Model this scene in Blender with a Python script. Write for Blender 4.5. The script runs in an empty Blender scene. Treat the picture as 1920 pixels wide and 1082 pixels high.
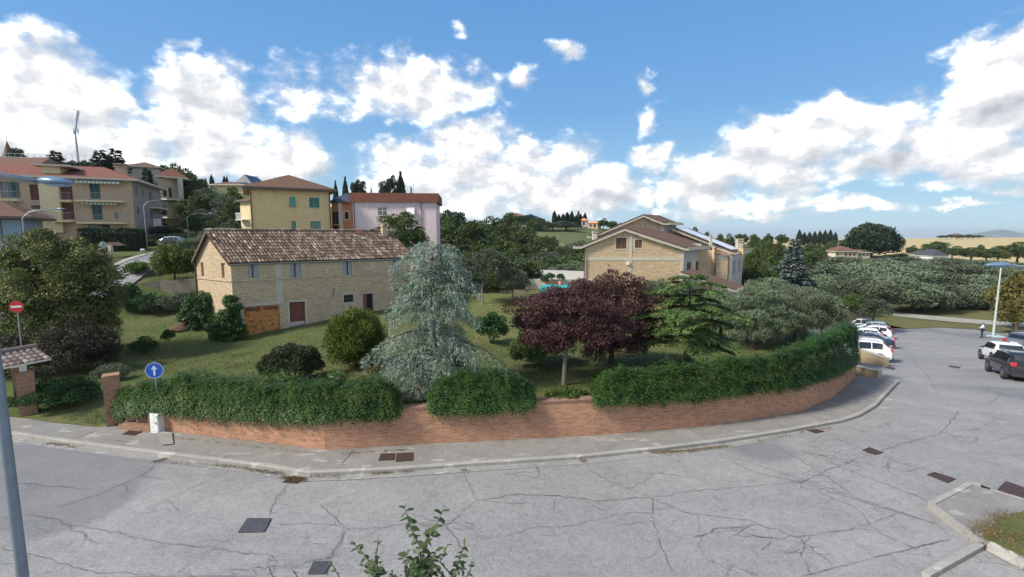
import bpy, math, random
import numpy as np
from mathutils import Vector, Matrix, geometry
SC = bpy.context.scene
COL = SC.collection
R = math.radians
rnd = random.Random(7)

# ---------------------------------------------------------------- camera, sky, sun, exposure
F = 900.0; PITCH = R(6.53); CH = 7.7
cam = bpy.data.cameras.new('camera'); camo = bpy.data.objects.new('camera', cam); COL.objects.link(camo)
camo.location = (0, 0, CH); camo.rotation_euler = (R(90) - PITCH, 0, 0)
cam.sensor_width = 36; cam.lens = 36 * F / 1920; cam.clip_start = 0.1; cam.clip_end = 60000
SC.camera = camo
SC.render.engine = 'CYCLES'
SC.view_settings.view_transform = 'Standard'; SC.view_settings.look = 'None'
SC.view_settings.exposure = 0.45; SC.view_settings.gamma = 1.0
SC.cycles.use_denoising = True
SC.cycles.max_bounces = 5; SC.cycles.diffuse_bounces = 3; SC.cycles.glossy_bounces = 2
SC.cycles.transparent_max_bounces = 6; SC.cycles.transmission_bounces = 3; SC.cycles.sample_clamp_indirect = 6
SUN_AZ = R(-112); SUN_EL = R(40)        # azimuth measured from +Y towards +X (negative = left of the view)
SUN_DIR = Vector((math.sin(SUN_AZ) * math.cos(SUN_EL), math.cos(SUN_AZ) * math.cos(SUN_EL), math.sin(SUN_EL)))
sun = bpy.data.lights.new('sun', 'SUN'); suno = bpy.data.objects.new('sun', sun); COL.objects.link(suno)
sun.energy = 4.3; sun.angle = R(10); sun.color = (1.0, 0.93, 0.82)
suno.rotation_euler = (-SUN_DIR).to_track_quat('-Z', 'Y').to_euler()

cp, sp_ = math.cos(PITCH), math.sin(PITCH)
def ray(u, v):
    X = (u - 960) / F; Y = (v - 541) / F
    return Vector((X, cp - Y * sp_, -(Y * cp + sp_)))
def D(u, v, d):                     # point at depth d behind pixel (u, v) of the 1920 px photograph
    r = ray(u, v); return Vector((r.x * d, r.y * d, CH + r.z * d))
def PZ(u, v, z):                    # where that ray meets height z
    r = ray(u, v); t = (z - CH) / r.z
    return Vector((r.x * t, r.y * t, z))

def smooth(a, b, x):
    t = np.clip((x - a) / (b - a), 0, 1); return t * t * (3 - 2 * t)
def zroad(x, y):
    y = np.asarray(y, float)
    s = 0.143 * 3.0 * np.log1p(np.exp(np.clip((y - 24.0) / 3.0, -30, 30)))
    k = 0.55
    s = 5.0 - k * np.log1p(np.exp(np.clip((5.0 - s) / k, -30, 30)))      # levels out at -5
    s0 = 5.0 - k * np.log1p(np.exp(5.0 / k))
    return -(s - s0)
def PR(u, v):                       # ray to road surface
    r = ray(u, v); d = 5.0
    for _ in range(4000):
        d *= 1.002
        if CH + r.z * d <= float(zroad(r.x * d, r.y * d)): break
    return Vector((r.x * d, r.y * d, float(zroad(r.x * d, r.y * d))))

# ---- world
def azel(u, v):
    r = ray(u, v); return math.atan2(r.x, r.y), math.atan2(r.z, math.hypot(r.x, r.y))
world = bpy.data.worlds.new('World'); SC.world = world; world.use_nodes = True
wt = world.node_tree; wt.nodes.clear()
def N(t, kind, **kw):
    n = t.nodes.new(kind)
    for k, val in kw.items(): setattr(n, k, val)
    return n
class Mx:                           # tiny math-node builder
    def __init__(s, t): s.t = t
    def m(s, op, a, b=None, c=None, clamp=False):
        n = N(s.t, 'ShaderNodeMath', operation=op, use_clamp=clamp)
        for i, q in enumerate((a, b, c)):
            if q is None: continue
            if isinstance(q, (int, float)): n.inputs[i].default_value = q
            else: s.t.links.new(q, n.inputs[i])
        return n.outputs[0]
    def v(s, op, a, b=None, out=0):
        n = N(s.t, 'ShaderNodeVectorMath', operation=op)
        for i, q in enumerate((a, b)):
            if q is None: continue
            if isinstance(q, (tuple, list)): n.inputs[i].default_value = q
            else: s.t.links.new(q, n.inputs[i])
        return n.outputs[out]
    def noise(s, vec, scale, detail=4, rough=0.5, out=0, dist=0.0):
        n = N(s.t, 'ShaderNodeTexNoise'); n.inputs['Scale'].default_value = scale
        n.inputs['Detail'].default_value = detail; n.inputs['Roughness'].default_value = rough
        n.inputs['Distortion'].default_value = dist
        if vec is not None: s.t.links.new(vec, n.inputs['Vector'])
        return n.outputs[out]
    def ramp(s, fac, stops, interp='LINEAR'):
        n = N(s.t, 'ShaderNodeValToRGB'); cr = n.color_ramp; cr.interpolation = interp
        while len(cr.elements) < len(stops): cr.elements.new(0.5)
        for e, (p, c) in zip(cr.elements, stops):
            e.position = p; e.color = (c[0], c[1], c[2], 1) if isinstance(c, (tuple, list)) else (c, c, c, 1)
        s.t.links.new(fac, n.inputs[0]); return n.outputs[0]
    def mix(s, fac, a, b, blend='MIX'):
        n = N(s.t, 'ShaderNodeMix', data_type='RGBA', blend_type=blend)
        for i, q in ((0, fac), (6, a), (7, b)):
            if isinstance(q, (int, float)): n.inputs[i].default_value = q
            elif isinstance(q, (tuple, list)): n.inputs[i].default_value = (q[0], q[1], q[2], 1)
            else: s.t.links.new(q, n.inputs[i])
        return n.outputs[2]

# cumulus field, each entry (u, v, half width, half height, weight) measured on the photograph, stored as azimuth and elevation
CLOUDS = [(20,230,190,130,1.1),(110,160,120,90,1.05),(190,210,80,70,.9),(60,60,40,45,.7),(130,60,45,22,.6),(240,278,130,55,.85),
 (390,190,95,75,1.0),(400,270,160,60,1.0),(530,300,90,60,1.0),(540,170,80,60,.62),(90,290,200,60,1.0),
 (775,160,155,60,1.0),(880,168,70,50,.75),(700,205,90,28,.7),(690,150,80,50,.72),(770,85,25,25,.6),
 (755,292,62,40,.85),(880,265,100,40,.9),(900,330,200,55,.95),(1010,300,110,45,.85),(1090,360,150,45,1.05),(830,375,160,40,.95),(650,380,70,30,.7),
 (980,145,40,26,.78),(1070,98,42,20,.78),(865,46,20,20,.66),(357,72,26,18,.66),(1210,160,20,24,.70),(1212,215,20,36,.76),(1225,292,62,34,.84),
 (1320,350,90,50,.95),(1400,305,105,52,1.05),(1490,268,115,58,1.05),(1600,215,105,52,1.0),(1560,190,50,35,.9),(1700,190,80,35,.85),
 (1480,340,110,35,.9),(1650,310,140,40,1.0),(1780,250,150,70,1.15),(1880,190,120,70,1.15),(1850,300,110,50,1.0),(1860,110,90,50,.95),(1950,60,90,60,1.0),
 (1760,350,70,18,.75),(1330,390,110,20,.75),(1500,380,110,12,.74),(1600,390,180,11,.78),(1820,385,130,9,.72),(1430,402,170,8,.68),(1900,355,60,14,.72)]
def build_sky():
    M = Mx(wt)
    geo = N(wt, 'ShaderNodeTexCoord').outputs['Generated']
    sep = N(wt, 'ShaderNodeSeparateXYZ'); wt.links.new(geo, sep.inputs[0])
    x, y, z = sep.outputs
    az = M.m('ARCTAN2', x, y); el = M.m('ARCSINE', z)
    comb = N(wt, 'ShaderNodeCombineXYZ'); wt.links.new(az, comb.inputs[0]); wt.links.new(el, comb.inputs[1])
    P0 = comb.outputs[0]
    st = M.v('MULTIPLY', P0, (1.0, 1.4, 1.0))
    w1 = M.v('SUBTRACT', M.noise(st, 7.0, 2, .55, out=1), (.5, .5, .5))
    w2 = M.v('SUBTRACT', M.noise(st, 30.0, 3, .6, out=1), (.5, .5, .5))
    q = M.v('ADD', P0, M.v('ADD', M.v('MULTIPLY', w1, (.12, .085, 0)), M.v('MULTIPLY', w2, (.034, .028, 0))))
    acc = None; low = None
    for (u, v, a, b, w) in CLOUDS:
        c = azel(u, v); e1 = azel(u + a, v); e2 = azel(u, v - b)
        ra = max(1e-3, abs(e1[0] - c[0])); rb = max(1e-3, abs(e2[1] - c[1]))
        d = M.v('MULTIPLY_ADD', q, (1 / ra, 1 / rb, 0)); wt.nodes[-1].inputs[2].default_value = (-c[0] / ra, -c[1] / rb, 0)
        ln = M.v('LENGTH', d, out=1)
        f = M.m('MULTIPLY_ADD', ln, -0.5 * w, w)
        acc = f if acc is None else M.m('SMOOTH_MAX', acc, f, 0.10)
        if w >= .85:                       # underside of the big ones: how far below its own middle
            sy = M.v('DOT_PRODUCT', d, (0.12, -1, 0), out=1)
            g = M.m('MULTIPLY', M.m('MAXIMUM', M.m('SUBTRACT', f, .45), 0.0), sy)
            low = g if low is None else M.m('ADD', low, g)
    far = M.m('MULTIPLY_ADD', M.noise(st, 2.2, 4, .55), 1.7, -0.38)
    side = M.m('MULTIPLY', M.m('SUBTRACT', M.m('ABSOLUTE', az), 0.86), 5.0, clamp=True)
    acc = M.m('MAXIMUM', acc, M.m('MULTIPLY', far, side))
    n0 = M.noise(st, 11.0, 8, .58); n1 = M.noise(M.v('ADD', st, (-.016, .034, 0)), 11.0, 5, .56)
    f0 = M.m('MULTIPLY_ADD', M.m('SUBTRACT', n0, .5), 1.05, acc)
    mr = N(wt, 'ShaderNodeMapRange', interpolation_type='SMOOTHSTEP')
    wt.links.new(f0, mr.inputs[0]); mr.inputs[1].default_value = .34; mr.inputs[2].default_value = .74
    mask = mr.outputs[0]
    lit = M.m('MULTIPLY_ADD', M.m('SUBTRACT', n0, n1), 2.9, .75)
    lit = M.m('MULTIPLY_ADD', low, -1.15, lit)
    lit = M.m('MULTIPLY_ADD', M.m('MAXIMUM', M.m('SUBTRACT', acc, .75), 0.0), -.40, lit, clamp=True)
    ccol = M.ramp(lit, [(0.0, (4.0, 4.2, 4.6)), (.32, (5.2, 5.4, 5.75)), (.62, (6.5, 6.6, 6.8)), (.82, (8.4, 8.4, 8.4)), (1.0, (15.0, 14.8, 14.4))])
    sky = N(wt, 'ShaderNodeTexSky', sky_type='NISHITA', sun_disc=False, sun_elevation=SUN_EL, sun_rotation=SUN_AZ,
            air_density=1.0, dust_density=0.2, ozone_density=2.0, altitude=150)
    grad = M.ramp(M.m('MULTIPLY', el, 1.0, clamp=True), [(0.0, (.44, .65, .79)), (.07, (.33, .57, .78)), (.24, (.165, .40, .75)), (.60, (.085, .265, .64)), (1.0, (.06, .19, .52))])
    grad = M.v('SCALE', grad); wt.nodes[-1].inputs['Scale'].default_value = 7.9
    skc = M.mix(.85, sky.outputs[0], grad)
    final = M.mix(mask, skc, ccol)
    bg = N(wt, 'ShaderNodeBackground'); bg.inputs[1].default_value = 0.10
    out = N(wt, 'ShaderNodeOutputWorld')
    wt.links.new(final, bg.inputs[0]); wt.links.new(bg.outputs[0], out.inputs[0])
    world.cycles.sampling_method = 'MANUAL'; world.cycles.sample_map_resolution = 256
build_sky()

# ---------------------------------------------------------------- materials
MATS = {}
def newmat(name):
    m = bpy.data.materials.new(name); m.use_nodes = True; t = m.node_tree; t.nodes.clear()
    o = N(t, 'ShaderNodeOutputMaterial'); b = N(t, 'ShaderNodeBsdfPrincipled'); t.links.new(b.outputs[0], o.inputs[0])
    MATS[name] = m
    return m, t, b, Mx(t)
def setc(t, sock, val):
    if isinstance(val, (tuple, list)): sock.default_value = (val[0], val[1], val[2], 1)
    elif isinstance(val, (int, float)): sock.default_value = val
    else: t.links.new(val, sock)
def bump(t, b, h, strength=.3, dist=.02):
    n = N(t, 'ShaderNodeBump'); n.inputs['Strength'].default_value = strength; n.inputs['Distance'].default_value = dist
    t.links.new(h, n.inputs['Height']); t.links.new(n.outputs[0], b.inputs['Normal'])
def objco(t): return N(t, 'ShaderNodeTexCoord').outputs['Object']
def uvco(t): return N(t, 'ShaderNodeTexCoord').outputs['UV']
def mulc(c, k): return tuple(min(1, max(0, a * k)) for a in c)
def m_plain(name, c, rough=.7, var=.12, scale=3.0, metal=0.0, bmp=0.0, spec=.5):
    m, t, b, M = newmat(name)
    n = M.noise(objco(t), scale, 5, .6)
    col = M.ramp(n, [(.3, mulc(c, 1 - var)), (.7, mulc(c, 1 + var))])
    setc(t, b.inputs['Base Color'], col); b.inputs['Roughness'].default_value = rough; b.inputs['Metallic'].default_value = metal
    b.inputs['Specular IOR Level'].default_value = spec
    if bmp: bump(t, b, M.noise(objco(t), scale * 12, 4, .6), bmp, .01)
    return m
def m_stucco(name, c, var=.08, streak=.12):
    m, t, b, M = newmat(name)
    uv = uvco(t)
    n = M.noise(uv, 1.2, 6, .6); s = M.noise(M.v('MULTIPLY', uv, (3.0, .25, 1)), 1.0, 5, .6)
    col = M.ramp(n, [(.3, mulc(c, 1 - var)), (.7, mulc(c, 1 + var * .6))])
    col = M.mix(M.m('MULTIPLY', M.ramp(s, [(.45, 0), (.75, 1)]), streak), col, mulc(c, .45))
    setc(t, b.inputs['Base Color'], col); b.inputs['Roughness'].default_value = .9; b.inputs['Specular IOR Level'].default_value = .2
    bump(t, b, M.noise(uv, 40, 4, .6), .25, .01)
    return m
def m_brick(name, c1, c2, mortar, bw=.26, bh=.065, ms=.012, stain=.35, stainc=None, wob=.0, bias=0.0, bstr=.5, patch=None):
    m, t, b, M = newmat(name)
    uv = uvco(t); uvw = uv
    if wob:
        w = M.v('SUBTRACT', M.noise(uv, 1.6, 3, .6, out=1), (.5, .5, .5))
        uvw = M.v('ADD', uv, M.v('MULTIPLY', w, (wob, wob * .8, 0)))
    n = N(t, 'ShaderNodeTexBrick'); t.links.new(uvw, n.inputs['Vector'])
    n.inputs['Scale'].default_value = 1.0; n.inputs['Brick Width'].default_value = bw; n.inputs['Row Height'].default_value = bh
    n.inputs['Mortar Size'].default_value = ms; n.inputs['Mortar Smooth'].default_value = .4; n.inputs['Bias'].default_value = bias
    setc(t, n.inputs['Color1'], c1); setc(t, n.inputs['Color2'], c2); setc(t, n.inputs['Mortar'], mortar)
    big = M.noise(uv, .55, 6, .62); st = M.noise(M.v('MULTIPLY', uv, (2.4, 12, 1)), 1.0, 5, .7)
    col = M.mix(M.m('MULTIPLY', M.ramp(st, [(.44, 0), (.66, 1)]), .55), n.outputs[0], mulc(c1, .5))
    col = M.mix(M.m('MULTIPLY', M.ramp(big, [(.45, 0), (.72, 1)]), stain), col, stainc or mulc(c1, .5))
    if patch:
        pz = M.noise(uv, .8, 5, .55); col = M.mix(M.ramp(pz, [(.60, 0), (.64, patch[3])]), col, patch[:3])
    setc(t, b.inputs['Base Color'], col); b.inputs['Roughness'].default_value = .92; b.inputs['Specular IOR Level'].default_value = .2
    h = M.m('ADD', M.m('MULTIPLY', n.outputs['Fac'], -1.0), M.m('MULTIPLY', st, .8))
    bump(t, b, h, bstr, .012)
    return m
def m_leaf(name, c, c2, trans=.25, rough=.55, pvar=.35):
    m, t, b, M = newmat(name); c = mulc(c, 1.35); c2 = mulc(c2, 1.3)
    at = N(t, 'ShaderNodeAttribute'); at.attribute_name = 'tint'
    oi = N(t, 'ShaderNodeObjectInfo')
    n = M.noise(objco(t), 1.1, 3, .6)
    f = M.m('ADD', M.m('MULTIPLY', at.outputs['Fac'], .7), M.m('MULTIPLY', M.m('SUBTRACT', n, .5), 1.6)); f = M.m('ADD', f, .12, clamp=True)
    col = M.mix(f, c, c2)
    hs = N(t, 'ShaderNodeHueSaturation'); t.links.new(col, hs.inputs['Color'])
    t.links.new(M.m('MULTIPLY_ADD', oi.outputs['Random'], pvar, 1 - pvar * .5), hs.inputs['Value'])
    t.links.new(M.m('MULTIPLY_ADD', oi.outputs['Random'], .03, .485), hs.inputs['Hue'])
    setc(t, b.inputs['Base Color'], hs.outputs[0]); b.inputs['Roughness'].default_value = rough; b.inputs['Specular IOR Level'].default_value = .25
    tr = N(t, 'ShaderNodeBsdfTranslucent'); t.links.new(hs.outputs[0], tr.inputs[0])
    mx = N(t, 'ShaderNodeMixShader'); mx.inputs[0].default_value = trans
    o = [q for q in t.nodes if q.type == 'OUTPUT_MATERIAL'][0]
    t.links.new(b.outputs[0], mx.inputs[1]); t.links.new(tr.outputs[0], mx.inputs[2]); t.links.new(mx.outputs[0], o.inputs[0])
    return m
def m_tint(name, stops, rough=.85, noise_scale=8.0, dark=.25):
    m, t, b, M = newmat(name)                      # colour chosen per face by the tint attribute (tiles, stones)
    at = N(t, 'ShaderNodeAttribute'); at.attribute_name = 'tint'
    col = M.ramp(at.outputs['Fac'], stops)
    n = M.noise(objco(t), noise_scale, 5, .65)
    col = M.mix(M.m('MULTIPLY', M.ramp(n, [(.42, 0), (.7, 1)]), dark), col, (.06, .055, .045))
    setc(t, b.inputs['Base Color'], col); b.inputs['Roughness'].default_value = rough; b.inputs['Specular IOR Level'].default_value = .2
    return m
def m_glass(name='glass', c=(.03, .035, .04)):
    m, t, b, M = newmat(name)
    setc(t, b.inputs['Base Color'], c); b.inputs['Roughness'].default_value = .06; b.inputs['Specular IOR Level'].default_value = .8
    return m
def m_paint(name, c, rough=.25, coat=.6, metal=0.0):
    m, t, b, M = newmat(name)
    n = M.noise(objco(t), 2.5, 5, .6)
    setc(t, b.inputs['Base Color'], M.ramp(n, [(.3, mulc(c, .92)), (.7, mulc(c, 1.05))])); b.inputs['Roughness'].default_value = rough
    b.inputs['Metallic'].default_value = metal; b.inputs['Coat Weight'].default_value = coat; b.inputs['Coat Roughness'].default_value = .08
    return m

# ---------------------------------------------------------------- objects and mesh helpers
def tag(o, label=None, cat=None, group=None, kind=None):
    if label: o['label'] = label
    if cat: o['category'] = cat
    if group: o['group'] = group
    if kind: o['kind'] = kind
    return o
def thing(name, label, cat, loc=(0, 0, 0), rotz=0.0, group=None):
    o = bpy.data.objects.new(name, None); COL.objects.link(o)
    o.location = loc; o.rotation_euler = (0, 0, rotz); o.empty_display_size = .2
    return tag(o, label, cat, group)
def wpos(o):                                        # world location of unrotated parents
    p = Vector((0, 0, 0))
    while o is not None: p = p + o.location; o = o.parent
    return p
def copy_tree(o, parent=None):
    c = o.copy(); COL.objects.link(c); c.parent = parent
    for ch in list(o.children): copy_tree(ch, c)
    return c
class MB:
    def __init__(s): s.v = []; s.f = []; s.m = []; s.uv = {}; s.t = {}; s.sm = set(); s.mi = 0
    def add(s, vs, fs, tint=None, smooth=False, uv=None):
        b = len(s.v); s.v.extend([tuple(q) for q in vs])
        for k, f in enumerate(fs):
            i = len(s.f); s.f.append([b + j for j in f]); s.m.append(s.mi)
            if tint is not None: s.t[i] = tint
            if smooth: s.sm.add(i)
            if uv is not None: s.uv[i] = uv[k]
        return s
    def box(s, c, size, e=(1, 0, 0), n=None, up=(0, 0, 1), **kw):
        e = Vector(e).normalized(); up = Vector(up).normalized(); n = up.cross(e) if n is None else Vector(n).normalized()
        c = Vector(c); hx, hy, hz = size[0] / 2, size[1] / 2, size[2] / 2
        vs = [c + e * (a * hx) + n * (b * hy) + up * (d * hz) for d in (-1, 1) for b in (-1, 1) for a in (-1, 1)]
        return s.add(vs, [(0, 2, 3, 1), (4, 5, 7, 6), (0, 1, 5, 4), (2, 6, 7, 3), (0, 4, 6, 2), (1, 3, 7, 5)], **kw)
    def quad(s, a, b, c, d, **kw): return s.add([a, b, c, d], [(0, 1, 2, 3)], **kw)
    def prism(s, poly, vec, **kw):                   # poly: list of 3D points, extruded by vec
        n = len(poly); vec = Vector(vec); vs = [Vector(p) for p in poly] + [Vector(p) + vec for p in poly]
        fs = [tuple(range(n))[::-1], tuple(range(n, 2 * n))] + [(i, (i + 1) % n, n + (i + 1) % n, n + i) for i in range(n)]
        return s.add(vs, fs, **kw)
    def tube(s, pts, rad, seg=8, cap=True, **kw):
        pts = [Vector(p) for p in pts]; n = len(pts)
        rad = rad if isinstance(rad, (list, tuple)) else [rad] * n
        vs = []; prev = None
        for i, p in enumerate(pts):
            t = (pts[min(i + 1, n - 1)] - pts[max(i - 1, 0)]).normalized()
            a = Vector((0, 0, 1)) if abs(t.z) < .9 else Vector((1, 0, 0))
            if prev is not None: a = prev
            x = (a - t * a.dot(t)).normalized(); prev = x; y = t.cross(x)
            for k in range(seg):
                q = 2 * math.pi * k / seg; vs.append(p + (x * math.cos(q) + y * math.sin(q)) * rad[i])
        fs = [(i * seg + k, i * seg + (k + 1) % seg, (i + 1) * seg + (k + 1) % seg, (i + 1) * seg + k) for i in range(n - 1) for k in range(seg)]
        kw.setdefault('smooth', True); s.add(vs, fs, **kw)
        if cap: s.add([vs[k] for k in range(seg)][::-1], [tuple(range(seg))], **{k: w for k, w in kw.items() if k != 'smooth'}); s.add(vs[-seg:], [tuple(range(seg))], **{k: w for k, w in kw.items() if k != 'smooth'})
        return s
    def lathe(s, prof, c=(0, 0, 0), seg=20, axis=(0, 0, 1), **kw):
        ax = Vector(axis).normalized(); a = Vector((1, 0, 0)) if abs(ax.x) < .9 else Vector((0, 1, 0))
        x = (a - ax * a.dot(ax)).normalized(); y = ax.cross(x); c = Vector(c)
        vs = [c + ax * h + (x * math.cos(2 * math.pi * k / seg) + y * math.sin(2 * math.pi * k / seg)) * r for (r, h) in prof for k in range(seg)]
        fs = [(i * seg + k, i * seg + (k + 1) % seg, (i + 1) * seg + (k + 1) % seg, (i + 1) * seg + k) for i in range(len(prof) - 1) for k in range(seg)]
        kw.setdefault('smooth', True); s.add(vs, fs, **kw)
        s.add(vs[:seg][::-1], [tuple(range(seg))]); s.add(vs[-seg:], [tuple(range(seg))])
        return s
    def build(s, name, mats, parent=None, local=False):
        if not isinstance(mats, (list, tuple)): mats = [mats]
        off = Vector((0, 0, 0)) if (local or parent is None) else wpos(parent)
        me = bpy.data.meshes.new(name)
        vs = [(q[0] - off.x, q[1] - off.y, q[2] - off.z) for q in s.v]
        me.from_pydata(vs, [], s.f)
        for m in mats: me.materials.append(m)
        me.polygons.foreach_set('material_index', s.m)
        if s.sm: me.polygons.foreach_set('use_smooth', [i in s.sm for i in range(len(s.f))])
        if s.t:
            a = me.attributes.new('tint', 'FLOAT', 'FACE'); a.data.foreach_set('value', [s.t.get(i, .5) for i in range(len(s.f))])
        ul = me.uv_layers.new(name='UVMap'); data = []
        for i, f in enumerate(s.f):
            if i in s.uv: data.extend([c for q in s.uv[i] for c in q]); continue
            P = [Vector(s.v[j]) for j in f]; n = Vector((0, 0, 0))
            for k in range(len(P)): n += P[k].cross(P[(k + 1) % len(P)])
            if n.length < 1e-12 or abs(n.normalized().z) > .985:
                for p in P: data.extend((p.x, p.y))
            else:
                n.normalize(); tt = Vector((0, 0, 1)).cross(n).normalized(); bb = n.cross(tt)
                for p in P: data.extend((p.dot(tt), p.dot(bb)))
        ul.data.foreach_set('uv', data)
        me.update(); me.validate()
        o = bpy.data.objects.new(name, me); COL.objects.link(o)
        if parent is not None: o.parent = parent
        return o

def inpoly(px, py, poly):
    px = np.asarray(px, float); py = np.asarray(py, float); ins = np.zeros(px.shape, bool); n = len(poly); j = n - 1
    for i in range(n):
        xi, yi = poly[i]; xj, yj = poly[j]
        if yi != yj:
            c = ((yi > py) != (yj > py)) & (px < (xj - xi) * (py - yi) / (yj - yi) + xi)
            ins ^= c
        j = i
    return ins
def cdt_region(poly, pts, holes=()):
    vs = [Vector((a, b)) for a, b in poly]; es = [(i, (i + 1) % len(poly)) for i in range(len(poly))]
    for h in holes:
        b = len(vs); vs += [Vector(q) for q in h]; es += [(b + i, b + (i + 1) % len(h)) for i in range(len(h))]
    vs += [Vector((a, b)) for a, b in pts]
    V, E, T, *_ = geometry.delaunay_2d_cdt(vs, es, [], 0, 1e-6)
    V = np.array([(q.x, q.y) for q in V]); T = [t for t in T if len(t) == 3]; T = np.array(T)
    c = V[T].mean(1); ok = inpoly(c[:, 0], c[:, 1], poly)
    for h in holes: ok &= ~inpoly(c[:, 0], c[:, 1], h)
    return V, T[ok]
def sheet(name, V, T, zf, mat, uvscale=1.0):
    z = zf(V[:, 0], V[:, 1]); me = bpy.data.meshes.new(name)
    A = V[T]; area = (A[:, 1, 0] - A[:, 0, 0]) * (A[:, 2, 1] - A[:, 0, 1]) - (A[:, 2, 0] - A[:, 0, 0]) * (A[:, 1, 1] - A[:, 0, 1])
    T = np.where((area < 0)[:, None], T[:, ::-1], T)
    me.from_pydata(np.c_[V, z].tolist(), [], T.tolist()); me.materials.append(mat)
    me.polygons.foreach_set('use_smooth', [True] * len(T)); me.update()
    o = bpy.data.objects.new(name, me); COL.objects.link(o); return o
# ---------------------------------------------------------------- ground: measured points
WALL_PX = [(215,801),(300,812),(437,829),(520,838),(610,849),(665,847),(780,839),(950,830),(1117,822),(1300,807),(1400,794),(1500,777),(1560,751),(1603,712)]
WB = [PR(u, v) for u, v in WALL_PX]                 # foot of the brick garden wall
WZ = [.5,.88,.95,1.02,1.18,1.36,1.44,1.46,1.48,1.48,1.48,1.46,1.42,1.30]   # its height
LOT_L = [Vector((18.7, 26.3, 0)), Vector((20.0, 31.5, 0)), Vector((31.8, 47.0, 0)), Vector((43.5, 62.5, 0))]
pe = PR(1682, 624)
LOT_L2 = [Vector((46.5, 63.4, 0)), Vector((pe.x, max(pe.y, 63.6), 0))]
LOT_FAR = [PR(1700, 617), PR(1760, 614), PR(1830, 618), PR(1920, 631), Vector((86, 58, 0)), Vector((140, 60, 0))]
LEFT = [Vector((-34, 23.2, 0)), Vector((-27, 21.2, 0)), PR(62, 784), PR(182, 803)]

CTRL = []
def cz(u, v, z): p = PZ(u, v, z); CTRL.append((p.x, p.y, z))
def cd(u, d, z): X = (u - 960) / F; CTRL.append((X * d, .99 * d, z))
CTRL.append((WB[0].x, WB[0].y, .06))
for p, h in list(zip(WB, WZ))[1:]:
    CTRL.append((p.x, p.y + .25, float(zroad(p.x, p.y)) + h * .82))
for q in ((-34, 23.5, .07), (-27, 21.6, .06), (LEFT[2].x, LEFT[2].y, .06), (LEFT[3].x, LEFT[3].y, .06), ((LEFT[2].x + LEFT[3].x) / 2, (LEFT[2].y + LEFT[3].y) / 2, .06)): CTRL.append(q)
for a in [(120,740,.1),(215,720,.25),(300,720,.5),(400,690,.6),(600,690,.95),(698,718,1.2),(1057,722,1.25),(1285,692,1.2),(1405,660,.75),
          (330,640,.1),(200,640,.3),(455,645,.1),(530,628,.4),(575,614,.62),(950,600,1.3),(950,575,1.3),
          (330,562,1.7),(230,540,2.9),(240,500,4.4),(290,462,6.0),(30,600,1.2),(30,650,.5),(110,600,1.0)]: cz(*a)
cd(700, 38, 1.1); cd(770, 42, 1.3); cd(380, 37, .9); cd(340, 46.5, 3.4); cd(400, 49, 3.6); cd(900, 48, 1.9); cd(1190, 50, 1.6); cd(1190, 42, 1.1)
cd(1330, 45, .9); cd(1450, 40, .6); cd(1330, 34, .75)
for p in LOT_L[1:]: CTRL.append((p.x - .5, p.y + .4, {0: 1.25, 1: -.35, 2: -2.1}[LOT_L[1:].index(p)]))
CTRL.append((46.6, 65.5, -3.3)); CTRL.append((pe.x, pe.y + 1.5, pe.z + .1))
for p in LOT_FAR: CTRL.append((p.x, p.y, float(zroad(p.x, p.y)) + .05))
for a in [(1750,600,-5.0),(1900,600,-5.2),(1800,575,-5.4),(1700,570,-5.2)]: cz(*a)
cd(1560, 62, -1.5); cd(1480, 62, -1.5); cd(1640, 75, -4.5); cd(1640, 100, -6.5); cd(1850, 115, -6.5); cd(1480, 90, -5); cd(1300, 90, -4); cd(2200, 90, -6); cd(2300, 300, -10)
cd(1040, 62, 1.9); cd(960, 66, 2.0); cd(860, 62, 2.4); cd(545, 60, 3.6); cd(740, 62, 3.2); cd(650, 50, 3.0)
cd(150, 66, 6.8); cd(300, 75, 7.2); cd(0, 60, 4.6); cd(-250, 60, 5); cd(-250, 35, 1.0); cd(30, 43, 2.4); cd(110, 43, 2.3)
cd(100, 120, 21); cd(-100, 120, 20); cd(300, 120, 18); cd(400, 100, 10); cd(0, 160, 27); cd(-300, 200, 30); cd(300, 200, 26); cd(440, 130, 18); cd(440, 220, 24)
cd(560, 120, 13); cd(700, 150, 13); cd(700, 300, 15); cd(560, 300, 22); cd(850, 90, 1.5); cd(880, 150, 4); cd(870, 210, 9); cd(850, 350, 10)
cd(1060, 100, -1); cd(1060, 140, 5.1 - 1); cd(1060, 180, 7.0); cd(1060, 240, 11); cd(960, 260, 11.5); cd(1200, 260, 8); cd(1060, 420, 10); cd(1200, 140, 0)
cd(1300, 180, -3); cd(1350, 500, 2.5); cd(1500, 500, 1.5); cd(1500, 200, -7); cd(1600, 180, -1.5); cd(1760, 175, -2.5); cd(1625, 210, -2); cd(1700, 300, -9)
cd(1850, 300, -12); cd(1800, 420, -9); cd(1750, 700, .6); cd(1650, 700, .6); cd(1900, 750, 1.5); cd(2200, 700, -5)
for u in (0, 400, 800, 1200, 1600, 2000): cd(u, 2600, -70 if u > 700 else -20)
for u in (0, 400): cd(u, 700, 25)
cd(800, 800, -10); cd(1200, 1000, -15)
C = np.array(CTRL)
def lp(x, y):
    r = np.hypot(x, y); return np.arctan2(x, y) * 1.0, np.log(np.maximum(r, 6.0))
def phi(r2): return np.where(r2 > 1e-12, .5 * r2 * np.log(np.maximum(r2, 1e-12)), 0)
ct, cl = lp(C[:, 0], C[:, 1]); NC = len(C)
K = phi((ct[:, None] - ct) ** 2 + (cl[:, None] - cl) ** 2) + np.eye(NC) * 2e-5
PM = np.c_[np.ones(NC), ct, cl]
WT = np.linalg.solve(np.block([[K, PM], [PM.T, np.zeros((3, 3))]]), np.r_[C[:, 2], 0, 0, 0])
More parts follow.
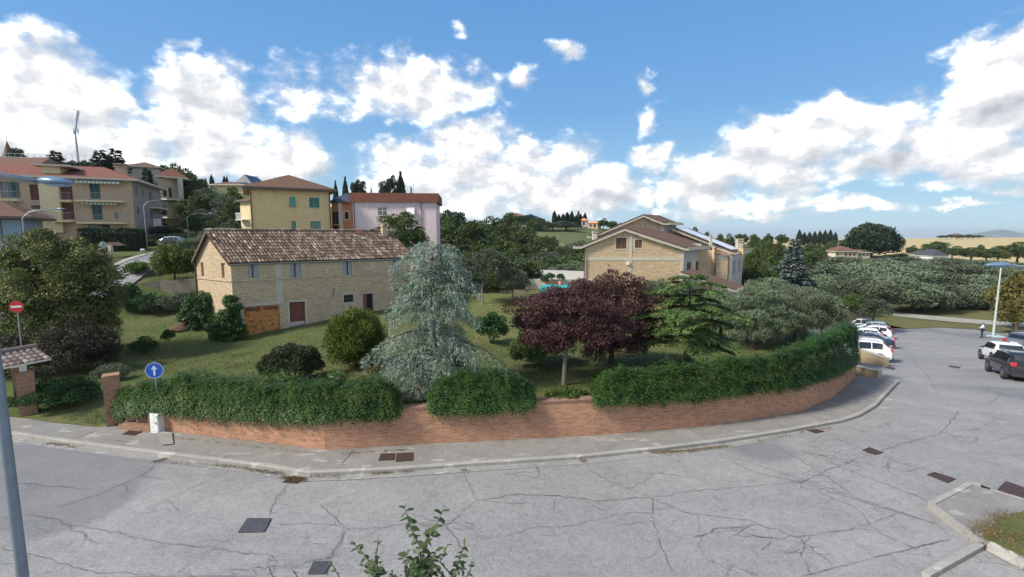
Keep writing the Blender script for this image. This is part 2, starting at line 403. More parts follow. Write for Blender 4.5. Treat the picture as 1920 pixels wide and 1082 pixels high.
def zter(x, y):
    x = np.atleast_1d(np.asarray(x, float)); y = np.atleast_1d(np.asarray(y, float)); t, l = lp(x, y); out = np.empty(x.shape)
    for i in range(0, len(x), 4000):
        s = slice(i, i + 4000)
        out[s] = phi((t[s, None] - ct) ** 2 + (l[s, None] - cl) ** 2) @ WT[:NC] + PM_eval(t[s], l[s])
    return out
def PM_eval(t, l): return WT[NC] + WT[NC + 1] * t + WT[NC + 2] * l
def zt(x, y): return float(zter([x], [y])[0])
def PT(u, v, dmin=12, dmax=900):                    # ray to terrain
    r = ray(u, v); ds = np.geomspace(dmin, dmax, 3000)
    z = zter(r.x * ds, r.y * ds); h = CH + r.z * ds; k = np.where(h <= z)[0]
    d = ds[k[0]] if len(k) else dmax
    return Vector((r.x * d, r.y * d, zt(r.x * d, r.y * d)))
def DT(u, d):                                       # terrain point at column u and depth d
    X = (u - 960) / F; return Vector((X * d, .99 * d, zt(X * d, .99 * d)))

# ---- ground materials
def mat_ground():
    m, t, b, M = newmat('grass_ground')
    P = objco(t); at = N(t, 'ShaderNodeAttribute'); at.attribute_name = 'gcol'
    n1 = M.noise(P, .35, 6, .6); n2 = M.noise(P, 2.2, 5, .65); n3 = M.noise(P, 14, 4, .65)
    col = M.mix(M.m('MULTIPLY', M.ramp(n1, [(.46, 0), (.62, 1)]), .6), at.outputs['Color'], (.17, .15, .07))
    col = M.mix(M.m('MULTIPLY', M.ramp(n2, [(.40, 0), (.7, 1)]), .55), col, (.05, .078, .025))
    col = M.mix(M.m('MULTIPLY', M.ramp(n3, [(.35, 0), (.75, 1)]), .35), col, (.16, .15, .07))
    mul = M.ramp(at.outputs['Alpha'], [(0, 0), (1, 1)])
    col = M.mix(mul, at.outputs['Color'], col)
    setc(t, b.inputs['Base Color'], col); b.inputs['Roughness'].default_value = .95; b.inputs['Specular IOR Level'].default_value = .1
    bump(t, b, M.m('ADD', n2, n3), .8, .06)
    return m
def mat_road():
    m, t, b, M = newmat('worn_concrete_road')
    P = objco(t)
    n0 = M.noise(P, .12, 4, .6); n1 = M.noise(P, .5, 6, .62); n2 = M.noise(P, 5.0, 6, .72); n3 = M.noise(P, 24, 3, .75)
    col = M.ramp(n1, [(.3, (.186, .183, .175)), (.5, (.243, .238, .228)), (.7, (.30, .293, .28))])
    col = M.mix(M.m('MULTIPLY', M.ramp(n0, [(.42, 0), (.62, 1)]), .45), col, (.145, .147, .15))
    col = M.mix(M.m('MULTIPLY', M.ramp(n2, [(.38, 0), (.68, 1)]), .5), col, (.105, .105, .107))
    col = M.mix(M.m('MULTIPLY', M.ramp(n3, [(.40, 0), (.68, 1)]), .55), col, (.40, .395, .38))
    st = M.noise(M.v('MULTIPLY', P, (.5, 1.3, 1)), .6, 6, .7)
    col = M.mix(M.m('MULTIPLY', M.ramp(st, [(.58, 0), (.66, 1)]), .38), col, (.13, .13, .135))
    # hairline crazing
    vo = N(t, 'ShaderNodeTexVoronoi', feature='DISTANCE_TO_EDGE'); vo.inputs['Scale'].default_value = .42
    wv = M.v('ADD', P, M.v('MULTIPLY', M.v('SUBTRACT', M.noise(P, 1.6, 5, .65, out=1), (.5, .5, .5)), (1.1, 1.1, 0)))
    t.links.new(wv, vo.inputs['Vector'])
    cr = M.m('MULTIPLY', M.ramp(vo.outputs[0], [(0.0, 1), (.010, 0)]), M.ramp(M.noise(P, .3, 3, .5), [(.5, 0), (.62, 1)]))
    col = M.mix(M.m('MULTIPLY', cr, .6), col, (.07, .07, .07))
    # grey tar patches where the surface was mended
    v2 = M.noise(M.v('ADD', P, (40, 3, 0)), .085, 2, .4)
    col = M.mix(M.m('MULTIPLY', M.ramp(v2, [(.60, 0), (.625, 1)]), .5), col, (.12, .125, .135))
    setc(t, b.inputs['Base Color'], col); b.inputs['Roughness'].default_value = .85; b.inputs['Specular IOR Level'].default_value = .3
    bump(t, b, M.m('ADD', n2, M.m('MULTIPLY', n3, .7)), .45, .015)
    return m
def mat_sidewalk(name, a, bb, dark):
    m, t, b, M = newmat(name)
    P = objco(t); n1 = M.noise(P, .8, 6, .6); n2 = M.noise(P, 6, 5, .7); n3 = M.noise(P, 50, 3, .7)
    col = M.ramp(n1, [(.3, a), (.7, bb)])
    col = M.mix(M.m('MULTIPLY', M.ramp(n2, [(.4, 0), (.7, 1)]), .4), col, dark)
    pt = M.noise(M.v('MULTIPLY', P, (1, 2.2, 1)), 1.1, 4, .6); col = M.mix(M.m('MULTIPLY', M.ramp(pt, [(.60, 0), (.63, 1)]), .5), col, mulc(bb, 1.6))
    col = M.mix(M.m('MULTIPLY', M.ramp(n3, [(.4, 0), (.7, 1)]), .3), col, mulc(bb, 1.25))
    setc(t, b.inputs['Base Color'], col); b.inputs['Roughness'].default_value = .9; b.inputs['Specular IOR Level'].default_value = .2
    bump(t, b, M.m('ADD', n2, n3), .4, .012)
    return m
m_ground = mat_ground(); m_road = mat_road()
m_walk = mat_sidewalk('sidewalk_concrete', (.19, .18, .165), (.26, .25, .23), (.11, .105, .095))
m_kerb = mat_sidewalk('kerb_stone', (.27, .26, .235), (.36, .345, .31), (.14, .135, .12))
m_crack = m_plain('crack_dirt', (.085, .082, .078), .95, .3, 6)
m_joint = m_plain('joint_dirt', (.11, .105, .10), .95, .3, 6)
m_iron = m_plain('rusty_iron', (.085, .05, .04), .6, .35, 9, .3, .3)
m_irong = m_plain('grey_iron', (.10, .10, .105), .55, .3, 9, .3, .3)
m_dry = m_leaf('dry_weed', (.17, .12, .06), (.10, .09, .04), .1)

# ---- terrain sheet
bnd = [(-4200, 900)] + [(-400, 110), (-90, 34)] + [(p.x, p.y - .35) for p in LEFT] + [(WB[0].x, WB[0].y - .2), (WB[1].x - .3, WB[1].y + .1)] + [(p.x, p.y + .18) for p in WB[1:-1]] + [(WB[-1].x - .1, WB[-1].y + .1)] \
    + [(p.x, p.y) for p in LOT_L] + [(p.x, p.y) for p in LOT_L2] + [(p.x, p.y) for p in LOT_FAR] + [(4200, 700)]
arc = [(4200 * math.sin(R(a)), 4200 * math.cos(R(a))) for a in range(76, -77, -8)]
poly = bnd + arc
rr = np.geomspace(15, 4000, 175); aa = np.radians(np.linspace(-77, 78, 200))
RR, AA = np.meshgrid(rr, aa); jit = np.random.RandomState(3).rand(2, *RR.shape) - .5
RR = RR * (1 + jit[0] * .012); AA = AA + jit[1] * .004
px, py = (RR * np.sin(AA)).ravel(), (RR * np.cos(AA)).ravel()
ok = inpoly(px, py, poly)
V, T = cdt_region(poly, list(zip(px[ok], py[ok])))
ground = sheet('ground', V, T, zter, m_ground); tag(ground, kind='structure')
def paint_ground():
    x, y = V[:, 0], V[:, 1]; d = y / .99; u = 960 + F * x / np.maximum(y, 1) * .99
    g = np.zeros((len(V), 4)); g[:] = (.088, .112, .038, 1)
    lush = (np.abs(u - 200) < 400) & (d < 45); g[lush] = (.075, .112, .032, 1)
    r = (u > 880) & (u < 1300) & (d > 28) & (d < 48); g[r] = (.15, .17, .055, 1)
    r = (u > 960) & (u < 1260) & (d > 110) & (d < 280); g[r] = (.10, .125, .05, 1)
    r = (u > 1000) & (u < 1110) & (d > 115) & (d < 150); g[r] = (.27, .24, .12, 1)
    wheat = ((u > 1150) & (d > 300) & (d < 2000)) ; g[wheat] = (.46, .37, .19, .18)
    r = (u > 1500) & (u < 2300) & (d > 58) & (d < 92); g[r] = (.135, .135, .055, 1)
    r = d > 1800; g[r] = (.07, .10, .06, 1)
    a = ground.data.attributes.new('gcol', 'FLOAT_COLOR', 'POINT'); a.data.foreach_set('color', g.ravel())
paint_ground()
sea = MB(); sea.add([(-8500, 2500, -95), (8500, 2500, -95), (8500, 9500, -95), (-8500, 9500, -95)], [(0, 1, 2, 3)])
m_sea = m_plain('sea_water', (.04, .10, .16), .25, .05, .001); tag(sea.build('sea', m_sea), kind='structure')

# ---- road sheet
rb = [(p.x, p.y + .12) for p in LEFT] + [(p.x, p.y + .10) for p in WB[:-1]] + [(WB[-1].x - .05, WB[-1].y + .05)] + [(p.x + .05, p.y) for p in LOT_L] + [(p.x - .6, p.y + 1.6) for p in LOT_L2] + [(p.x, p.y + (1.6 if k < 2 else .3)) for k, p in enumerate(LOT_FAR)]
rpoly = [(-300, -60), (-300, 86)] + [(-90, 34.1)] + rb + [(300, 75), (300, -60)]
gx, gy = np.meshgrid(np.arange(-60, 100, 1.6), np.arange(16, 72, 1.0)); gx, gy = gx.ravel(), gy.ravel(); ok = inpoly(gx, gy, rpoly)
V2, T2 = cdt_region(rpoly, list(zip(gx[ok], gy[ok])))
road = sheet('road', V2, T2, lambda x, y: zroad(x, y), m_road); tag(road, kind='structure')

# ---- sidewalk and kerb
KERB_PX = [(-160,806),(0,815),(100,830),(250,850),(400,868),(500,881),(575,893),(650,891),(750,885),(870,877),(1000,868),(1100,861),(1250,845),(1350,833),(1480,812),(1580,793),(1612,783),(1643,764),(1686,718)]
KB = [PR(u, v) for u, v in KERB_PX]
WIN = LEFT[:1] + [Vector((-27, 21.2, 0))] + LEFT[2:] + WB[1:] 
def resample(P, n):
    P = [Vector((p.x, p.y, 0)) for p in P]; L = [0]
    for a, b in zip(P, P[1:]): L.append(L[-1] + (b - a).length)
    out = []
    for i in range(n):
        s = L[-1] * i / (n - 1); k = 0
        while k < len(P) - 2 and L[k + 1] < s: k += 1
        q = (s - L[k]) / max(1e-9, L[k + 1] - L[k]); out.append(P[k].lerp(P[k + 1], min(1, max(0, q))))
    return out
def zr1(p, dz=0): return Vector((p.x, p.y, float(zroad(p.x, p.y)) + dz))
def off_line(P, d):                                # shift a polyline sideways (to its left)
    out = []
    for i, p in enumerate(P):
        t = (P[min(i + 1, len(P) - 1)] - P[max(i - 1, 0)]); t.z = 0; t.normalize(); out.append(Vector((p.x - t.y * d, p.y + t.x * d, p.z)))
    return out
KO = resample([KB[0] + Vector((-14, 2.5, 0))] + KB, 150); KI = off_line(KO, .16)
wl = [Vector((-50, 25.5, 0))] + LEFT + WB[1:]
wb = MB()
big = [(p.x, p.y) for p in KI] + [(p.x, p.y + .06) for p in reversed(wl)]
V3, T3 = cdt_region(big, [])
sw = sheet('sidewalk', V3, T3, lambda x, y: zroad(x, y) + .115, m_walk); tag(sw, kind='structure')
kb = MB()
for i in range(len(KO) - 1):
    a, b, c, d = zr1(KO[i]), zr1(KO[i + 1]), zr1(KI[i + 1]), zr1(KI[i])
    h = Vector((0, 0, .13)); lo = Vector((0, 0, -.05))
    kb.add([a + lo, b + lo, b + h * .85, a + h * .85], [(0, 1, 2, 3)]); kb.add([a + h * .85, b + h * .85, b.lerp(c, .2) + h, a.lerp(d, .2) + h], [(0, 1, 2, 3)])
    kb.add([a.lerp(d, .2) + h, b.lerp(c, .2) + h, c + h, d + h], [(0, 1, 2, 3)]); kb.add([d + h, c + h, c + lo, d + lo], [(0, 1, 2, 3)])
e0, e1 = zr1(KO[-1]), zr1(KI[-1])
tag(kb.build('kerb', m_kerb), kind='structure')
end = MB()                                          # kerb across the far end of the sidewalk
pa, pb = zr1(KI[-1]), zr1(WB[-1])
end.box((pa + pb) / 2 + Vector((0, .12, .03)), ((pb - pa).length + .2, .16, .2), e=(pb - pa)); tag(end.build('kerb_end', m_kerb), kind='structure')

# gutter strip along the kerb, flat concrete a little darker than the road
gut = MB(); GO = off_line(KO, -.34)
for i in range(len(KO) - 1):
    gut.quad(zr1(GO[i], .005), zr1(GO[i + 1], .005), zr1(KO[i + 1], .006), zr1(KO[i], .006))
m_gut = mat_sidewalk('gutter_concrete', (.22, .215, .20), (.30, .29, .27), (.12, .115, .10))
tag(gut.build('gutter', m_gut), kind='structure')

# ---- cracks and slab joints of the road, surface marks gathered in one sheet that belongs to the road
crk = MB()
def crack(pts, w=.018, jag=.05, sub=7, z=.006, fn=PR, seed=0):
    P = [fn(*p) for p in pts]; r = random.Random(hash((pts[0], seed)) & 0xffff); Q = []
    for a, b in zip(P, P[1:]):
        nn = max(2, int((b - a).length / .16)) if jag > .01 else max(2, int((b - a).length / 1.0))
        for k in range(nn): q = a.lerp(b, k / nn); Q.append(q + Vector((r.uniform(-1, 1), r.uniform(-1, 1), 0)) * (jag if k else 0))
    Q.append(P[-1]); m = len(Q)
    L = []; Rr = []
    for i, q in enumerate(Q):
        t = Q[min(i + 1, m - 1)] - Q[max(i - 1, 0)]; t.z = 0; t.normalize(); nrm = Vector((-t.y, t.x, 0)); ww = w * (.55 + .9 * r.random()) * (1 if 0 < i < m - 1 else .3)
        zz = float(zroad(q.x, q.y)) + z + (.012 if q.y > 20 else 0)
        L.append(Vector((q.x, q.y, zz)) + nrm * ww); Rr.append(Vector((q.x, q.y, zz)) - nrm * ww)
    for i in range(m - 1): crk.quad(L[i], Rr[i], Rr[i + 1], L[i + 1])
CR = [[(0,972),(60,964),(140,987),(200,995),(320,1022),(395,1025)],[(0,1028),(60,1040),(130,1060),(180,1075),(300,1078)],
 [(290,875),(250,900),(190,925),(110,950)],[(410,892),(350,920),(270,957)],[(545,907),(520,930),(507,955),(503,970)],[(30,905),(90,912),(170,918)],
 [(443,1000),(400,1027),(350,1060),(320,1082)],[(395,1027),(430,1035),(500,1038),(515,1050)],[(508,985),(560,982),(625,985),(652,992),(700,990),(750,983),(830,982)],
 [(600,945),(620,965),(645,985),(640,1010),(615,1050)],[(655,990),(640,1015),(600,1060)],[(870,885),(878,905),(885,925),(893,940),(930,942),(1000,945)],[(893,940),(865,960),(850,975),(835,985),(850,1005),(870,1030)],
 [(893,940),(960,928),(1050,930),(1120,940),(1220,933)],[(1090,862),(1110,885),(1150,905),(1200,925),(1222,935),(1224,980),(1240,1030),(1260,1075)],
 [(1222,935),(1300,920),(1400,912),(1500,905),(1555,880),(1640,850)],[(1345,850),(1400,880),(1440,892),(1520,910),(1600,935),(1680,960),(1730,975)],[(1450,835),(1530,880),(1600,930)],[(1220,935),(1280,960),(1400,975),(1500,1010),(1560,1060)],
 [(1530,920),(1600,950),(1650,1000),(1720,1030),(1780,1010)],[(1650,848),(1700,830),(1760,815),(1775,800),(1800,770)],[(1655,850),(1700,868),(1745,888)],[(1540,812),(1600,835),(1620,845)],[(1390,1000),(1450,1010),(1520,1005),(1600,990),(1640,995)],
 [(1515,1005),(1500,1040),(1520,1078)],[(760,960),(800,975),(850,975)],[(640,1040),(560,1060),(420,1070)],[(1860,780),(1920,800)],[(1690,650),(1735,700),(1760,740)],[(1000,870),(1010,885),(1015,897)],[(1640,850),(1720,880)],[(1500,845),(1560,860),(1620,880)],
 [(1300,1010),(1350,990),(1420,985)],[(120,985),(160,1005),(150,1030)],[(1180,885),(1260,890),(1330,900)],[(940,1010),(1000,990),(1080,985),(1150,965),(1222,960)]]
for k, c in enumerate(CR): crack(c, .0045 + .0045 * rnd.random(), .055, seed=k)
for k, c in enumerate(CR):                            # little side branches
    for _ in range(2):
        i = rnd.randrange(len(c) - 1); q = rnd.random(); u = c[i][0] * q + c[i + 1][0] * (1 - q); v = c[i][1] * q + c[i + 1][1] * (1 - q)
        if v > 1070: continue
        crack([(u, v), (u + rnd.uniform(-45, 45), v + rnd.uniform(2, 22)), (u + rnd.uniform(-70, 70), v + rnd.uniform(5, 32))], .004, .04, seed=k)
crk.mi = 1
for j in [[(1345,848),(1500,898),(1760,985)],[(1500,845),(1620,893),(1745,940)],[(1580,800),(1750,835),(1920,888)],[(1530,758),(1700,772),(1920,800)],[(1700,705),(1860,735)],[(1780,1010),(1500,1082)],[(1730,955),(1785,1010)],[(240,1082),(480,1080)],
          [(1830,720),(1920,760)],[(1650,712),(1800,726),(1920,728)]]: crack(j, .006, 0.012, z=.005)
cko = crk.build('road_cracks', [m_crack, m_joint]); tag(cko, kind='structure')
jn = MB(); crk_save = crk; crk = jn
for j in [[(440,857),(397,878-6)],[(665,848),(638,879)],[(250,835),(215,832)],[(180,815),(130,832)],[(1290,808),(1330,832)]]: crack(j, .012, .02, z=.122)
tag(jn.build('sidewalk_joints', m_crack), kind='structure'); crk = crk_save
vb_ = MB(); vb_.quad((41, 59, -5.2), (64, 59, -5.2), (64, 71, -5.2), (41, 71, -5.2)); _o = vb_.build('verge_ground', m_ground)
_a = _o.data.attributes.new('gcol', 'FLOAT_COLOR', 'POINT'); _a.data.foreach_set('color', [.135, .135, .055, 1] * 4); tag(_o, kind='structure')
# ---------------------------------------------------------------- foliage
def leaf_mesh(name, pos, ax, nr, L, W, tint, mat, shape=0):
    n = len(pos)
    ax = ax / np.maximum(np.linalg.norm(ax, axis=1, keepdims=True), 1e-9)
    sd = np.cross(ax, nr); sd /= np.maximum(np.linalg.norm(sd, axis=1, keepdims=True), 1e-9)
    up = np.cross(sd, ax)
    L = np.broadcast_to(L, n)[:, None]; W = np.broadcast_to(W, n)[:, None]
    if shape:
        v = np.empty((n, 8, 3))
        for k, (a_, b_, c_) in enumerate(((0, 0, 0), (.16, .34, .04), (.42, .5, .07), (.74, .34, .02), (1, 0, -.10), (.74, -.34, .02), (.42, -.5, .07), (.16, -.34, .04))): v[:, k] = pos + ax * L * a_ + sd * W * b_ + up * L * c_
    else: v = np.empty((n, 4, 3))
    if not shape: v[:, 0] = pos; v[:, 1] = pos + ax * L * .45 + sd * W * .5 + up * W * .12
    if not shape: v[:, 2] = pos + ax * L - up * W * .1; v[:, 3] = pos + ax * L * .45 - sd * W * .5 + up * W * .12
    m = 8 if shape else 4
    me = bpy.data.meshes.new(name)
    me.vertices.add(n * m); me.vertices.foreach_set('co', v.astype(np.float32).ravel())
    me.loops.add(n * m); me.loops.foreach_set('vertex_index', np.arange(n * m, dtype=np.int32))
    me.polygons.add(n); me.polygons.foreach_set('loop_start', np.arange(0, n * m, m, dtype=np.int32))
    me.materials.append(mat); me.update(calc_edges=True)
    a = me.attributes.new('tint', 'FLOAT', 'FACE'); a.data.foreach_set('value', np.asarray(tint, np.float32))
    return me
def mobj(name, me, parent=None, loc=None):
    o = bpy.data.objects.new(name, me); COL.objects.link(o)
    if parent is not None: o.parent = parent
    if loc is not None: o.location = loc
    return o
def sph(rs, n):
    v = rs.normal(size=(n, 3)); return v / np.linalg.norm(v, axis=1, keepdims=True)
def clumps(rs, mains, nsub, rsub, squash=.8, low=-.55):
    """sub-clumps spread over main ellipsoids; returns centres and radii"""
    out = []
    vol = np.array([m[3] * m[4] * m[5] for m in mains]) ** .67; vol = vol / vol.sum()
    for m, w in zip(mains, vol):
        k = max(3, int(nsub * w)); d = sph(rs, k * 3); d = d[d[:, 2] > low][:k]
        r = rs.uniform(.55, .95, len(d))[:, None]
        c = np.array(m[:3]) + d * r * np.array(m[3:6])
        out.append(np.c_[c, rs.uniform(.7, 1.3, len(d)) * rsub])
    return np.concatenate(out)
def crown_mesh(name, rs, mains, nsub, rsub, n, L, W, mat, low=-.55, upb=.35, squash=.75, hang=0.0, core=.25, low_leaf=-.7):
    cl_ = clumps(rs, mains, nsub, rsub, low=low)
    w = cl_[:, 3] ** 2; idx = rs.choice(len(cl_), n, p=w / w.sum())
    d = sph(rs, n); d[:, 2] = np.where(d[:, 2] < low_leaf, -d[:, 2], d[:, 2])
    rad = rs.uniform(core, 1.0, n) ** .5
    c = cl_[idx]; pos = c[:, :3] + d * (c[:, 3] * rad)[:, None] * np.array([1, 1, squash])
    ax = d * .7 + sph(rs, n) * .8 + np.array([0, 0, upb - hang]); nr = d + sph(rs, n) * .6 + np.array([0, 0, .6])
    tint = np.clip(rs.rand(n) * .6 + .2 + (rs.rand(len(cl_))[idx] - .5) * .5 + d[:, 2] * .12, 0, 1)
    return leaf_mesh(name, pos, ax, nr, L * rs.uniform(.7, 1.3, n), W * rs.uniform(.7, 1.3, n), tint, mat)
def trunk_mb(H, r, rs, limbs=5, spread=1.2, top=None, lean=(0, 0), fork=.45):
    mb = MB(); top = top or H * .8
    pts = [Vector((lean[0] * t + rs.uniform(-.03, .03) * H * .3 * (t > 0), lean[1] * t + rs.uniform(-.03, .03) * H * .3 * (t > 0), top * t - (.25 if t == 0 else 0))) for t in (0, .1, .3, .5, .75, 1)]
    mb.tube(pts, [r * 1.25, r, r * .85, r * .7, r * .45, r * .15], 8)
    for k in range(limbs):
        t = rs.uniform(fork, .85); a = 2 * math.pi * (k + rs.uniform(-.3, .3)) / limbs; b = pts[0].lerp(pts[-1], t)
        i = min(4, int(t * 5)); b = pts[2].lerp(pts[4], (t - .3) / .45) if t < .75 else pts[4]
        e = b + Vector((math.cos(a) * spread, math.sin(a) * spread, spread * rs.uniform(.5, 1.1)))
        mb.tube([b, b.lerp(e, .5) + Vector((0, 0, -.05 * spread)), e], [r * .4, r * .25, r * .07], 6)
    return mb

m_bark = m_plain('bark', (.085, .065, .05), .95, .35, 6, 0, .6)
m_barkl = m_plain('pale_bark', (.20, .18, .15), .95, .3, 6, 0, .6)
m_lbroad = m_leaf('broad_leaves', (.030, .052, .016), (.075, .10, .028))
m_lolive = m_leaf('olive_leaves', (.064, .088, .048), (.15, .18, .11), .15)
m_ldark = m_leaf('dark_needles', (.014, .032, .016), (.035, .058, .024), .1)
m_lgreen = m_leaf('fresh_leaves', (.035, .075, .016), (.085, .135, .03))
m_lbrown = m_leaf('autumn_leaves', (.075, .07, .02), (.13, .11, .035))
m_lblue = m_leaf('blue_needles', (.085, .12, .088), (.225, .285, .225), .1, .5, .1)
m_lspruce = m_leaf('spruce_needles', (.075, .11, .10), (.22, .28, .26), .1)
m_lcedar = m_leaf('cedar_needles', (.030, .070, .022), (.145, .205, .062), .15, pvar=.1)
m_lplum = m_leaf('plum_leaves', (.038, .018, .017), (.118, .062, .054), .25, .5, .1)
m_lbay = m_leaf('bay_leaves', (.028, .052, .010), (.125, .155, .022), .2, .5, .1)
m_lhedge = m_leaf('jasmine_leaves', (.016, .048, .013), (.066, .132, .032), .25, .5, .06)
m_livy = m_leaf('ivy_leaves', (.016, .052, .014), (.05, .115, .03), .15, .45, .1)
m_lbig = m_leaf('elm_leaves', (.048, .072, .020), (.155, .18, .055), .25, .5, .1)
m_lplumbush = m_leaf('plum_bush_leaves', (.026, .022, .015), (.060, .050, .034), .2, .6, .1)  # dark brown is the bushes' own foliage colour

# prototypes for the trees further off, 1 unit = 1 m, default about 7 m high
PROTO = {}
def mk_proto(kind, variants, crown_fn, trunk_fn):
    PROTO[kind] = [(crown_fn(np.random.RandomState(hash(kind) % 1000 * 0 + 11 * i + sum(map(ord, kind)))), trunk_fn(random.Random(i))) for i in range(variants)]
def meshof(mb, mat, name='trunk'):
    o = mb.build(name, mat); me = o.data; bpy.data.objects.remove(o); return me
def c_round(mat, n=6500, L=.34, W=.22):
    def f(rs):
        mains = [(0, 0, 4.2, 2.7, 2.7, 2.5)] + [(rs.uniform(-1.8, 1.8), rs.uniform(-1.8, 1.8), rs.uniform(3.0, 5.6), 1.5, 1.5, 1.3) for _ in range(5)]
        return crown_mesh('crown', rs, mains, 60, .85, n, L, W, mat)
    return f
def c_cyp(rs):
    n = 3600; t = rs.rand(n) ** .8; a = rs.rand(n) * 6.283; r = .85 * np.sin(np.clip(t * 1.04 + .03, 0, 1) * np.pi) ** .6 * (1 - t * .35) * (.75 + .3 * rs.rand(n)) * (1 + .12 * np.sin(a * 3 + t * 9))
    pos = np.c_[r * np.cos(a), r * np.sin(a), .3 + t * 6.7]; d = np.c_[np.cos(a), np.sin(a), np.full(n, 2.2)]
    return leaf_mesh('crown', pos, d + sph(rs, n) * .3, np.c_[np.cos(a), np.sin(a), np.zeros(n)] + sph(rs, n) * .5, .42, .2, rs.rand(n), m_ldark)
def c_pine(rs):
    mains = [(0, 0, 4.7, 3.4, 3.4, 2.2)] + [(rs.uniform(-2, 2), rs.uniform(-2, 2), rs.uniform(3.2, 6), 1.6, 1.6, .9) for _ in range(6)]
    return crown_mesh('crown', rs, mains, 70, .8, 9000, .36, .16, m_ldark, squash=.55)
def layered(rs, H, Lmax, nb, mat, L=.34, W=.14, droop=.25, n_per=90, z0=.12, power=.9, tip=.06, hang=0.0, bw=.33, tiltup=.25, prof=None, irr=(.72, 1.12), flat=.25, nrmix=.55):
    pos = []; ax = []; bra = []
    for k in range(nb):
        t = z0 + (1 - z0) * ((k + rs.rand()) / nb); h = t * H; a = k * 2.39996 + rs.uniform(-.35, .35)
        ln = Lmax * (((1 - t) ** power * (1 - tip) + tip) if prof is None else float(np.interp(t, *prof))) * rs.uniform(*irr); up = tiltup * (1 if t > .5 else .6)
        m = int(n_per * (ln / Lmax) ** 1.2) + 6
        s = rs.uniform(.08, 1, m) ** .8
        wdt = (1 - s) * ln * bw + .10 * ln * bw + .04; q = rs.uniform(-1, 1, m)
        x = s * ln; y = q * wdt; z = h + up * ln * s - droop * ln * s ** 2.2 - np.abs(q) * wdt * flat + rs.normal(0, .035 * H / 7, m) - hang * rs.rand(m) ** 1.5 * (.3 + .7 * s) * ln * .35
        ca, sa = math.cos(a), math.sin(a)
        pos.append(np.c_[x * ca - y * sa, x * sa + y * ca, z])
        dx = .75 + 0 * s; dy = np.sign(q) * .7; dz = .15 - droop * 1.2 * s - hang * 1.4 * rs.rand(m)
        ax.append(np.c_[dx * ca - dy * sa, dx * sa + dy * ca, dz] + sph(rs, m) * .28)
        bra.append((h, a, ln, up, droop))
    pos = np.concatenate(pos); ax = np.concatenate(ax); n = len(pos)
    if mat is m_lblue: pos[:, 2] = np.maximum(pos[:, 2], .15 + .35 * rs.rand(n)); pos[:, 1] = np.where(pos[:, 1] < -1.25, -1.25 + (pos[:, 1] + 1.25) * .25, pos[:, 1])
    tint = np.clip(rs.rand(n) * .7 + .15, 0, 1)
    return leaf_mesh('crown', pos, ax, np.array([0, 0, 1]) + sph(rs, n) * nrmix, L * rs.uniform(.6, 1.3, n), W * rs.uniform(.7, 1.3, n), tint, mat), bra
def branch_mb(H, r, bra, frac=.85, lean=None):
    mb = MB(); mb.tube([(0, 0, -.3), (0, 0, H * .3), (0, 0, H * .7), (0, 0, H * .98)], [r * 1.2, r * .85, r * .45, r * .06], 8)
    for (h, a, ln, up, dr) in bra:
        P = [Vector((math.cos(a) * s * ln, math.sin(a) * s * ln, h + up * ln * s - dr * ln * s ** 2.2 - .02)) for s in (0, .35, .65, frac)]
        rr_ = max(.012, r * .28 * (ln / max(b[2] for b in bra))); mb.tube(P, [rr_, rr_ * .7, rr_ * .45, rr_ * .15], 5, cap=False)
    return mb
mk_proto('broad', 3, c_round(m_lbroad), lambda r: meshof(trunk_mb(7, .2, r, 5, 1.5), m_bark))
mk_proto('olive', 3, c_round(m_lolive, 7500, .30, .12), lambda r: meshof(trunk_mb(6, .22, r, 5, 1.5, fork=.3), m_bark))
mk_proto('fresh', 2, c_round(m_lgreen), lambda r: meshof(trunk_mb(7, .18, r, 5, 1.4), m_bark))
mk_proto('autumn', 1, c_round(m_lbrown), lambda r: meshof(trunk_mb(7, .18, r, 5, 1.4), m_bark))
mk_proto('cypress', 2, c_cyp, lambda r: meshof(trunk_mb(5, .14, r, 0), m_bark))
mk_proto('pine', 2, c_pine, lambda r: meshof(trunk_mb(6, .22, r, 6, 1.6), m_bark))
_cd = [layered(np.random.RandomState(s), 7, 2.9, 64, m_ldark, .52, .26, n_per=190) for s in (1, 2)]
PROTO['conifer'] = [(c, meshof(branch_mb(7, .18, b), m_bark)) for c, b in _cd]
_cd = [layered(np.random.RandomState(s), 7, 2.4, 80, m_lspruce, .40, .17, n_per=300, droop=.15) for s in (5,)]
PROTO['spruce'] = [(c, meshof(branch_mb(7, .16, b), m_bark)) for c, b in _cd]
m_lgrey = m_leaf('grey_green_leaves', (.045, .062, .035), (.10, .125, .08), .15)
mk_proto('greygreen', 2, c_round(m_lgrey, 7000, .32, .15), lambda r: meshof(trunk_mb(6.5, .2, r, 5, 1.5), m_bark))
NAMES = {'broad': 'broadleaf_tree', 'olive': 'olive_tree', 'fresh': 'bright_tree', 'autumn': 'autumn_tree', 'cypress': 'cypress_tree', 'pine': 'pine_tree', 'conifer': 'conifer_tree', 'spruce': 'spruce_tree', 'greygreen': 'broadleaf_tree'}
CR0 = {'cypress': (.85, 7.0)}
kcount = {}
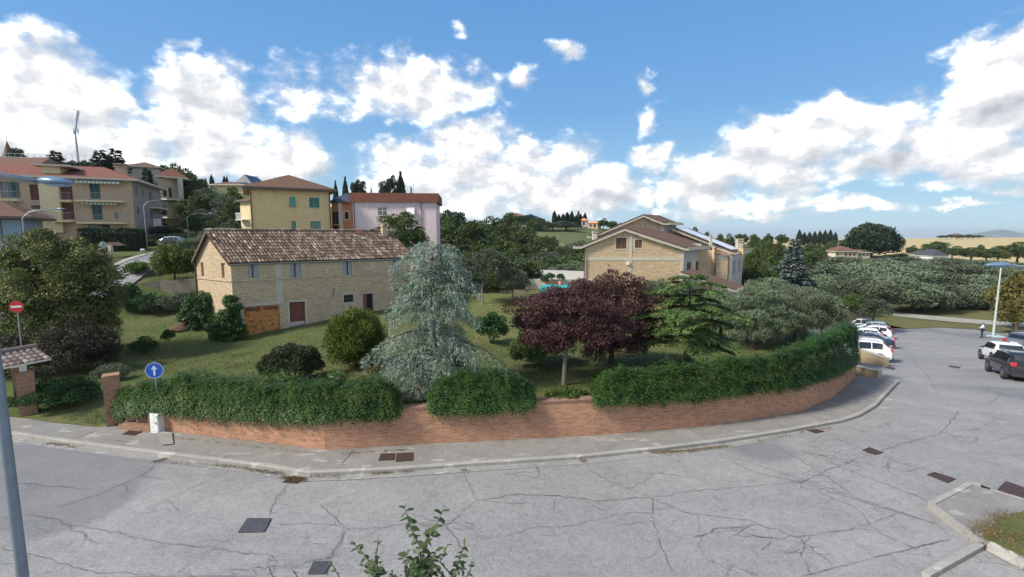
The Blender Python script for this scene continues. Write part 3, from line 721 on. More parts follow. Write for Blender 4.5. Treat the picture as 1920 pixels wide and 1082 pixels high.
def tree(kind, u, vtop, d, wpx, label, cat='tree', group=None, sink=.15, name=None):
    p = DT(u, d); top = D(u, vtop, d).z; H = max(1.2, top - p.z) + sink; w = wpx / F * d
    kcount[kind] = kcount.get(kind, 0) + 1; pr = PROTO[kind]; cm, tm = pr[kcount[kind] % len(pr)]
    baseH = {'cypress': 7.2, 'conifer': 7.1, 'spruce': 7.1}.get(kind, 7.3); baseW = {'cypress': 1.9, 'conifer': 5.4, 'spruce': 4.5, 'pine': 7.6}.get(kind, 6.6)
    t = thing(name or NAMES[kind], label, cat, (p.x, p.y, p.z - sink), rnd.uniform(0, 6.28), group)
    sz = H / baseH; sx = w / baseW; t.scale = (sx, sx, sz)
    mobj('crown', cm, t); mobj('trunk', tm, t)
    return t

# ---- trees seen beyond the garden, (kind, u, top v, depth, width px)
ORD = ['first','second','third','fourth','fifth','sixth','seventh','eighth','ninth','tenth','eleventh','twelfth','thirteenth','fourteenth','fifteenth','sixteenth','seventeenth','eighteenth','nineteenth','twentieth','twenty-first','twenty-second','twenty-third','twenty-fourth','twenty-fifth','twenty-sixth','twenty-seventh','twenty-eighth','twenty-ninth','thirtieth']
ADJ = {'broad': 'round leafy', 'olive': 'silvery olive', 'fresh': 'bright green', 'autumn': 'yellowish green', 'cypress': 'slim dark', 'pine': 'flat topped dark', 'conifer': 'pointed dark', 'spruce': 'blue grey', 'greygreen': 'dull grey green'}
def row(group, label, items, cat='tree', ws=1.0, sink=.15):
    items = sorted(items, key=lambda q: q[1]); n = len(items)
    for i, (k, u, vt, d, w) in enumerate(items):
        o = ORD[i] + ' from the left' if i < n / 2 else ORD[n - 1 - i] + ' from the right'
        tree(k, u, vt, d, w * ws, '%s %s, %s of the %s' % (ADJ[k], cat, o, group), cat, group, sink)
row('dark trees above the red roofs', 'dark tree rising above the red apartment roofs', [('pine',188,300,92,56),('conifer',214,286,95,80),('conifer',242,284,98,78),('pine',62,280,150,30),('pine',268,312,110,60),('conifer',134,288,105,66),('pine',165,304,100,60),('pine',225,300,100,70)])
tree('conifer', 296, 318, 84, 52, 'tall dark conifer between the two brick apartment blocks')
tree('pine', 322, 424, 74, 64, 'dark flat-topped pine beside the small brick outbuilding')
row('slope trees beside the yellow house', 'bushy tree on the slope between the brick block and the yellow house',
    [('broad',345,308,104,66),('broad',378,318,100,58),('broad',330,312,112,60),('greygreen',405,348,94,60),('greygreen',432,360,88,56),('broad',447,372,80,50),('greygreen',395,392,80,60),('broad',425,402,76,60),('greygreen',446,410,72,46),('broad',378,400,78,50),('fresh',448,352,100,36),('greygreen',415,425,68,50),('broad',360,340,98,50),('broad',390,365,90,60),('broad',365,375,90,55)])
row('grey olive bushes behind the farmhouse', 'grey olive bush behind the stone farmhouse', [('olive',335,446,56,50),('olive',368,444,58,60),('olive',400,436,60,50),('olive',438,430,62,50),('olive',462,432,63,40)], 'bush')
row('thin cypresses on the left skyline', 'thin cypress on the skyline left of the yellow house', [('cypress',393,342,150,7),('cypress',402,337,160,5),('cypress',413,331,160,9),('cypress',436,333,165,8),('cypress',441,333,168,6),('cypress',378,330,150,9)])
row('cypresses behind the pink house', 'rounded cypress behind the orange and pink houses', [('cypress',638,343,105,14),('cypress',656,336,105,17)])
tree('pine', 682, 333, 110, 36, 'dark bushy pine behind the pink house, next to two cypresses')
tree('cypress', 703, 350, 110, 5, 'very thin short cypress above the pink roof')
tree('pine', 736, 330, 108, 44, 'spreading dark cedar above the pink roof')
tree('cypress', 757, 327, 110, 26, 'pointed dark conifer above the right part of the pink roof')
tree('conifer', 776, 351, 110, 12, 'small dark conifer tip above the pink roof')
mid = [('pine',852,388,95,70),('broad',838,402,85,60),('broad',880,412,92,60),('fresh',905,410,110,50),('broad',928,404,125,48),('broad',948,398,150,50),('pine',988,402,215,44),('broad',1010,408,205,40),('broad',962,414,140,56),
 ('broad',985,428,120,60),('broad',940,432,104,64),('broad',900,436,92,66),('broad',858,436,82,70),('broad',1000,446,100,50),('greygreen',970,456,92,60),('broad',922,458,84,62),('broad',882,458,76,62),('greygreen',846,464,70,60),
 ('greygreen',1060,452,100,46),('greygreen',1085,446,104,40),('greygreen',1032,470,88,60),('greygreen',1068,476,84,64),('olive',1000,476,82,60),('olive',1045,494,76,60),('olive',1080,494,74,56),('fresh',1010,496,74,50),('greygreen',958,470,76,50),('broad',828,440,92,40),('broad',1030,440,130,30)]
row('wooded dip beside the pink house', 'leafy tree in the wooded dip between the pink house and the villa', mid, ws=1.28, sink=2.0)
row('trees behind the back wall', '', [(a_, b_, c_, 48.8 + (d_ - 56) * .35 if b_ < 985 else max(d_, 62) + 4, e_) for a_, b_, c_, d_, e_ in [('greygreen',838,476,58,80),('broad',868,470,60,84),('fresh',903,482,58,70),('greygreen',935,470,62,84),('broad',968,468,66,90),('broad',1000,486,62,70),('olive',1022,500,60,66),('greygreen',1058,494,66,80),('olive',1088,500,62,66),('broad',1080,474,72,80),('broad',1040,478,74,80),('olive',1008,512,56,56),('broad',1092,452,92,60),('broad',1052,462,92,60),('broad',1088,470,80,70),('greygreen',1020,466,80,70),('broad',985,452,84,80),('broad',945,448,84,80),('broad',905,452,80,80),('olive',1070,486,66,70),('greygreen',890,500,56,60),('broad',925,500,56,60)]], ws=1.15, sink=2.0)
row('dark trees along the middle skyline', 'dark tree along the skyline left of the small hill house', [('cypress',1038+i*8,396+(i*7)%9,232+3*i,11) for i in range(8)] + [('conifer',1060,398,225,14),('conifer',1082,396,230,16)])
row('trees near the small hill house', 'tree beside the small hill house above the green slope', [('broad',1128,409,235,22),('broad',1146,414,240,26),('broad',1166,418,250,30),('broad',1010,408,240,30),('greygreen',1060,414,215,60),('greygreen',1035,416,212,50)])
# right of the villa
row('horizon trees beyond the villa', 'small dark tree along the horizon right of the villa', [('broad',1294,424,150,34),('broad',1318,432,160,26),('broad',1342,437,170,26),('broad',1366,437,210,30),('broad',1385,437,260,26),('broad',1408,438,230,26),('broad',1432,436,200,30),('broad',1458,438,300,26),('pine',1432,440,260,20),('broad',1578,444,240,30),('broad',1552,450,260,26)])
row('cypress clump on the wheat field', 'cypress in the row at the edge of the wheat field', [('cypress',1490+i*9.5,431+(i*5)%6,395+4*i,11) for i in range(8)])
row('trees beside the blue spruce', 'leafy tree between the villa and the blue spruce', [('broad',1408,470,70,50),('broad',1425,492,66,50),('broad',1428,450,96,44),('broad',1450,452,105,46),('fresh',1414,462,90,40),('greygreen',1432,484,76,50),('fresh',1440,466,92,40),('broad',1402,500,62,46)])
tree('spruce', 1483, 447, 60, 84, 'grey blue spruce standing in front of the olive grove')
_p = DT(1626, 200); _H = D(1626, 421, 200).z - _p.z; BIGPINE = (_p, _H)
row('trees around the far houses', 'tree beside the far houses below the wheat field', [('broad',1520,452,200,40),('broad',1545,456,190,46),('broad',1500,462,150,44),('autumn',1669,458,215,12),('broad',1702,459,225,22),('broad',1745,452,230,56),('broad',1776,460,220,44),('broad',1812,462,205,60),('broad',1840,466,190,50),('broad',1720,472,190,34),('autumn',1862,466,190,40),('broad',1898,452,205,66),('broad',1925,458,200,50),('broad',1680,474,185,30),('broad',1660,476,180,30),('broad',1530,470,150,40)])
row('trees out in wheat field', 'small round tree out in the wheat field', [('broad',1828,458,430,12),('broad',1856,462,400,16),('broad',1870,464,395,14)])
row('trees on the wheat ridge', 'tree in the dark clump on the ridge of the wheat field', [('broad',1752+i*10,441-(i%3),640,15) for i in range(8)])
def grp(lst): return [('olive' if i % 4 else 'greygreen', u, vt, d, w) for i, (u, vt, d, w) in enumerate(lst)]
row('olive grove front row', '', grp([(1560,506,74,110),(1612,512,76,110),(1660,510,78,115),(1712,520,78,110),(1760,526,82,110),(1806,528,84,110),(1852,534,84,110),(1898,540,84,110),(1500,520,62,84),(1428,514,58,80),(1528,512,66,84),(1735,536,78,90),(1590,524,70,80)]), sink=1.3)
row('olive grove middle row', '', grp([(1545,492,92,120),(1600,488,90,125),(1652,492,98,120),(1705,498,98,120),(1758,504,94,120),(1810,508,94,120),(1862,514,94,120),(1910,520,94,110)]), sink=1.3)
row('olive grove back row', '', grp([(1560,480,120,100),(1600,478,140,95),(1645,482,120,100),(1700,484,125,110),(1756,486,125,110),(1812,490,120,110),(1868,494,118,110),(1920,500,110,110),(1690,478,150,100),(1790,482,150,100),(1860,486,145,100)]), sink=1.0)
tree('autumn', 1912, 498, 62, 110, 'yellowish green tree behind the street lamp at the car park')
tree('autumn', 1905, 552, 58, 70, 'low yellowing tree beside the car park verge')
tree('greygreen', 1640, 556, 60, 66, 'low rounded bush behind the car park end wall', 'bush', name='rounded_bush')
row('bright green vines behind the railing', 'bright green vine bush behind the blue railing', [('fresh',1560,556,52,44),('fresh',1590,552,54,40),('fresh',1545,566,48,36)], 'bush')
tree('broad', 1610, 548, 62, 60, 'leafy bush behind the corner of the blue railing', 'bush', name='leafy_bush')

# ---- garden trees (own meshes)
_r = 48 / F * 200
_t = thing('pine_tree', 'big dark round pine behind the pale farmhouse', 'tree', tuple(_p))
mobj('crown', crown_mesh('crown', np.random.RandomState(9), [(0, 0, _H * .56, _r * .85, _r * .85, _H * .42), (-_r * .45, 0, _H * .42, _r * .5, _r * .5, _H * .3), (_r * .5, 0, _H * .4, _r * .5, _r * .5, _H * .3)], 110, 2.2, 13000, 1.0, .5, m_ldark, upb=.5, low=-.8), _t)
trunk_mb(_H, .5, random.Random(3), 5, 4).build('trunk', m_bark, _t, local=True)

def own_tree(name, u, vbase, crown_me, trunk_mb_, bark, label, cat='tree', p=None, rotz=0, group=None):
    p = p or PT(u, vbase); t = thing(name, label, cat, (p.x, p.y, p.z), rotz, group)
    mobj('crown', crown_me, t)
    if trunk_mb_ is not None: trunk_mb_.build('trunk', bark, t, local=True)
    return t
RS = np.random.RandomState
def fit(u, vbase, vtop, d=None):
    p = PT(u, vbase) if d is None else DT(u, d); dd = p.y / ray(u, vbase).y if d is None else d
    return p, D(u, vtop, dd).z - p.z, dd
# blue weeping cedar
p, H, dd = fit(815, 730, 452); W = 118 / F * dd
cm, br = layered(RS(21), H, W * 1.10, 92, m_lblue, .16, .030, droop=.52, n_per=680, z0=.07, hang=.62, bw=.30, tiltup=.34, prof=([0, .1, .22, .38, .5, .65, .8, .92, 1], [.50, .78, 1.0, .98, .80, .66, .58, .50, .26]), irr=(.42, 1.22), nrmix=.9)
own_tree('blue_cedar', 815, 730, cm, branch_mb(H, .17, br), m_bark, 'blue grey weeping cedar in front of the stone farmhouse')
# green deodar
p, H, dd = fit(1287, 694, 514); W = 96 / F * dd
cm, br = layered(RS(33), H, W * 1.08, 40, m_lcedar, .19, .055, droop=.34, n_per=1150, z0=.26, hang=.10, bw=.44, tiltup=.30, prof=([0, .3, .45, .6, .75, .88, 1], [.8, 1.0, 1.0, .95, .78, .6, .35]), irr=(.62, 1.1), flat=.12)
own_tree('green_cedar', 1287, 694, cm, branch_mb(H, .17, br), m_bark, 'green layered cedar between the purple plum and the olives')
# purple plums
p, H, dd = fit(1057, 722, 522)
mains = [(-.1, 0, 2.75, 1.75, 1.5, 1.45), (-1.2, .2, 2.9, 1.1, 1, 1.1), (.9, 0, 2.1, 1.2, 1.1, .9), (.6, .4, H - 1.1, 1.1, 1, .9), (-.7, -.2, 1.9, 1.1, .9, .7), (1.5, .1, 2.4, 1.2, 1.1, 1.1)]
own_tree('purple_plum_tree', 1057, 722, crown_mesh('crown', RS(5), mains, 140, .42, 38000, .10, .055, m_lplum, upb=.7), trunk_mb(H, .10, random.Random(4), 6, 1.1, fork=.4, lean=(.25, 0)), m_barkl, 'purple leaved plum tree with a slim pale trunk near the wall')
p2 = DT(1148, 23.5); H = D(1148, 508, 23.5).z - p2.z
mains = [(0, 0, H * .52, 2.1, 1.8, H * .40), (1.2, 0, H * .60, 1.2, 1.1, 1.3), (-1.1, .3, H * .62, 1.2, 1.1, 1.2), (.9, -.3, H * .26, 1.5, 1.1, .9), (.2, 0, H * .83, 1.3, 1.0, .8), (-.8, 0, H * .24, 1.4, 1, .8), (1.4, 0, H * .42, 1.1, 1, 1.0), (-1.5, -.3, H * .42, 1.3, 1, 1.1), (0, -.4, H * .2, 1.6, 1, .8)]
own_tree('purple_plum_tree', 0, 0, crown_mesh('crown', RS(6), mains, 160, .46, 42000, .105, .06, m_lplum, upb=.7), trunk_mb(H, .13, random.Random(5), 6, 1.3, fork=.3), m_bark, 'broad dark purple plum tree in front of the villa gable', p=p2)
# olives in the garden
for (u, vb, vt, w, sd, lab) in [(1412, 655, 532, 125, 8, 'olive tree just right of the green cedar'), (1492, 640, 534, 130, 9, 'olive tree standing beside the beige parking wall and railing'), (1350, 640, 545, 80, 10, 'olive tree behind the green cedar')]:
    p, H, dd = fit(u, vb, vt); r = w / 2 / F * dd
    mains = [(0, 0, H * .55, r, r, H * .40), (r * .6, 0, H * .48, r * .6, r * .6, H * .32), (-r * .6, 0, H * .5, r * .6, r * .6, H * .34), (0, 0, H * .3, r * .8, r * .7, H * .22), (0, 0, H * .7, r * .7, r * .7, H * .3)]
    own_tree('olive_tree', u, vb, crown_mesh('crown', RS(sd), mains, 150, .42, 36000, .15, .034, m_lolive, upb=1.2), trunk_mb(H, .14, random.Random(sd), 5, .9, fork=.25), m_bark, lab)
for (u, vb, vt, w, sd, lab, k) in [(905, 570, 466, 92, 12, 'thin stemmed leafy tree behind the low garden wall', m_lgrey), (962, 566, 508, 62, 13, 'small rounded olive tree left of the pool terrace', m_lolive), (1225, 600, 528, 70, 14, 'small olive tree right behind the purple plum', m_lolive), (1540, 640, 560, 50, 19, 'little olive tree at the car park corner of the garden', m_lolive)]:
    p, H, dd = fit(u, vb, vt); r = w / 2 / F * dd
    mains = [(0, 0, H * .66, r, r, H * .30), (r * .3, 0, H * .8, r * .6, r * .6, H * .16), (-r * .4, 0, H * .58, r * .5, r * .5, H * .2)]
    own_tree('slender_tree' if sd == 12 else 'olive_tree', u, vb, crown_mesh('crown', RS(sd), mains, 60, .5, 9000, .2, .06, k, upb=.7), trunk_mb(H, .09, random.Random(sd), 5, .8, fork=.35), m_barkl, lab)
# round bay ball
p, H, dd = fit(668, 690, 573); r = 61 / F * dd
mains = [(0, 0, H * .5, r * .86, r * .86, H * .44)]
own_tree('round_bay_bush', 668, 690, crown_mesh('crown', RS(15), mains, 260, .30, 30000, .13, .05, m_lbay, low=-.95, upb=.8, squash=1.1, low_leaf=-1), trunk_mb(H * .7, .08, random.Random(3), 3, .4), m_bark, 'large clipped yellow green round bush in front of the farmhouse', 'bush')
# dark loose bush
def bush(name, u, vb, vt, w, n, L, Wd, mat, lab, sd, upb=.5, nsub=50, rsub=.28, d=None, low=-.3, cat='bush', group=None, depth=.9):
    p, H, dd = fit(u, vb, vt, d); r = w / 2 / F * dd
    mains = [(0, 0, H * .45, r * .85, r * depth, H * .45), (r * .4, 0, H * .35, r * .5, r * .5, H * .3), (-r * .45, 0, H * .35, r * .5, r * .5, H * .3)]
    mb = MB(); q = random.Random(sd)
    for k in range(7):
        a = k * .9; mb.tube([(0, 0, -.1), (math.cos(a) * r * .3, math.sin(a) * r * .3, H * .35), (math.cos(a) * r * .6, math.sin(a) * r * .6, H * .7)], [.03, .02, .008], 5)
    t = thing(name, lab, cat, (p.x, p.y, p.z), 0, group)
    mobj('foliage', crown_mesh('foliage', RS(sd), mains, nsub, min(rsub, H * .3), n, L, Wd, mat, low=low, upb=upb, low_leaf=-1), t)
    mb.build('stems', m_bark, t, local=True)
    return t
bush('rosemary_bush', 552, 716, 638, 128, 22000, .13, .04, m_leaf('rosemary_leaves', (.022, .034, .016), (.06, .075, .035), .1, pvar=.1), 'dark loose bush left of the round bush behind the long hedge', 41, upb=.9)
bush('low_fir_bush', 1008, 684, 606, 125, 15000, .14, .05, m_lcedar, 'low dark green fir bush under the purple plum tree', 42, upb=.2)
bush('dark_bush', 922, 645, 578, 62, 8000, .12, .06, m_livy, 'dark rounded bush right behind the blue cedar', 43)
bush('small_shrub', 271, 664, 628, 44, 5000, .09, .035, m_lhedge, 'small dense green shrub alone on the left lawn', 44, upb=.9)
bush('ground_cover_bush', 1065, 752, 728, 90, 4500, .09, .05, m_lgreen, 'low light green plants on top of the brick wall', 45)
bush('yucca_clump', 1145, 726, 700, 60, 500, .40, .04, m_lgreen, 'spiky yucca leaves at the left end of the right hedge', 46, upb=1.2, nsub=8)
bush('lavender_clump', 208, 716, 684, 54, 5000, .13, .025, m_lolive, 'grey lavender clump behind the right gate pillar', 47, upb=1.0)
bush('wild_bush', 236, 578, 526, 62, 7000, .14, .07, m_livy, 'dark green bush at the foot of the side street', 48)
bush('street_bush', 262, 530, 488, 40, 5000, .14, .07, m_lgreen, 'round green bush beside the pale side street', 49, d=46)
bush('weedy_bank_bush', 315, 586, 552, 100, 5000, .16, .05, m_lgrey, 'weedy undergrowth at the foot of the low stone wall', 50)
bush('weedy_bank_bush', 270, 588, 548, 80, 5000, .16, .05, m_livy, 'dark weeds between the low stone wall and the left lawn', 55)
bush('weedy_bank_bush', 352, 580, 545, 70, 4000, .16, .05, m_lgrey, 'tall dry weeds against the low stone wall next to the farmhouse', 56)
bush('rose_bush', 50, 640, 588, 120, 9000, .10, .06, m_lgreen, 'green rose hedge below the red no entry sign', 51)
bush('rose_bush', 634, 722, 692, 26, 900, .08, .05, m_lgreen, 'tiny white flowering rose left of the barrel planter', 52)
p, H, dd = fit(634, 722, 690)
fl = MB()
for k in range(16): fl.lathe([(.001, -.02), (.035, 0), (.03, .03), (.001, .04)], (p.x + rnd.uniform(-.25, .25), p.y + rnd.uniform(-.3, .1), p.z + rnd.uniform(.25, .62)), 8)
m_white = m_plain('white_paint', (.78, .78, .76), .5, .05)
fo = [o for o in bpy.data.objects if o.get('label', '').startswith('tiny white flowering')][0]; fl.build('blossoms', m_white, fo)
# big round-headed tree at left
p = DT(108, 29.5); H = D(108, 428, 29.5).z - p.z; r = 97 / F * 29.5
mains = [(0, 0, H * .60, r * .95, r * .8, H * .38), (-r * .55, 0, H * .50, r * .55, r * .6, H * .30), (r * .55, 0, H * .52, r * .55, r * .6, H * .34), (r * .35, 0, H * .28, r * .6, r * .6, H * .24), (-r * .2, 0, H * .3, r * .6, r * .6, H * .22)]
own_tree('round_headed_tree', 0, 0, crown_mesh('crown', RS(60), mains, 300, .62, 78000, .17, .085, m_lbig, upb=.1, hang=.3, low=-.9), trunk_mb(H, .2, random.Random(8), 7, 1.6), m_bark, 'large round headed olive green tree beside the side street', p=p)
for (u, d, vt, vb_, w, sd, lab) in [(62, 25.5, 614, 0, 190, 61, 'dark brownish bush mass behind the roofed gate pillar'), (150, 27, 590, 0, 120, 62, 'dark brownish bush under the large round headed tree')]:
    p = DT(u, d); H = D(u, vt, d).z - p.z; r = w / 2 / F * d
    t = thing('dark_plum_bush', lab, 'bush', tuple(p))
    mobj('foliage', crown_mesh('foliage', RS(sd), [(0, 0, H * .5, r * .9, r * .5, H * .45), (r * .5, 0, H * .4, r * .5, r * .5, H * .35), (-r * .5, 0, H * .4, r * .5, r * .5, H * .35)], 90, .42, 17000, .11, .07, m_lplumbush, low=-.8, low_leaf=-1), t)
    trunk_mb(H, .07, random.Random(sd), 6, .8, fork=.15).build('trunk', m_bark, t, local=True)
bush('undergrowth_bush', 105, 762, 706, 150, 11000, .10, .06, m_livy, 'dark low undergrowth right behind the roofed gate pillar', 63)
# round tree above the low stone wall
p = DT(332, 45.5); H = D(332, 457, 45.5).z - p.z; r = 39 / F * 45.5
own_tree('round_street_tree', 0, 0, crown_mesh('crown', RS(64), [(0, 0, H * .58, r, r * .9, H * .38), (r * .5, 0, H * .55, r * .6, r * .6, H * .3)], 130, .46, 22000, .16, .08, m_lbay, upb=.2, low=-.9), trunk_mb(H, .1, random.Random(9), 4, .6), m_bark, 'dense yellow green round tree above the low stone wall', p=p)
# small topiary on a stem
p, H, dd = fit(318, 662, 616)
own_tree('small_standard_tree', 318, 662, crown_mesh('crown', RS(65), [(0, 0, H * .72, .42, .42, .32)], 20, .16, 2200, .09, .04, m_lhedge), trunk_mb(H * .8, .02, random.Random(9), 2, .15), m_barkl, 'small round shrub on a thin white stem', 'bush')
# bush hiding the corner of the pink house
p = DT(750, 58); H = D(750, 398, 58).z - p.z; r = 50 / F * 58
own_tree('loquat_tree', 0, 0, crown_mesh('crown', RS(66), [(0, 0, H * .66, r * .9, r * .7, H * .3), (-r * .6, 0, H * .5, r * .5, r * .5, H * .25), (r * .4, 0, H * .5, r * .6, r * .6, H * .25)], 70, .7, 12000, .26, .12, m_lgreen), trunk_mb(H, .18, random.Random(10), 5, 1.2), m_bark, 'dark glossy tree in front of the pink house', p=p)

# ivy climbing on the farmhouse corner is built with the farmhouse; hedges that hang over the brick wall
def arc_pts(P, zs):
    L = [0]
    for a, b in zip(P, P[1:]): L.append(L[-1] + (Vector((b.x, b.y)) - Vector((a.x, a.y))).length)
    return L
WL = arc_pts(WB, WZ)
def wall_at(u):                                     # wall foot, height and inward normal under picture column u
    us = [q[0] for q in WALL_PX]
    k = max(0, min(len(us) - 2, [i for i in range(len(us)) if us[i] <= max(u, us[0])][-1] if u >= us[0] else 0))
    q = (u - us[k]) / (us[k + 1] - us[k]); a, b = WB[k], WB[k + 1]; p = a.lerp(b, q); h = WZ[k] * (1 - q) + WZ[k + 1] * q
    t = Vector((b.x - a.x, b.y - a.y, 0)).normalized(); return p, h, Vector((-t.y, t.x, 0)), t
def hedge(name, label, nodes, n, sd, mat=m_lhedge, L=.085, W=.030):
    nodes = [(u, h, dr * .30, r) for u, h, dr, r in nodes]
    """nodes: (u, height above wall top, drop below it, reach inwards)"""
    rs = RS(sd); us = np.array([q[0] for q in nodes]); a = np.array(nodes); K_ = 7; nf = n // 5
    base = [wall_at(u) for u in us]
    B = np.array([(b[0].x, b[0].y, float(zroad(b[0].x, b[0].y)) + b[1] + (.32 if u_ < 700 else .20)) for b, u_ in zip(base, us)]); NN = np.array([tuple(b[2]) for b in base]); TT = np.array([tuple(b[3]) for b in base])
    seg = np.r_[0, np.cumsum(np.linalg.norm(np.diff(B[:, :2], axis=0), axis=1))]
    s = rs.rand(nf) * seg[-1]
    ip = lambda arr: np.stack([np.interp(s, seg, arr[:, j]) for j in range(arr.shape[1])], 1)
    b = ip(B); nn = ip(NN); tt = ip(TT); hgt, drop, reach = ip(a[:, 1:]).T
    th = rs.uniform(0, 1, nf)
    ph = rs.uniform(0, 6.28, (3, 14)); fr = rs.uniform(.6, 9.0, 14); ft = rs.uniform(2, 20, 14)
    nz = sum(np.sin(s * fr[k] + ph[0][k] + np.sin(th * ft[k] + ph[1][k]) * 1.8) / (1 + fr[k] * .18) for k in range(14)) / 3.2
    ends = np.clip(np.minimum(s, seg[-1] - s) / .35, 0, 1) ** .5
    bulge = (1 + .30 * nz + rs.normal(0, .08, nf)) * (.35 + .65 * ends)
    ang = (-.36 + th * 1.28) * np.pi; out = np.cos(ang); upv = np.sin(ang)
    edge = .35 * np.sin(s * 3.1 + ph[2][0]) + .3 * np.sin(s * 7.7 + ph[2][1])
    ry = np.where(upv < 0, drop * (1 + edge), hgt) * bulge; rx = np.where(out > 0, .19, reach * .55) * bulge
    dep = rs.uniform(.5, 1.0, nf) ** .5
    pos = b + nn * (.20 - out * rx * dep)[:, None] + np.array([0, 0, 1]) * (upv * ry * dep)[:, None]
    outward = -nn * out[:, None] + np.array([0, 0, 1]) * upv[:, None]
    dirn = outward * .8 + sph(rs, nf) * .55 + np.array([0, 0, .25]) - nn * .35; dirn /= np.linalg.norm(dirn, axis=1, keepdims=True)
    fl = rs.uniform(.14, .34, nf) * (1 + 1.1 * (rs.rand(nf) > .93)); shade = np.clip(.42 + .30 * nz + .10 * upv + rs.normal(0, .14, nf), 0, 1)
    P_, A_, T_, N_ = [], [], [], []
    for k in range(K_):
        q = (k + .6) / K_; p = pos + dirn * (fl * q)[:, None] + np.array([0, 0, -1]) * (fl * q ** 2 * .75)[:, None]
        sidev = np.cross(dirn, [0, 0, 1]); sidev /= np.maximum(np.linalg.norm(sidev, axis=1, keepdims=True), 1e-6); sg = 1 if k % 2 else -1
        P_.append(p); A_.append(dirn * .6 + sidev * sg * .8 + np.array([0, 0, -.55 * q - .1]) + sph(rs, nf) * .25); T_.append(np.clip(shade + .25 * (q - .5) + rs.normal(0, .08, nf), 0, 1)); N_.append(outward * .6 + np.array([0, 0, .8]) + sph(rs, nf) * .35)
    pos, ax, tint, nr = map(np.concatenate, (P_, A_, T_, N_)); m = len(pos)
    t = thing(name, label, 'hedge', tuple(B[0]))
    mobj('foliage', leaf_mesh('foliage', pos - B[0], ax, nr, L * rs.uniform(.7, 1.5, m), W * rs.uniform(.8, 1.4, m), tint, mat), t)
    st = MB()
    for k in range(int(seg[-1] * 3)):
        q = rs.rand() * seg[-1]; c = Vector([np.interp(q, seg, B[:, j]) for j in range(3)]); c2 = Vector([np.interp(q, seg, NN[:, j]) for j in range(3)])
        st.tube([c + c2 * .7 + Vector((0, 0, -.4)), c + c2 * .45 + Vector((0, 0, .3)), c + c2 * .1 + Vector((0, 0, .25)), c - c2 * .15 + Vector((0, 0, -.05))], [.02, .015, .01, .004], 5, cap=False)
    st.tube([Vector(B[k]) + Vector(NN[k]) * .7 - Vector((0, 0, .4)) for k in range(len(B))], .025, 5)
    st.build('stems', m_bark, t)
    return t
hedge('jasmine_hedge', 'long dark green hedge spilling over the left part of the brick wall', [(212,.55,.45,1.6),(300,.8,.22,2.6),(360,1.1,.15,3.4),(410,.85,.15,3.6),(470,1.05,.2,3.6),(530,.75,.25,3.2),(590,.95,.30,2.8),(640,.75,.35,2.4),(700,1.0,.42,2.2),(752,.6,.45,1.2)], 66000, 71)
hedge('jasmine_hedge', 'separate dark green bush hanging over the middle of the brick wall', [(806,.6,.45,.9),(850,1.0,.55,1.5),(910,1.05,.55,1.6),(960,.9,.55,1.3),(1000,.5,.4,.8)], 21000, 72)
hedge('jasmine_hedge', 'bright green hedge spilling over the wall below the cedar and olives', [(1112,.5,.35,1.0),(1160,.85,.50,1.5),(1210,.65,.50,1.9),(1270,.95,.50,2.1),(1320,.75,.50,1.8),(1380,1.05,.50,1.8),(1430,.9,.45,1.8),(1500,1.2,.45,1.8)], 50000, 73)
hedge('jasmine_hedge', 'tall end of the hedge above the wall beside the parked cars', [(1492,1.3,.45,1.8),(1530,1.25,.45,1.8),(1560,1.6,.5,1.8),(1590,1.6,.5,1.8),(1602,1.4,.5,1.6)], 44000, 74)

# ---- grass blades on the near lawn
def grass():
    rs = RS(90); n = 110000
    u = rs.uniform(40, 1560, n); d = 17 + 26 * rs.rand(n) ** 1.2; x = (u - 960) / F * d; y = .985 * d
    ok = inpoly(x, y, [(a, b + .3) for a, b in bnd[3:]] + [(40, 60), (-60, 60)])
    x, y = x[ok], y[ok]; n = len(x); z = zter(x, y)
    h = rs.uniform(.04, .11, n) * (1 + .9 * (np.sin(x * 1.3 + np.sin(y * 1.7) * 2) * np.sin(y * .9 + 1) > .35))
    pos = np.c_[x, y, z]; ax = np.c_[rs.normal(0, .5, (n, 2)), np.ones(n)]
    me = leaf_mesh('grass', pos, ax, np.c_[rs.normal(size=(n, 2)), np.zeros(n)], h, .024, np.clip(rs.rand(n), 0, 1), m_leaf('grass_blades', (.060, .080, .024), (.16, .15, .06), .2, pvar=.05))
    tag(mobj('grass', me), 'short rough grass of the garden lawn', 'grass', kind='stuff')
grass()
# ---------------------------------------------------------------- building materials
m_stone = m_brick('old_brickwork', (.74, .58, .385), (.52, .385, .24), (.40, .33, .235), .34, .10, .020, .40, (.33, .26, .175), wob=.12, bstr=1.0, patch=(.50, .44, .34, .35))
m_wallbrick = m_brick('orange_brick', (.60, .285, .155), (.40, .18, .10), (.46, .35, .26), .27, .068, .012, .38, (.24, .13, .085), wob=.012, bstr=.6)
m_pillarbrick = m_brick('pillar_brick', (.40, .21, .125), (.32, .15, .09), (.38, .28, .21), .27, .068, .012, .25, (.22, .13, .09), bstr=.6)
m_tanbrick = m_brick('tan_brick', (.54, .39, .265), (.44, .31, .205), (.50, .41, .30), .27, .07, .010, .20, (.36, .27, .18), bstr=.4)
m_villabrick = m_brick('villa_brick', (.70, .53, .33), (.52, .36, .21), (.50, .40, .28), .50, .10, .012, .22, (.40, .29, .18), bstr=.4)  # raised in tone, sunlight on the villa put into the colour
m_yellow = m_stucco('yellow_stucco', (.66, .49, .26))
m_pink = m_stucco('pink_stucco', (.70, .56, .56))
m_orange = m_stucco('orange_stucco', (.68, .30, .16))
m_cream = m_stucco('cream_stucco', (.66, .55, .34))
m_pale = m_stucco('pale_plaster', (.50, .455, .375))
m_greyw = m_stucco('grey_plaster_and_shade', (.42, .40, .37))
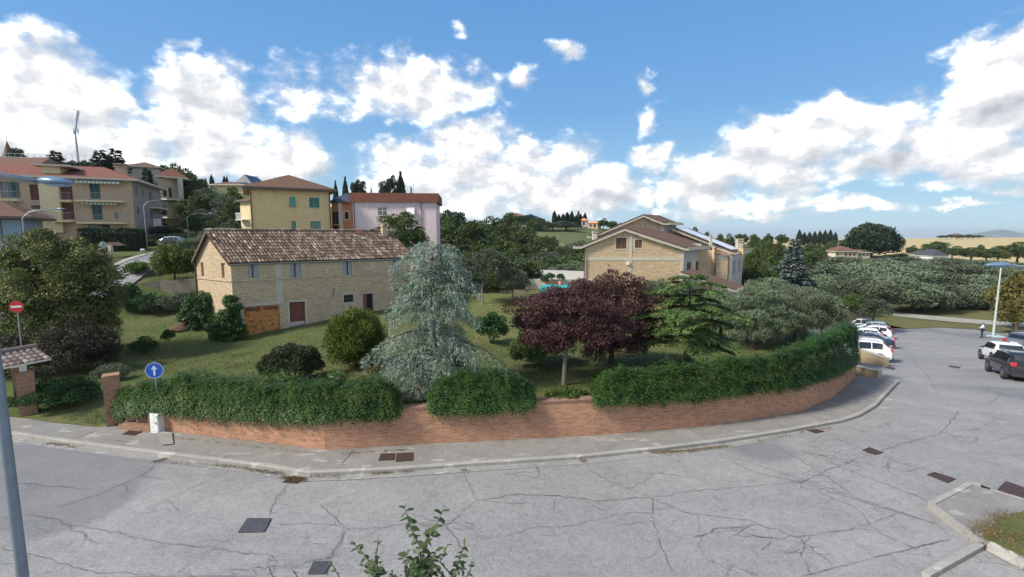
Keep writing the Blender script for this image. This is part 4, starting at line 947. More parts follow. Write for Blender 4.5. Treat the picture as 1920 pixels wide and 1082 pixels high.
m_bluew = m_stucco('blue_plaster', (.26, .34, .42))
m_concw = m_stucco('cream_concrete', (.56, .51, .41), streak=.25)
m_beigew = m_stucco('beige_plaster', (.52, .41, .25), streak=.3)
m_rock = m_brick('rough_stone', (.25, .22, .17), (.19, .165, .13), (.15, .13, .10), .42, .2, .03, .4, wob=.2, bstr=1.0)
m_frame = m_plain('window_frame_wood', (.17, .085, .045), .6)
m_brownsh = m_plain('brown_shutter', (.20, .09, .045), .6, .15)
m_greensh = m_plain('green_shutter', (.05, .30, .20), .6, .1)
m_dkgreen = m_plain('dark_green_shutter', (.03, .12, .11), .5, .1)
m_greysh = m_plain('weathered_grey_shutter', (.30, .305, .31), .8, .25, 8)
m_dark = m_plain('dark_interior', (.012, .011, .01), .9, .1)
m_gl = m_glass()
m_glb = m_glass('sky_glass', (.10, .13, .16))
m_metal = m_plain('galvanised_metal', (.33, .35, .36), .45, .12, 5, .6)
m_gutter = m_plain('brown_gutter', (.09, .05, .035), .5)
m_ybrown = m_plain('fascia_brown', (.11, .08, .06), .7)
m_redroof = m_brick('red_tiles', (.28, .115, .08), (.21, .085, .06), (.13, .055, .04), .22, .32, .02, .35, (.22, .10, .07), bstr=1.0)
m_brownroof = m_brick('brown_tiles', (.21, .125, .085), (.16, .095, .065), (.09, .05, .04), .22, .32, .02, .3, bstr=1.0)
m_villaroof = m_brick('villa_tiles', (.20, .125, .09), (.155, .095, .07), (.10, .05, .04), .22, .32, .02, .3, bstr=1.0)
m_tile = m_tint('old_roof_tiles', [(0, (.06, .042, .034)), (.3, (.135, .09, .063)), (.52, (.215, .155, .11)), (.75, (.31, .25, .185)), (1, (.46, .41, .33))], .9, 7, .6)
m_awn = m_plain('striped_awning', (.55, .54, .47), .8, .1)
m_awng = m_plain('awning_stripe', (.22, .30, .22), .8)
m_solar = m_plain('solar_glass', (.035, .045, .075), .35)
m_slate = m_plain('dark_slate', (.05, .055, .065), .8)
m_solarw = m_plain('bright_solar_panel', (.62, .66, .70), .3, .05, 1)
m_rust = None
def mat_rust():
    m, t, b, M = newmat('rusty_orange_door')
    P = uvco(t); n = M.noise(P, 3.5, 6, .65); n2 = M.noise(P, 1.2, 4, .6)
    col = M.ramp(n2, [(.3, (.46, .19, .045)), (.7, (.56, .26, .07))])
    col = M.mix(M.ramp(n, [(.54, 0), (.57, .85)]), col, (.17, .05, .025))
    setc(t, b.inputs['Base Color'], col); b.inputs['Roughness'].default_value = .75
    return m
m_rust = mat_rust()
m_browndoor = m_plain('red_brown_door', (.15, .05, .032), .65, .3, 2)

class Face:
    def __init__(s, A, B):
        s.A = Vector(A); s.e = Vector((B[0] - A[0], B[1] - A[1], 0)); s.L = s.e.length; s.e.normalize(); s.n = Vector((s.e.y, -s.e.x, 0))
    def P(s, a, z, out=0.0): p = s.A + s.e * a + s.n * out; return Vector((p.x, p.y, z))
    def pix(s, u, v):
        r = ray(u, v); o = Vector((0, 0, CH)); d = (s.A - o); t = d.dot(s.n) / r.dot(s.n); p = o + r * t
        return (p - s.A).dot(s.e), p.z
    def rect(s, u0, v0, u1, v1):
        a = s.pix(u0, v0); b = s.pix(u1, v0); c = s.pix(u0, v1); d = s.pix(u1, v1)
        return ((a[0] + c[0]) / 2, (c[1] + d[1]) / 2, (b[0] + d[0]) / 2, (a[1] + b[1]) / 2)
def wall(mb, f, poly, holes=(), depth=.22, back=0.0):
    hp = [[(a, z0), (b, z0), (b, z1), (a, z1)] for a, z0, b, z1 in holes]
    V, T = cdt_region(poly, [], hp)
    vs = [f.P(a, z, -back) for a, z in V]; uv = [[tuple(V[i]) for i in t] for t in T]
    tris = []; uvs = []
    for t, q in zip(T, uv):
        a, b, c = V[t]; ar = (b[0] - a[0]) * (c[1] - a[1]) - (c[0] - a[0]) * (b[1] - a[1])
        tris.append(tuple(t) if ar > 0 else tuple(t[::-1])); uvs.append(q if ar > 0 else q[::-1])
    mb.add(vs, tris, uv=uvs)
    for a, z0, b, z1 in holes:
        c = [(a, z0), (b, z0), (b, z1), (a, z1)]
        for i in range(4):
            p, q = c[i], c[(i + 1) % 4]; mb.quad(f.P(*p, -back), f.P(*q, -back), f.P(*q, -back - depth), f.P(*p, -back - depth))
def fbox(mb, f, a0, z0, a1, z1, o0, o1):            # box on a face between offsets o0 (back) and o1 (front)
    mb.box(f.P((a0 + a1) / 2, (z0 + z1) / 2, (o0 + o1) / 2), (abs(a1 - a0), abs(o1 - o0), abs(z1 - z0)), e=f.e, n=f.n)
def frame_bars(mb, f, r, w, o0, o1, vert=(), hor=()):
    a, z0, b, z1 = r
    fbox(mb, f, a, z0, a + w, z1, o0, o1); fbox(mb, f, b - w, z0, b, z1, o0, o1); fbox(mb, f, a + w, z0, b - w, z0 + w, o0, o1); fbox(mb, f, a + w, z1 - w, b - w, z1, o0, o1)
    for q in vert: x = a + (b - a) * q; fbox(mb, f, x - w / 2, z0 + w, x + w / 2, z1 - w, o0, o1 - .004)
    for q in hor: z = z0 + (z1 - z0) * q; fbox(mb, f, a + w, z - w / 2, b - w, z + w / 2, o0, o1 - .008)
def window(parent, f, r, fm=None, glass=None, vert=(.5,), hor=(), depth=.18, w=.05, name='window', sill=None, surround=None, sw=.12):
    fm = fm or m_frame; mb = MB(); frame_bars(mb, f, r, w, -depth, -depth + .06, vert, hor)
    o = mb.build(name, fm, parent)
    g = MB(); fbox(g, f, r[0] + .01, r[1] + .01, r[2] - .01, r[3] - .01, -depth - .03, -depth + .01); g.build('pane', glass or m_gl, o)
    if sill: s = MB(); fbox(s, f, r[0] - .08, r[1] - .08, r[2] + .08, r[1] - .003, -.02, .07); s.build('sill', sill, o)
    if surround: s = MB(); surround_mb(s, f, r, sw); s.build('surround', surround, o)
    return o
def surround_mb(s, f, r, sw=.12, bottom=True, o=.02):
    a, z0, b, z1 = r; e = .003
    fbox(s, f, a - sw, z0, a - e, z1, -.01, o); fbox(s, f, b + e, z0, b + sw, z1, -.01, o); fbox(s, f, a - sw, z1 + e, b + sw, z1 + sw, -.01, o + .004)
    if bottom: fbox(s, f, a - sw, z0 - sw, b + sw, z0 - e, -.01, o + .004)
def shutter(parent, f, r, mat, out=.0, slats=True, name='shutter', gap=None, split=True):
    mb = MB(); a, z0, b, z1 = r; m = (a + b) / 2; halves = [(a + .01, m - .006), (m + .006, b - .01)] if split else [(a + .01, b - .01)]
    if gap: halves = [(a + .01, m + gap[0]), (m + gap[1], b - .01)]
    for x0, x1 in halves:
        frame_bars(mb, f, (x0, z0 + .01, x1, z1 - .01), .06, out - .05, out)
        if slats:
            k = max(4, int((z1 - z0) / .09))
            for i in range(k):
                z = z0 + .07 + (z1 - z0 - .14) * (i + .5) / k
                mb.box(f.P((x0 + x1) / 2, z, out - .025), (x1 - x0 - .12, .045, .022), e=f.e, n=(f.n + Vector((0, 0, -.7))).normalized(), up=(f.n * .7 + Vector((0, 0, 1))).normalized())
        else: fbox(mb, f, x0 + .06, z0 + .07, x1 - .06, z1 - .07, out - .04, out - .012)
    back = MB(); o = mb.build(name, mat, parent)
    return o
def darkback(parent, f, r, depth, mat=None, name='opening'):
    mb = MB(); fbox(mb, f, r[0] - .02, r[1] - .02, r[2] + .02, r[3] + .02, -depth - .06, -depth - .002); return mb.build(name, mat or m_dark, parent)
def slab(mb, P, vec): mb.prism(P, vec)
def roof_plane(mb, pts, th):                        # sloped plate, thickness downwards
    mb.prism([Vector(p) for p in pts], (0, 0, -th))
def hip_roof(corners, apex, th=.12):
    mb = MB(); n = len(corners); c = [Vector(p) for p in corners]; a = [Vector(p) for p in apex]
    return mb

# ================================================================ stone farmhouse
A0 = D(434.6, 527.8, 34.0); B0 = PZ(771, 511, A0.z); C0 = PZ(370, 521, A0.z)
fF = Face(A0, B0); fG = Face(C0, A0); ZB = -.6
zr_ = D(433, 491, 34).z
farm = thing('stone_farmhouse', 'old two storey brick farmhouse with mossy tiled roof and rusty orange double door', 'house', (A0.x, A0.y, zt(A0.x, A0.y)))
H = {}
H['w1'] = fF.rect(465, 495, 485, 521); H['w2'] = fF.rect(543.5, 492.5, 565, 522); H['w3'] = fF.rect(641, 489, 660, 517); H['w4'] = fF.rect(734, 487, 748, 511.5)
H['gar'] = fF.rect(458.5, 573, 525, 636); H['door'] = fF.rect(543.5, 566, 572.5, 614); H['win'] = fF.rect(644.6, 552.5, 662.6, 566.8); H['open'] = fF.rect(681, 550.8, 700, 598); H['slit'] = fF.rect(741, 541, 754, 546)
h0 = H['gar']; H['gar'] = (h0[0], zt(*fF.P(h0[0], 0).xy) - .1, h0[2], h0[3])
mb = MB(); wall(mb, fF, [(0, ZB), (fF.L, ZB), (fF.L, zr_), (0, zr_)], list(H.values()), .25)
gA = fG.pix(391.5, 436); gm = gA[0]; za = gA[1]
gh = [fG.rect(377, 492, 382, 518), fG.rect(415, 493, 422.5, 521)]
wall(mb, fG, [(0, ZB), (fG.L, ZB), (fG.L, zr_), (gm, za), (0, zr_)], gh, .15)
Bk = C0 + (B0 - A0); fB = Face(Bk, C0); fR = Face(B0, Bk)
wall(mb, fB, [(0, ZB), (fB.L, ZB), (fB.L, zr_), (0, zr_)]); wall(mb, fR, [(0, ZB), (fR.L, ZB), (fR.L, zr_), (fR.L - gm, za), (0, zr_)])
mb.build('wall', m_stone, farm)
sc_ = MB(); zc = A0.z; fbox(sc_, fF, -.03, zc - .05, fF.L, zc + .05, -.01, .045); fbox(sc_, fG, 0, zc - .05, fG.L - .003, zc + .05, -.01, .045)
sc_.build('string_course', m_stone, farm)
# plaster scars
def patch(*a): m_ = MB(); fbox(m_, *a); m_.build('plaster_patch', m_pale, farm)
r = fF.rect(517, 492, 529, 565); patch(fF, r[0], r[1], r[2], zr_ - .12, -.01, .012)
r = fF.rect(693, 490, 704, 505); patch(fF, *r, -.01, .010)
g = H['gar']; patch(fF, g[0] - .25, g[3] + .003, g[2] + .3, g[3] + .24, -.01, .03); patch(fF, g[0] - .35, g[1], g[0] - .003, g[3], -.01, .016)

for k in ('w1', 'w2', 'w3', 'w4'):
    r = H[k]; w = window(farm, fF, r, m_greysh, m_gl, (.5,), (.5,), .20, .05, surround=m_pale if k != 'w1' else None, sw=.09)
    shutter(w, fF, r, m_greysh, -.03, False, gap=(-.10, .02) if k != 'w3' else (-.03, .09))
r = H['gar']; gd = MB(); m_ = (r[0] + r[2]) / 2
for x0, x1 in ((r[0] + .02, m_ - .01), (m_ + .01, r[2] - .02)):
    fbox(gd, fF, x0, r[1], x1, r[3] - .02, -.14, -.08)
    frame_bars(gd, fF, (x0, r[1] + .02, x1, r[3] - .03), .07, -.085, -.055, (), (.5, .83))
    for q in range(1, 6): x = x0 + (x1 - x0) * q / 6; fbox(gd, fF, x - .008, r[1] + .1, x + .008, r[3] - .1, -.085, -.073)
d_ = gd.build('garage_door', m_rust, farm); tag(d_, 'rusty orange double garage door')
bd = MB(); zz = r[1] + (r[3] - r[1]) * .84
for x0, x1 in ((r[0] + .09, m_ - .08), (m_ + .08, r[2] - .09)): fbox(bd, fF, x0, zz, x1, r[3] - .11, -.08, -.068)
bd.build('top_panel', m_browndoor, d_)
hd = MB(); hd.tube([fF.P(m_ + .08, r[1] + 1.05, -.05), fF.P(m_ + .08, r[1] + 1.05, -.01), fF.P(m_ + .2, r[1] + 1.05, -.01)], .015, 6); hd.build('handle', m_irong, d_)
r = H['door']; dd_ = MB(); fbox(dd_, fF, r[0] + .01, r[1], r[2] - .01, r[3] - .01, -.20, -.15)
for q in range(1, 5): x = r[0] + (r[2] - r[0]) * q / 5; fbox(dd_, fF, x - .012, r[1], x + .012, r[3] - .02, -.155, -.14)
d2 = dd_.build('door', m_browndoor, farm); s_ = MB(); surround_mb(s_, fF, r, .16, False); s_.build('surround', m_pale, d2)
pb_ = MB(); fbox(pb_, fF, r[0] + .04, r[1], r[2] - .04, r[1] + .45, -.155, -.135); pb_.build('lower_panel', m_pale, d2)
window(farm, fF, H['win'], m_irong, m_dark, (.33, .66), (.5,), .12, .035, surround=m_pale, sw=.12)
r = H['open']; darkback(farm, fF, r, .25, name='dark_doorway'); s_ = MB(); surround_mb(s_, fF, r, .10, False); sd_ = s_.build('door_surround', m_greyw, farm)
lf = MB(); fbox(lf, fF, r[0] + .01, r[1], r[0] + (r[2] - r[0]) * .42, r[3] - .01, -.2, -.12); lf.build('door', m_frame, farm)
darkback(farm, fF, H['slit'], .2)
for r in gh: darkback(farm, fG, r, .15, m_stone, 'blind_window'); 
ti = MB(); a = fF.pix(626, 539); b = fF.pix(624, 555); ti.tube([fF.P(a[0], a[1], .03), fF.P(b[0], b[1], .03)], .025, 6); a = fF.pix(753, 524); b = fF.pix(770, 528); ti.tube([fF.P(a[0], a[1], .03), fF.P(b[0], b[1], .03)], .03, 6); ti.build('wall_tie', m_iron, farm)
# tiled roof: two pitches of individual barrel tiles
apx0 = fG.P(gm, za); ridge = B0 - A0; ridge.z = 0
EO = .28; VO = .22                                   # eave and verge overhang
def tiles(P0, e, L, down, n_up, name):
    """P0 upper-left corner, e along the ridge, down = vector from ridge to eave"""
    mb = MB(); S = down.length; dn = down.normalized(); up = n_up; cols = int(L / .235); rows = int(S / .36); rs = random.Random(5)
    mb.mi = 0
    th = Vector((0, 0, 1))
    base = [P0, P0 + e * L, P0 + e * L + down, P0 + down]
    mb.prism([q - up * .03 for q in base], -up * .10, tint=.15)
    for c in range(cols):
        x = (c + .5) * L / cols; jx = rs.uniform(-.012, .012)
        for r_ in range(rows):
            s0 = S * r_ / rows; s1 = S * (r_ + 1) / rows + .05; tn = min(1, max(0, rs.gauss(.47, .20)))
            rad0, rad1 = .088, .105; lift = .012 + .014 * (r_ % 1); jj = rs.uniform(-.012, .012); jh = rs.uniform(0, .022)
            vs = []
            for s_, rd, h in ((s0, rad0, 0.0), (s1, rad1, .03)):
                for k in range(6):
                    q = math.pi * k / 5; vs.append(P0 + dn * s_ + e * (x + jx + jj + math.cos(q) * rd) + up * (math.sin(q) * rd * .8 + h - .015 + jh))
            mb.add(vs, [(k, k + 1, 7 + k, 6 + k) for k in range(5)] + [(6, 7, 8, 9, 10, 11)], tint=tn)
    # pans between
    for c in range(cols + 1):
        x = c * L / cols
        for r_ in range(rows):
            s0 = S * r_ / rows; s1 = S * (r_ + 1) / rows; tn = min(1, max(0, rs.gauss(.30, .18)))
            a = P0 + dn * s0 + e * (x - .06) + up * .003; b = a + e * .12; mb.quad(a, b, b + dn * (s1 - s0) + up * .018, a + dn * (s1 - s0) + up * .018, tint=tn)
    return mb
eV = ridge.normalized(); Ltot = ridge.length + 2 * VO
ftop = apx0 - eV * VO + Vector((0, 0, .12))
ev = A0 - apx0; ev.z = zr_ - za; evd = ev * (1 + EO / ev.length)
up1 = eV.cross(evd).normalized(); up1 = up1 if up1.z > 0 else -up1
rt = tiles(ftop, eV, Ltot, evd, up1, 'roof'); ro = rt.build('roof', m_tile, farm)
ev2 = C0 - apx0; ev2.z = zr_ - za; ev2 = ev2 * (1 + EO / ev2.length); up2 = eV.cross(ev2).normalized(); up2 = up2 if up2.z > 0 else -up2
bk = MB(); q0 = ftop; bk.prism([q0, q0 + eV * Ltot, q0 + eV * Ltot + ev2, q0 + ev2], -up2 * .12, tint=.4); bk.build('rear_roof', m_tile, farm)
rg = MB(); k = 0; x = 0; rq = random.Random(2)
while x < Ltot - .1:
    c = ftop + eV * x + Vector((0, 0, .06)); rg.tube([c, c + eV * .42 + Vector((0, 0, .015))], [.11, .125], 8, tint=rq.gauss(.6, .15)); x += .38
rg.build('ridge_tiles', m_tile, ro)
vb = MB(); vb.prism([ftop - up1 * .13 - eV * .0, ftop - up1 * .30, ftop + evd - up1 * .30, ftop + evd - up1 * .13], eV * .05); vb.prism([ftop - up2 * .13, ftop - up2 * .28, ftop + ev2 - up2 * .28, ftop + ev2 - up2 * .13], eV * .05); vb.build('verge_board', m_gutter, ro)
gt = MB(); g0 = ftop + evd - up1 * .16; gt.tube([g0, g0 + eV * Ltot], .065, 8); gt.build('gutter', m_metal, ro)
dp = MB(); c = C0 + Vector((-.25, .05, 0)); dp.tube([Vector((c.x, c.y, zr_ - .1)), Vector((c.x + .1, c.y, zr_ - .5)), Vector((c.x + .1, c.y, zt(c.x, c.y)))], .05, 8); dp.build('downspout', m_gutter, farm)
ch = MB(); cq = fF.pix(703, 436); cc = apx0 + ridge * ((cq[0]) / fF.L) + Vector((0, 0, .0)); cc = apx0 + ridge * .955 + ev * .16
ch.box(cc + Vector((0, 0, .35)), (.5, .45, 1.0), e=eV); ch.box(cc + Vector((0, 0, .88)), (.62, .56, .07), e=eV)
for a in (-.2, .2): ch.box(cc + eV * a + Vector((0, 0, 1.0)), (.08, .42, .17), e=eV)
ch.box(cc + Vector((0, 0, 1.12)), (.6, .55, .06), e=eV); ch.build('chimney', m_stone, farm)
hp_ = MB(); c = apx0 + ridge * .80 + ev * .10; hp_.box(c + Vector((0, 0, .20)), (.75, .4, .09), e=eV, up=up1); hp_.build('roof_hatch', m_browndoor, ro)
# ivy on the corner of the farmhouse
def ivy(lab, mains, n, sd):
    p = Vector((mains[0][0], mains[0][1], zt(mains[0][0], mains[0][1]))); t = thing('ivy', lab, 'ivy', tuple(p))
    mm = [(a - p.x, b - p.y, c - p.z, d, e, f) for a, b, c, d, e, f in mains]
    mobj('foliage', crown_mesh('foliage', RS(sd), mm, 110, .26, n, .11, .085, m_livy, low=-.9, upb=-.1, hang=.3, low_leaf=-1), t)
    st = MB(); 
    st.tube([(-.4, 0, -.05), (.4, 0, -.05)], .04, 5)
    for k in range(5): st.tube([(k * .15 - .3, 0, -.2), (k * .2 - .4, .1, mains[0][2] - p.z)], [.03, .01], 5)
    st.build('stems', m_bark, t, local=True)
c1 = A0 + fF.n * .25 - fF.e * .1; g1 = zt(c1.x, c1.y)
ivy('pointed ivy climbing the farmhouse corner beside the orange garage door', [(c1.x - .35, c1.y, g1 + 1.0, 1.0, .6, 1.2), (c1.x - .10, c1.y, g1 + 2.3, .55, .45, 1.0), (c1.x + .25, c1.y - .1, g1 + .6, .7, .5, .8), (c1.x - 1.0, c1.y + .1, g1 + .7, .8, .5, .9)], 20000, 81)
c2 = C0.lerp(A0, .25) + fG.n * .4; g2 = zt(c2.x, c2.y)
ivy('rounded ivy mass on the left gable wall of the farmhouse', [(c2.x - .4, c2.y, g2 + 1.2, 1.4, .7, 1.7), (c2.x + .7, c2.y - .2, g2 + .6, .8, .6, .9), (c2.x + .2, c2.y, g2 + 1.9, .7, .5, .7)], 13000, 82)
# leaning board and soil heap
bo = MB(); a = PT(322, 616); b = a + Vector((1.5, .5, .75)); bo.box((a + b) / 2, ((b - a).length, .18, .04), e=(b - a).normalized(), n=Vector((0, 1, 0)).cross(Vector((0, 0, 1))).cross((b - a)).normalized() if False else (b - a).cross(Vector((0, 0, 1))).normalized(), up=(b - a).cross((b - a).cross(Vector((0, 0, 1)))).normalized() * -1)
tag(bo.build('leaning_board', m_white), 'long white board leaning on the soil heap left of the farmhouse', 'board')
so = MB(); c = PT(345, 614)
so.lathe([(1.0, -.1), (.9, .1), (.55, .3), (.2, .42), (.01, .45)], c, 14); tag(so.build('soil_heap', m_plain('soil', (.09, .055, .035), .95, .3, 5, bmp=.8)), 'low brown heap of soil beside the ivy on the farmhouse', 'soil heap')

# ================================================================ generic house
def house(name, lab, cat, pts, zb, zt_, wm, roofm, eave=.6, rise=2.2, ridge=.3, fascia=None, th=.16, parts=None, flat=False, group=None):
    """pts: four ground corners, front-left, front-right, back-right, back-left"""
    pts = [Vector((p[0], p[1], 0)) for p in pts]; t = thing(name, lab, cat, (pts[0].x, pts[0].y, zb), 0, group); faces = []
    for i in range(4): faces.append(Face(pts[i], pts[(i + 1) % 4]))
    hol = parts or {}
    mb = MB()
    for i, f in enumerate(faces): wall(mb, f, [(0, zb), (f.L, zb), (f.L, zt_), (0, zt_)], hol.get(i, []), .2)
    mb.build('wall', wm, t)
    c = sum(pts, Vector()) / 4; cor = []
    for i, p in enumerate(pts):
        f1, f0 = faces[i], faces[i - 1]; cor.append(p + f1.n * eave + f0.n * eave)
    up = Vector((0, 0, zt_))
    m1 = (pts[0] + pts[3]) / 2; m2 = (pts[1] + pts[2]) / 2
    if (pts[1] - pts[0]).length < (pts[2] - pts[1]).length: m1 = (pts[0] + pts[1]) / 2; m2 = (pts[2] + pts[3]) / 2; swap = True
    else: swap = False
    a = c.lerp(m1, ridge) + Vector((0, 0, zt_ + rise)); b = c.lerp(m2, ridge) + Vector((0, 0, zt_ + rise))
    E = [q + up for q in cor]; rb_ = MB()
    if swap: fs = [[E[0], E[1], a], [E[1], E[2], b, a], [E[2], E[3], b], [E[3], E[0], a, b]]
    else: fs = [[E[0], E[1], b, a], [E[1], E[2], b], [E[2], E[3], a, b], [E[3], E[0], a]]
    for q in fs: rb_.add([p + Vector((0, 0, th)) for p in q], [tuple(range(len(q)))])
    ro = rb_.build('roof', roofm, t)
    fb = MB()
    for i in range(4):
        j = (i + 1) % 4; fb.quad(E[i], E[j], E[j] + Vector((0, 0, th)), E[i] + Vector((0, 0, th)))
    fb.add(E[::-1], [(0, 1, 2, 3)]); fb.build('eaves', fascia or m_ybrown, t)
    return t, faces, ro, E
def back4(A, B, dep):
    e = Vector((B.x - A.x, B.y - A.y, 0)).normalized(); n = Vector((-e.y, e.x, 0)) * dep
    return [A, B, B + n, A + n]
def antenna(name, lab, p, h, bars=4, w=.5, parent=None):
    mb = MB(); p = Vector(p); mb.tube([p, p + Vector((0, 0, h))], .025, 6)
    for k in range(bars): z = h * (.99 - .07 * k); mb.tube([p + Vector((-w / 2, 0, z)), p + Vector((w / 2, .1, z))], .012, 4)
    mb.tube([p + Vector((-.1, -w / 2, h * .9)), p + Vector((.1, w / 2, h * .9))], .012, 4)
    if parent is not None: return mb.build(name, m_metal, parent)
    return tag(mb.build(name, m_metal), lab, 'antenna')

# yellow house
YA = D(470, 400, 58); YB = D(620.5, 400, 62.3)
fY = Face(YA, YB); ytop = fY.pix(545, 357.5)[1]
yh = [fY.rect(543.5, 369, 553, 387), fY.rect(579.5, 370.5, 599, 389.5), fY.rect(546.5, 414.5, 555, 433), fY.rect(582, 415, 601.5, 433.5)]
yel, yf, yr, yE = house('yellow_house', 'plain yellow two storey house with green shutters behind the stone farmhouse', 'house', back4(YA, YB, 10), 2.5, ytop, m_yellow, m_brownroof, .7, 2.0, .35, m_ybrown, .3, {0: yh})
for i, r in enumerate(yh):
    w = window(yel, fY, r, m_frame, m_gl, (.5,), (), .15, .05, sill=m_pale, surround=m_cream if i in (1, 3) else None, sw=.10)
    if i == 0:                                       # top small shutter stands open
        s = MB(); p0 = fY.P((r[0] + r[2]) / 2, r[3], .02); s.box(fY.P((r[0] + r[2]) / 2 + .05, (r[1] + r[3]) / 2, .20), (r[2] - r[0], .05, r[3] - r[1]), e=fY.e, n=(fY.n + Vector((0, 0, .35))).normalized(), up=(Vector((0, 0, 1)) - fY.n * .35).normalized()); s.build('shutter', m_greensh, w)
    else: shutter(w, fY, r, m_greensh, -.03, True, split=(i != 2))
for a in (.12, fY.L - .12): dn = MB(); dn.tube([fY.P(a, ytop, .5), fY.P(a, ytop - .35, .10), fY.P(a, 2.6, .10)], .055, 8); dn.build('downpipe', m_gutter, yel)
ap = D(525, 334, 65); antenna('antenna', '', ap + Vector((0, 0, -.3)), 1.6, parent=yel)
vt_ = MB(); c = fY.pix(538, 343); vt_.box(fY.P(4.2, ytop + 1.75, -3.6), (.7, .5, .25), e=fY.e); vt_.build('roof_vent', m_greyw, yel)
# low cream wing left of the yellow house
fw = [D(451, 400, 70), D(470, 400, 69)]
lw, lf_, _, _ = house('cream_house', 'narrow cream house wing showing left of the yellow house', 'house', back4(fw[0], fw[1], 6), 3, D(455, 379, 70).z, m_cream, m_brownroof, .5, .8, .4, m_ybrown, .15)
bl = MB(); f = lf_[0]
a = f.pix(459, 406)
for k in range(9): bl.box(f.P(.3 + k * .16, a[1], .9), (.04, .04, .9), e=f.e)
bl.box(f.P(.9, a[1] + .47, .9), (1.5, .06, .05), e=f.e); bl.box(f.P(.9, a[1] - .5, .45), (1.6, 1.0, .1), e=f.e); bl.build('balcony', m_white, lw)

# orange house link and pink house
OA = D(622, 400, 66); OB = D(661, 400, 65)
fO = Face(OA, OB); otop = fO.pix(640, 381)[1]
oh = [fO.rect(622.6, 397, 637, 421), fO.rect(622.8, 423, 639, 436), fO.rect(646, 397, 654, 411)]
orn, of_, orf, _ = house('orange_house', 'narrow orange house with dark solar roof between the yellow and pink houses', 'house', back4(OA, OB, 7), 2.5, otop, m_orange, m_solar, .4, 1.3, .7, m_redroof, .14, {0: oh})
for i, r in enumerate(oh): window(orn, fO, r, m_brownsh if i < 2 else m_frame, m_gl, (.5,) if i else (.35, .65), (), .15, .05, surround=m_white if i == 2 else None, sw=.12)
cl_ = MB(); r = fO.rect(638, 382, 643, 440); fbox(cl_, fO, r[0], r[1], r[2], otop, -.02, .35); cl_.build('white_pilaster', m_white, orn)
bl = MB(); r = fO.rect(622, 420, 640, 423); fbox(bl, fO, r[0], r[1], r[2], r[3], -.05, .6); bl.build('balcony_slab', m_orange, orn)
sp2 = MB()
for k in range(3):
    for j in range(2):
        c = Vector(((OA.x + OB.x) / 2 - 1.0 + k * 1.05, OA.y + .6 + j * 1.5, otop + .55 + j * .52)); sp2.box(c, (1.0, 1.45, .05), e=fO.e, up=Vector((0, -.33, 1)).normalized())
sp2.build('solar_panel', m_solar, orn)
PA = D(662, 410, 63.5); PB = D(818, 410, 64.5); fP = Face(PA, PB); ptop = fP.pix(700, 378.5)[1]
ph = [fP.rect(708, 388.5, 726, 404), fP.rect(763, 389.5, 777, 404)]
pk, pf, prf, pE = house('pink_house', 'pale pink two storey house with a red tiled roof band', 'house', back4(PA, PB, 9), 1.5, ptop, m_pink, m_redroof, .35, .2, .6, m_redroof, 1.15, {0: ph})
window(pk, fP, ph[0], m_white, m_gl, (.5,), (.6,), .15, .06, sill=m_pale); w = window(pk, fP, ph[1], m_white, m_gl, (), (), .15, .06, sill=m_pale)
s = MB(); r = ph[1]; s.box(fP.P((r[0] + r[2]) / 2, (r[1] + r[3]) / 2 + .05, .22), (r[2] - r[0] + .06, .04, r[3] - r[1] - .05), e=fP.e, n=(fP.n + Vector((0, 0, .3))).normalized(), up=(Vector((0, 0, 1)) - fP.n * .3).normalized()); s.build('shutter', m_white, w)
for u in (664.5, 790): dn = MB(); a = fP.pix(u, 400)[0]; dn.tube([fP.P(a, ptop + .2, .09), fP.P(a, 1.6, .09)], .05, 8); dn.build('downpipe', m_gutter, pk)
for (u, v0, v1, d) in [(710, 345, 364, 72), (775, 337, 362, 70), (695, 352, 362, 74)]:
    p = D(u, v1, d); antenna('antenna', 'thin television aerial standing on the pink house roof, at picture spot %s' % {710: 'left of the dark cedar', 775: 'right of the dark conifers', 695: 'near the third cypress'}[u] if False else {710: 'thin aerial on the pink roof left of the dark cedar', 775: 'tall aerial on the pink roof right of the dark conifers', 695: 'short aerial on the pink roof beside the bushy pine'}[u], p, (v1 - v0) / F * d, 3, .5)

# ================================================================ villa with stacked gable roofs
vil = thing('villa', 'large tan brick villa with stacked cream edged gable roofs and solar panels', 'house', tuple(DT(1190, 50)))
gdir = Vector((.64, .77, 0)).normalized()
def fr(u, v, d): return D(u, v, d)
V0 = D(1097, 500, 50); V1 = D(1281, 500, 50); V0.z = V1.z = 0
fV = Face(V0, V1)
def PX(f, *uv): return [f.pix(u, v) for u, v in uv]
zb = .3
gp = PX(fV, (1281, 471), (1169, 433), (1097, 466)); sx = fV.L
vh = [fV.rect(1155, 446, 1175, 466.5), fV.rect(1190.5, 449.5, 1204, 465)]
mb = MB(); wall(mb, fV, [(0, zb), (sx, zb), (sx, gp[0][1]), (gp[1][0], gp[1][1]), (0, gp[2][1])], vh, .18)
W = [V1, V1 + gdir * 4.6]; W.append(W[1] + Vector((1.45, -.1, 0))); 
P3 = D(1337, 500, 53.2); P4 = D(1371, 500, 53.4); P5 = D(1392, 500, 57); 
for q in (P3, P4, P5): q.z = 0
W += [P3, P4, P5, Vector((P5.x + 2, 72, 0)), Vector((V0.x + 4, 66, 0)), V0]
fS = Face(W[0], W[1]); ztopS = gp[0][1] + .02
sh = [fS.rect(1288, 491.5, 1295, 512.5), fS.rect(1304.5, 490, 1309.5, 517)]
mg = MB(); wall(mg, fS, [(0, zb), (fS.L, zb), (fS.L, ztopS), (0, ztopS)], sh, .15)
f23 = Face(W[1], W[2]); wall(mb, f23, [(0, zb), (f23.L, zb), (f23.L, ztopS), (0, ztopS)])
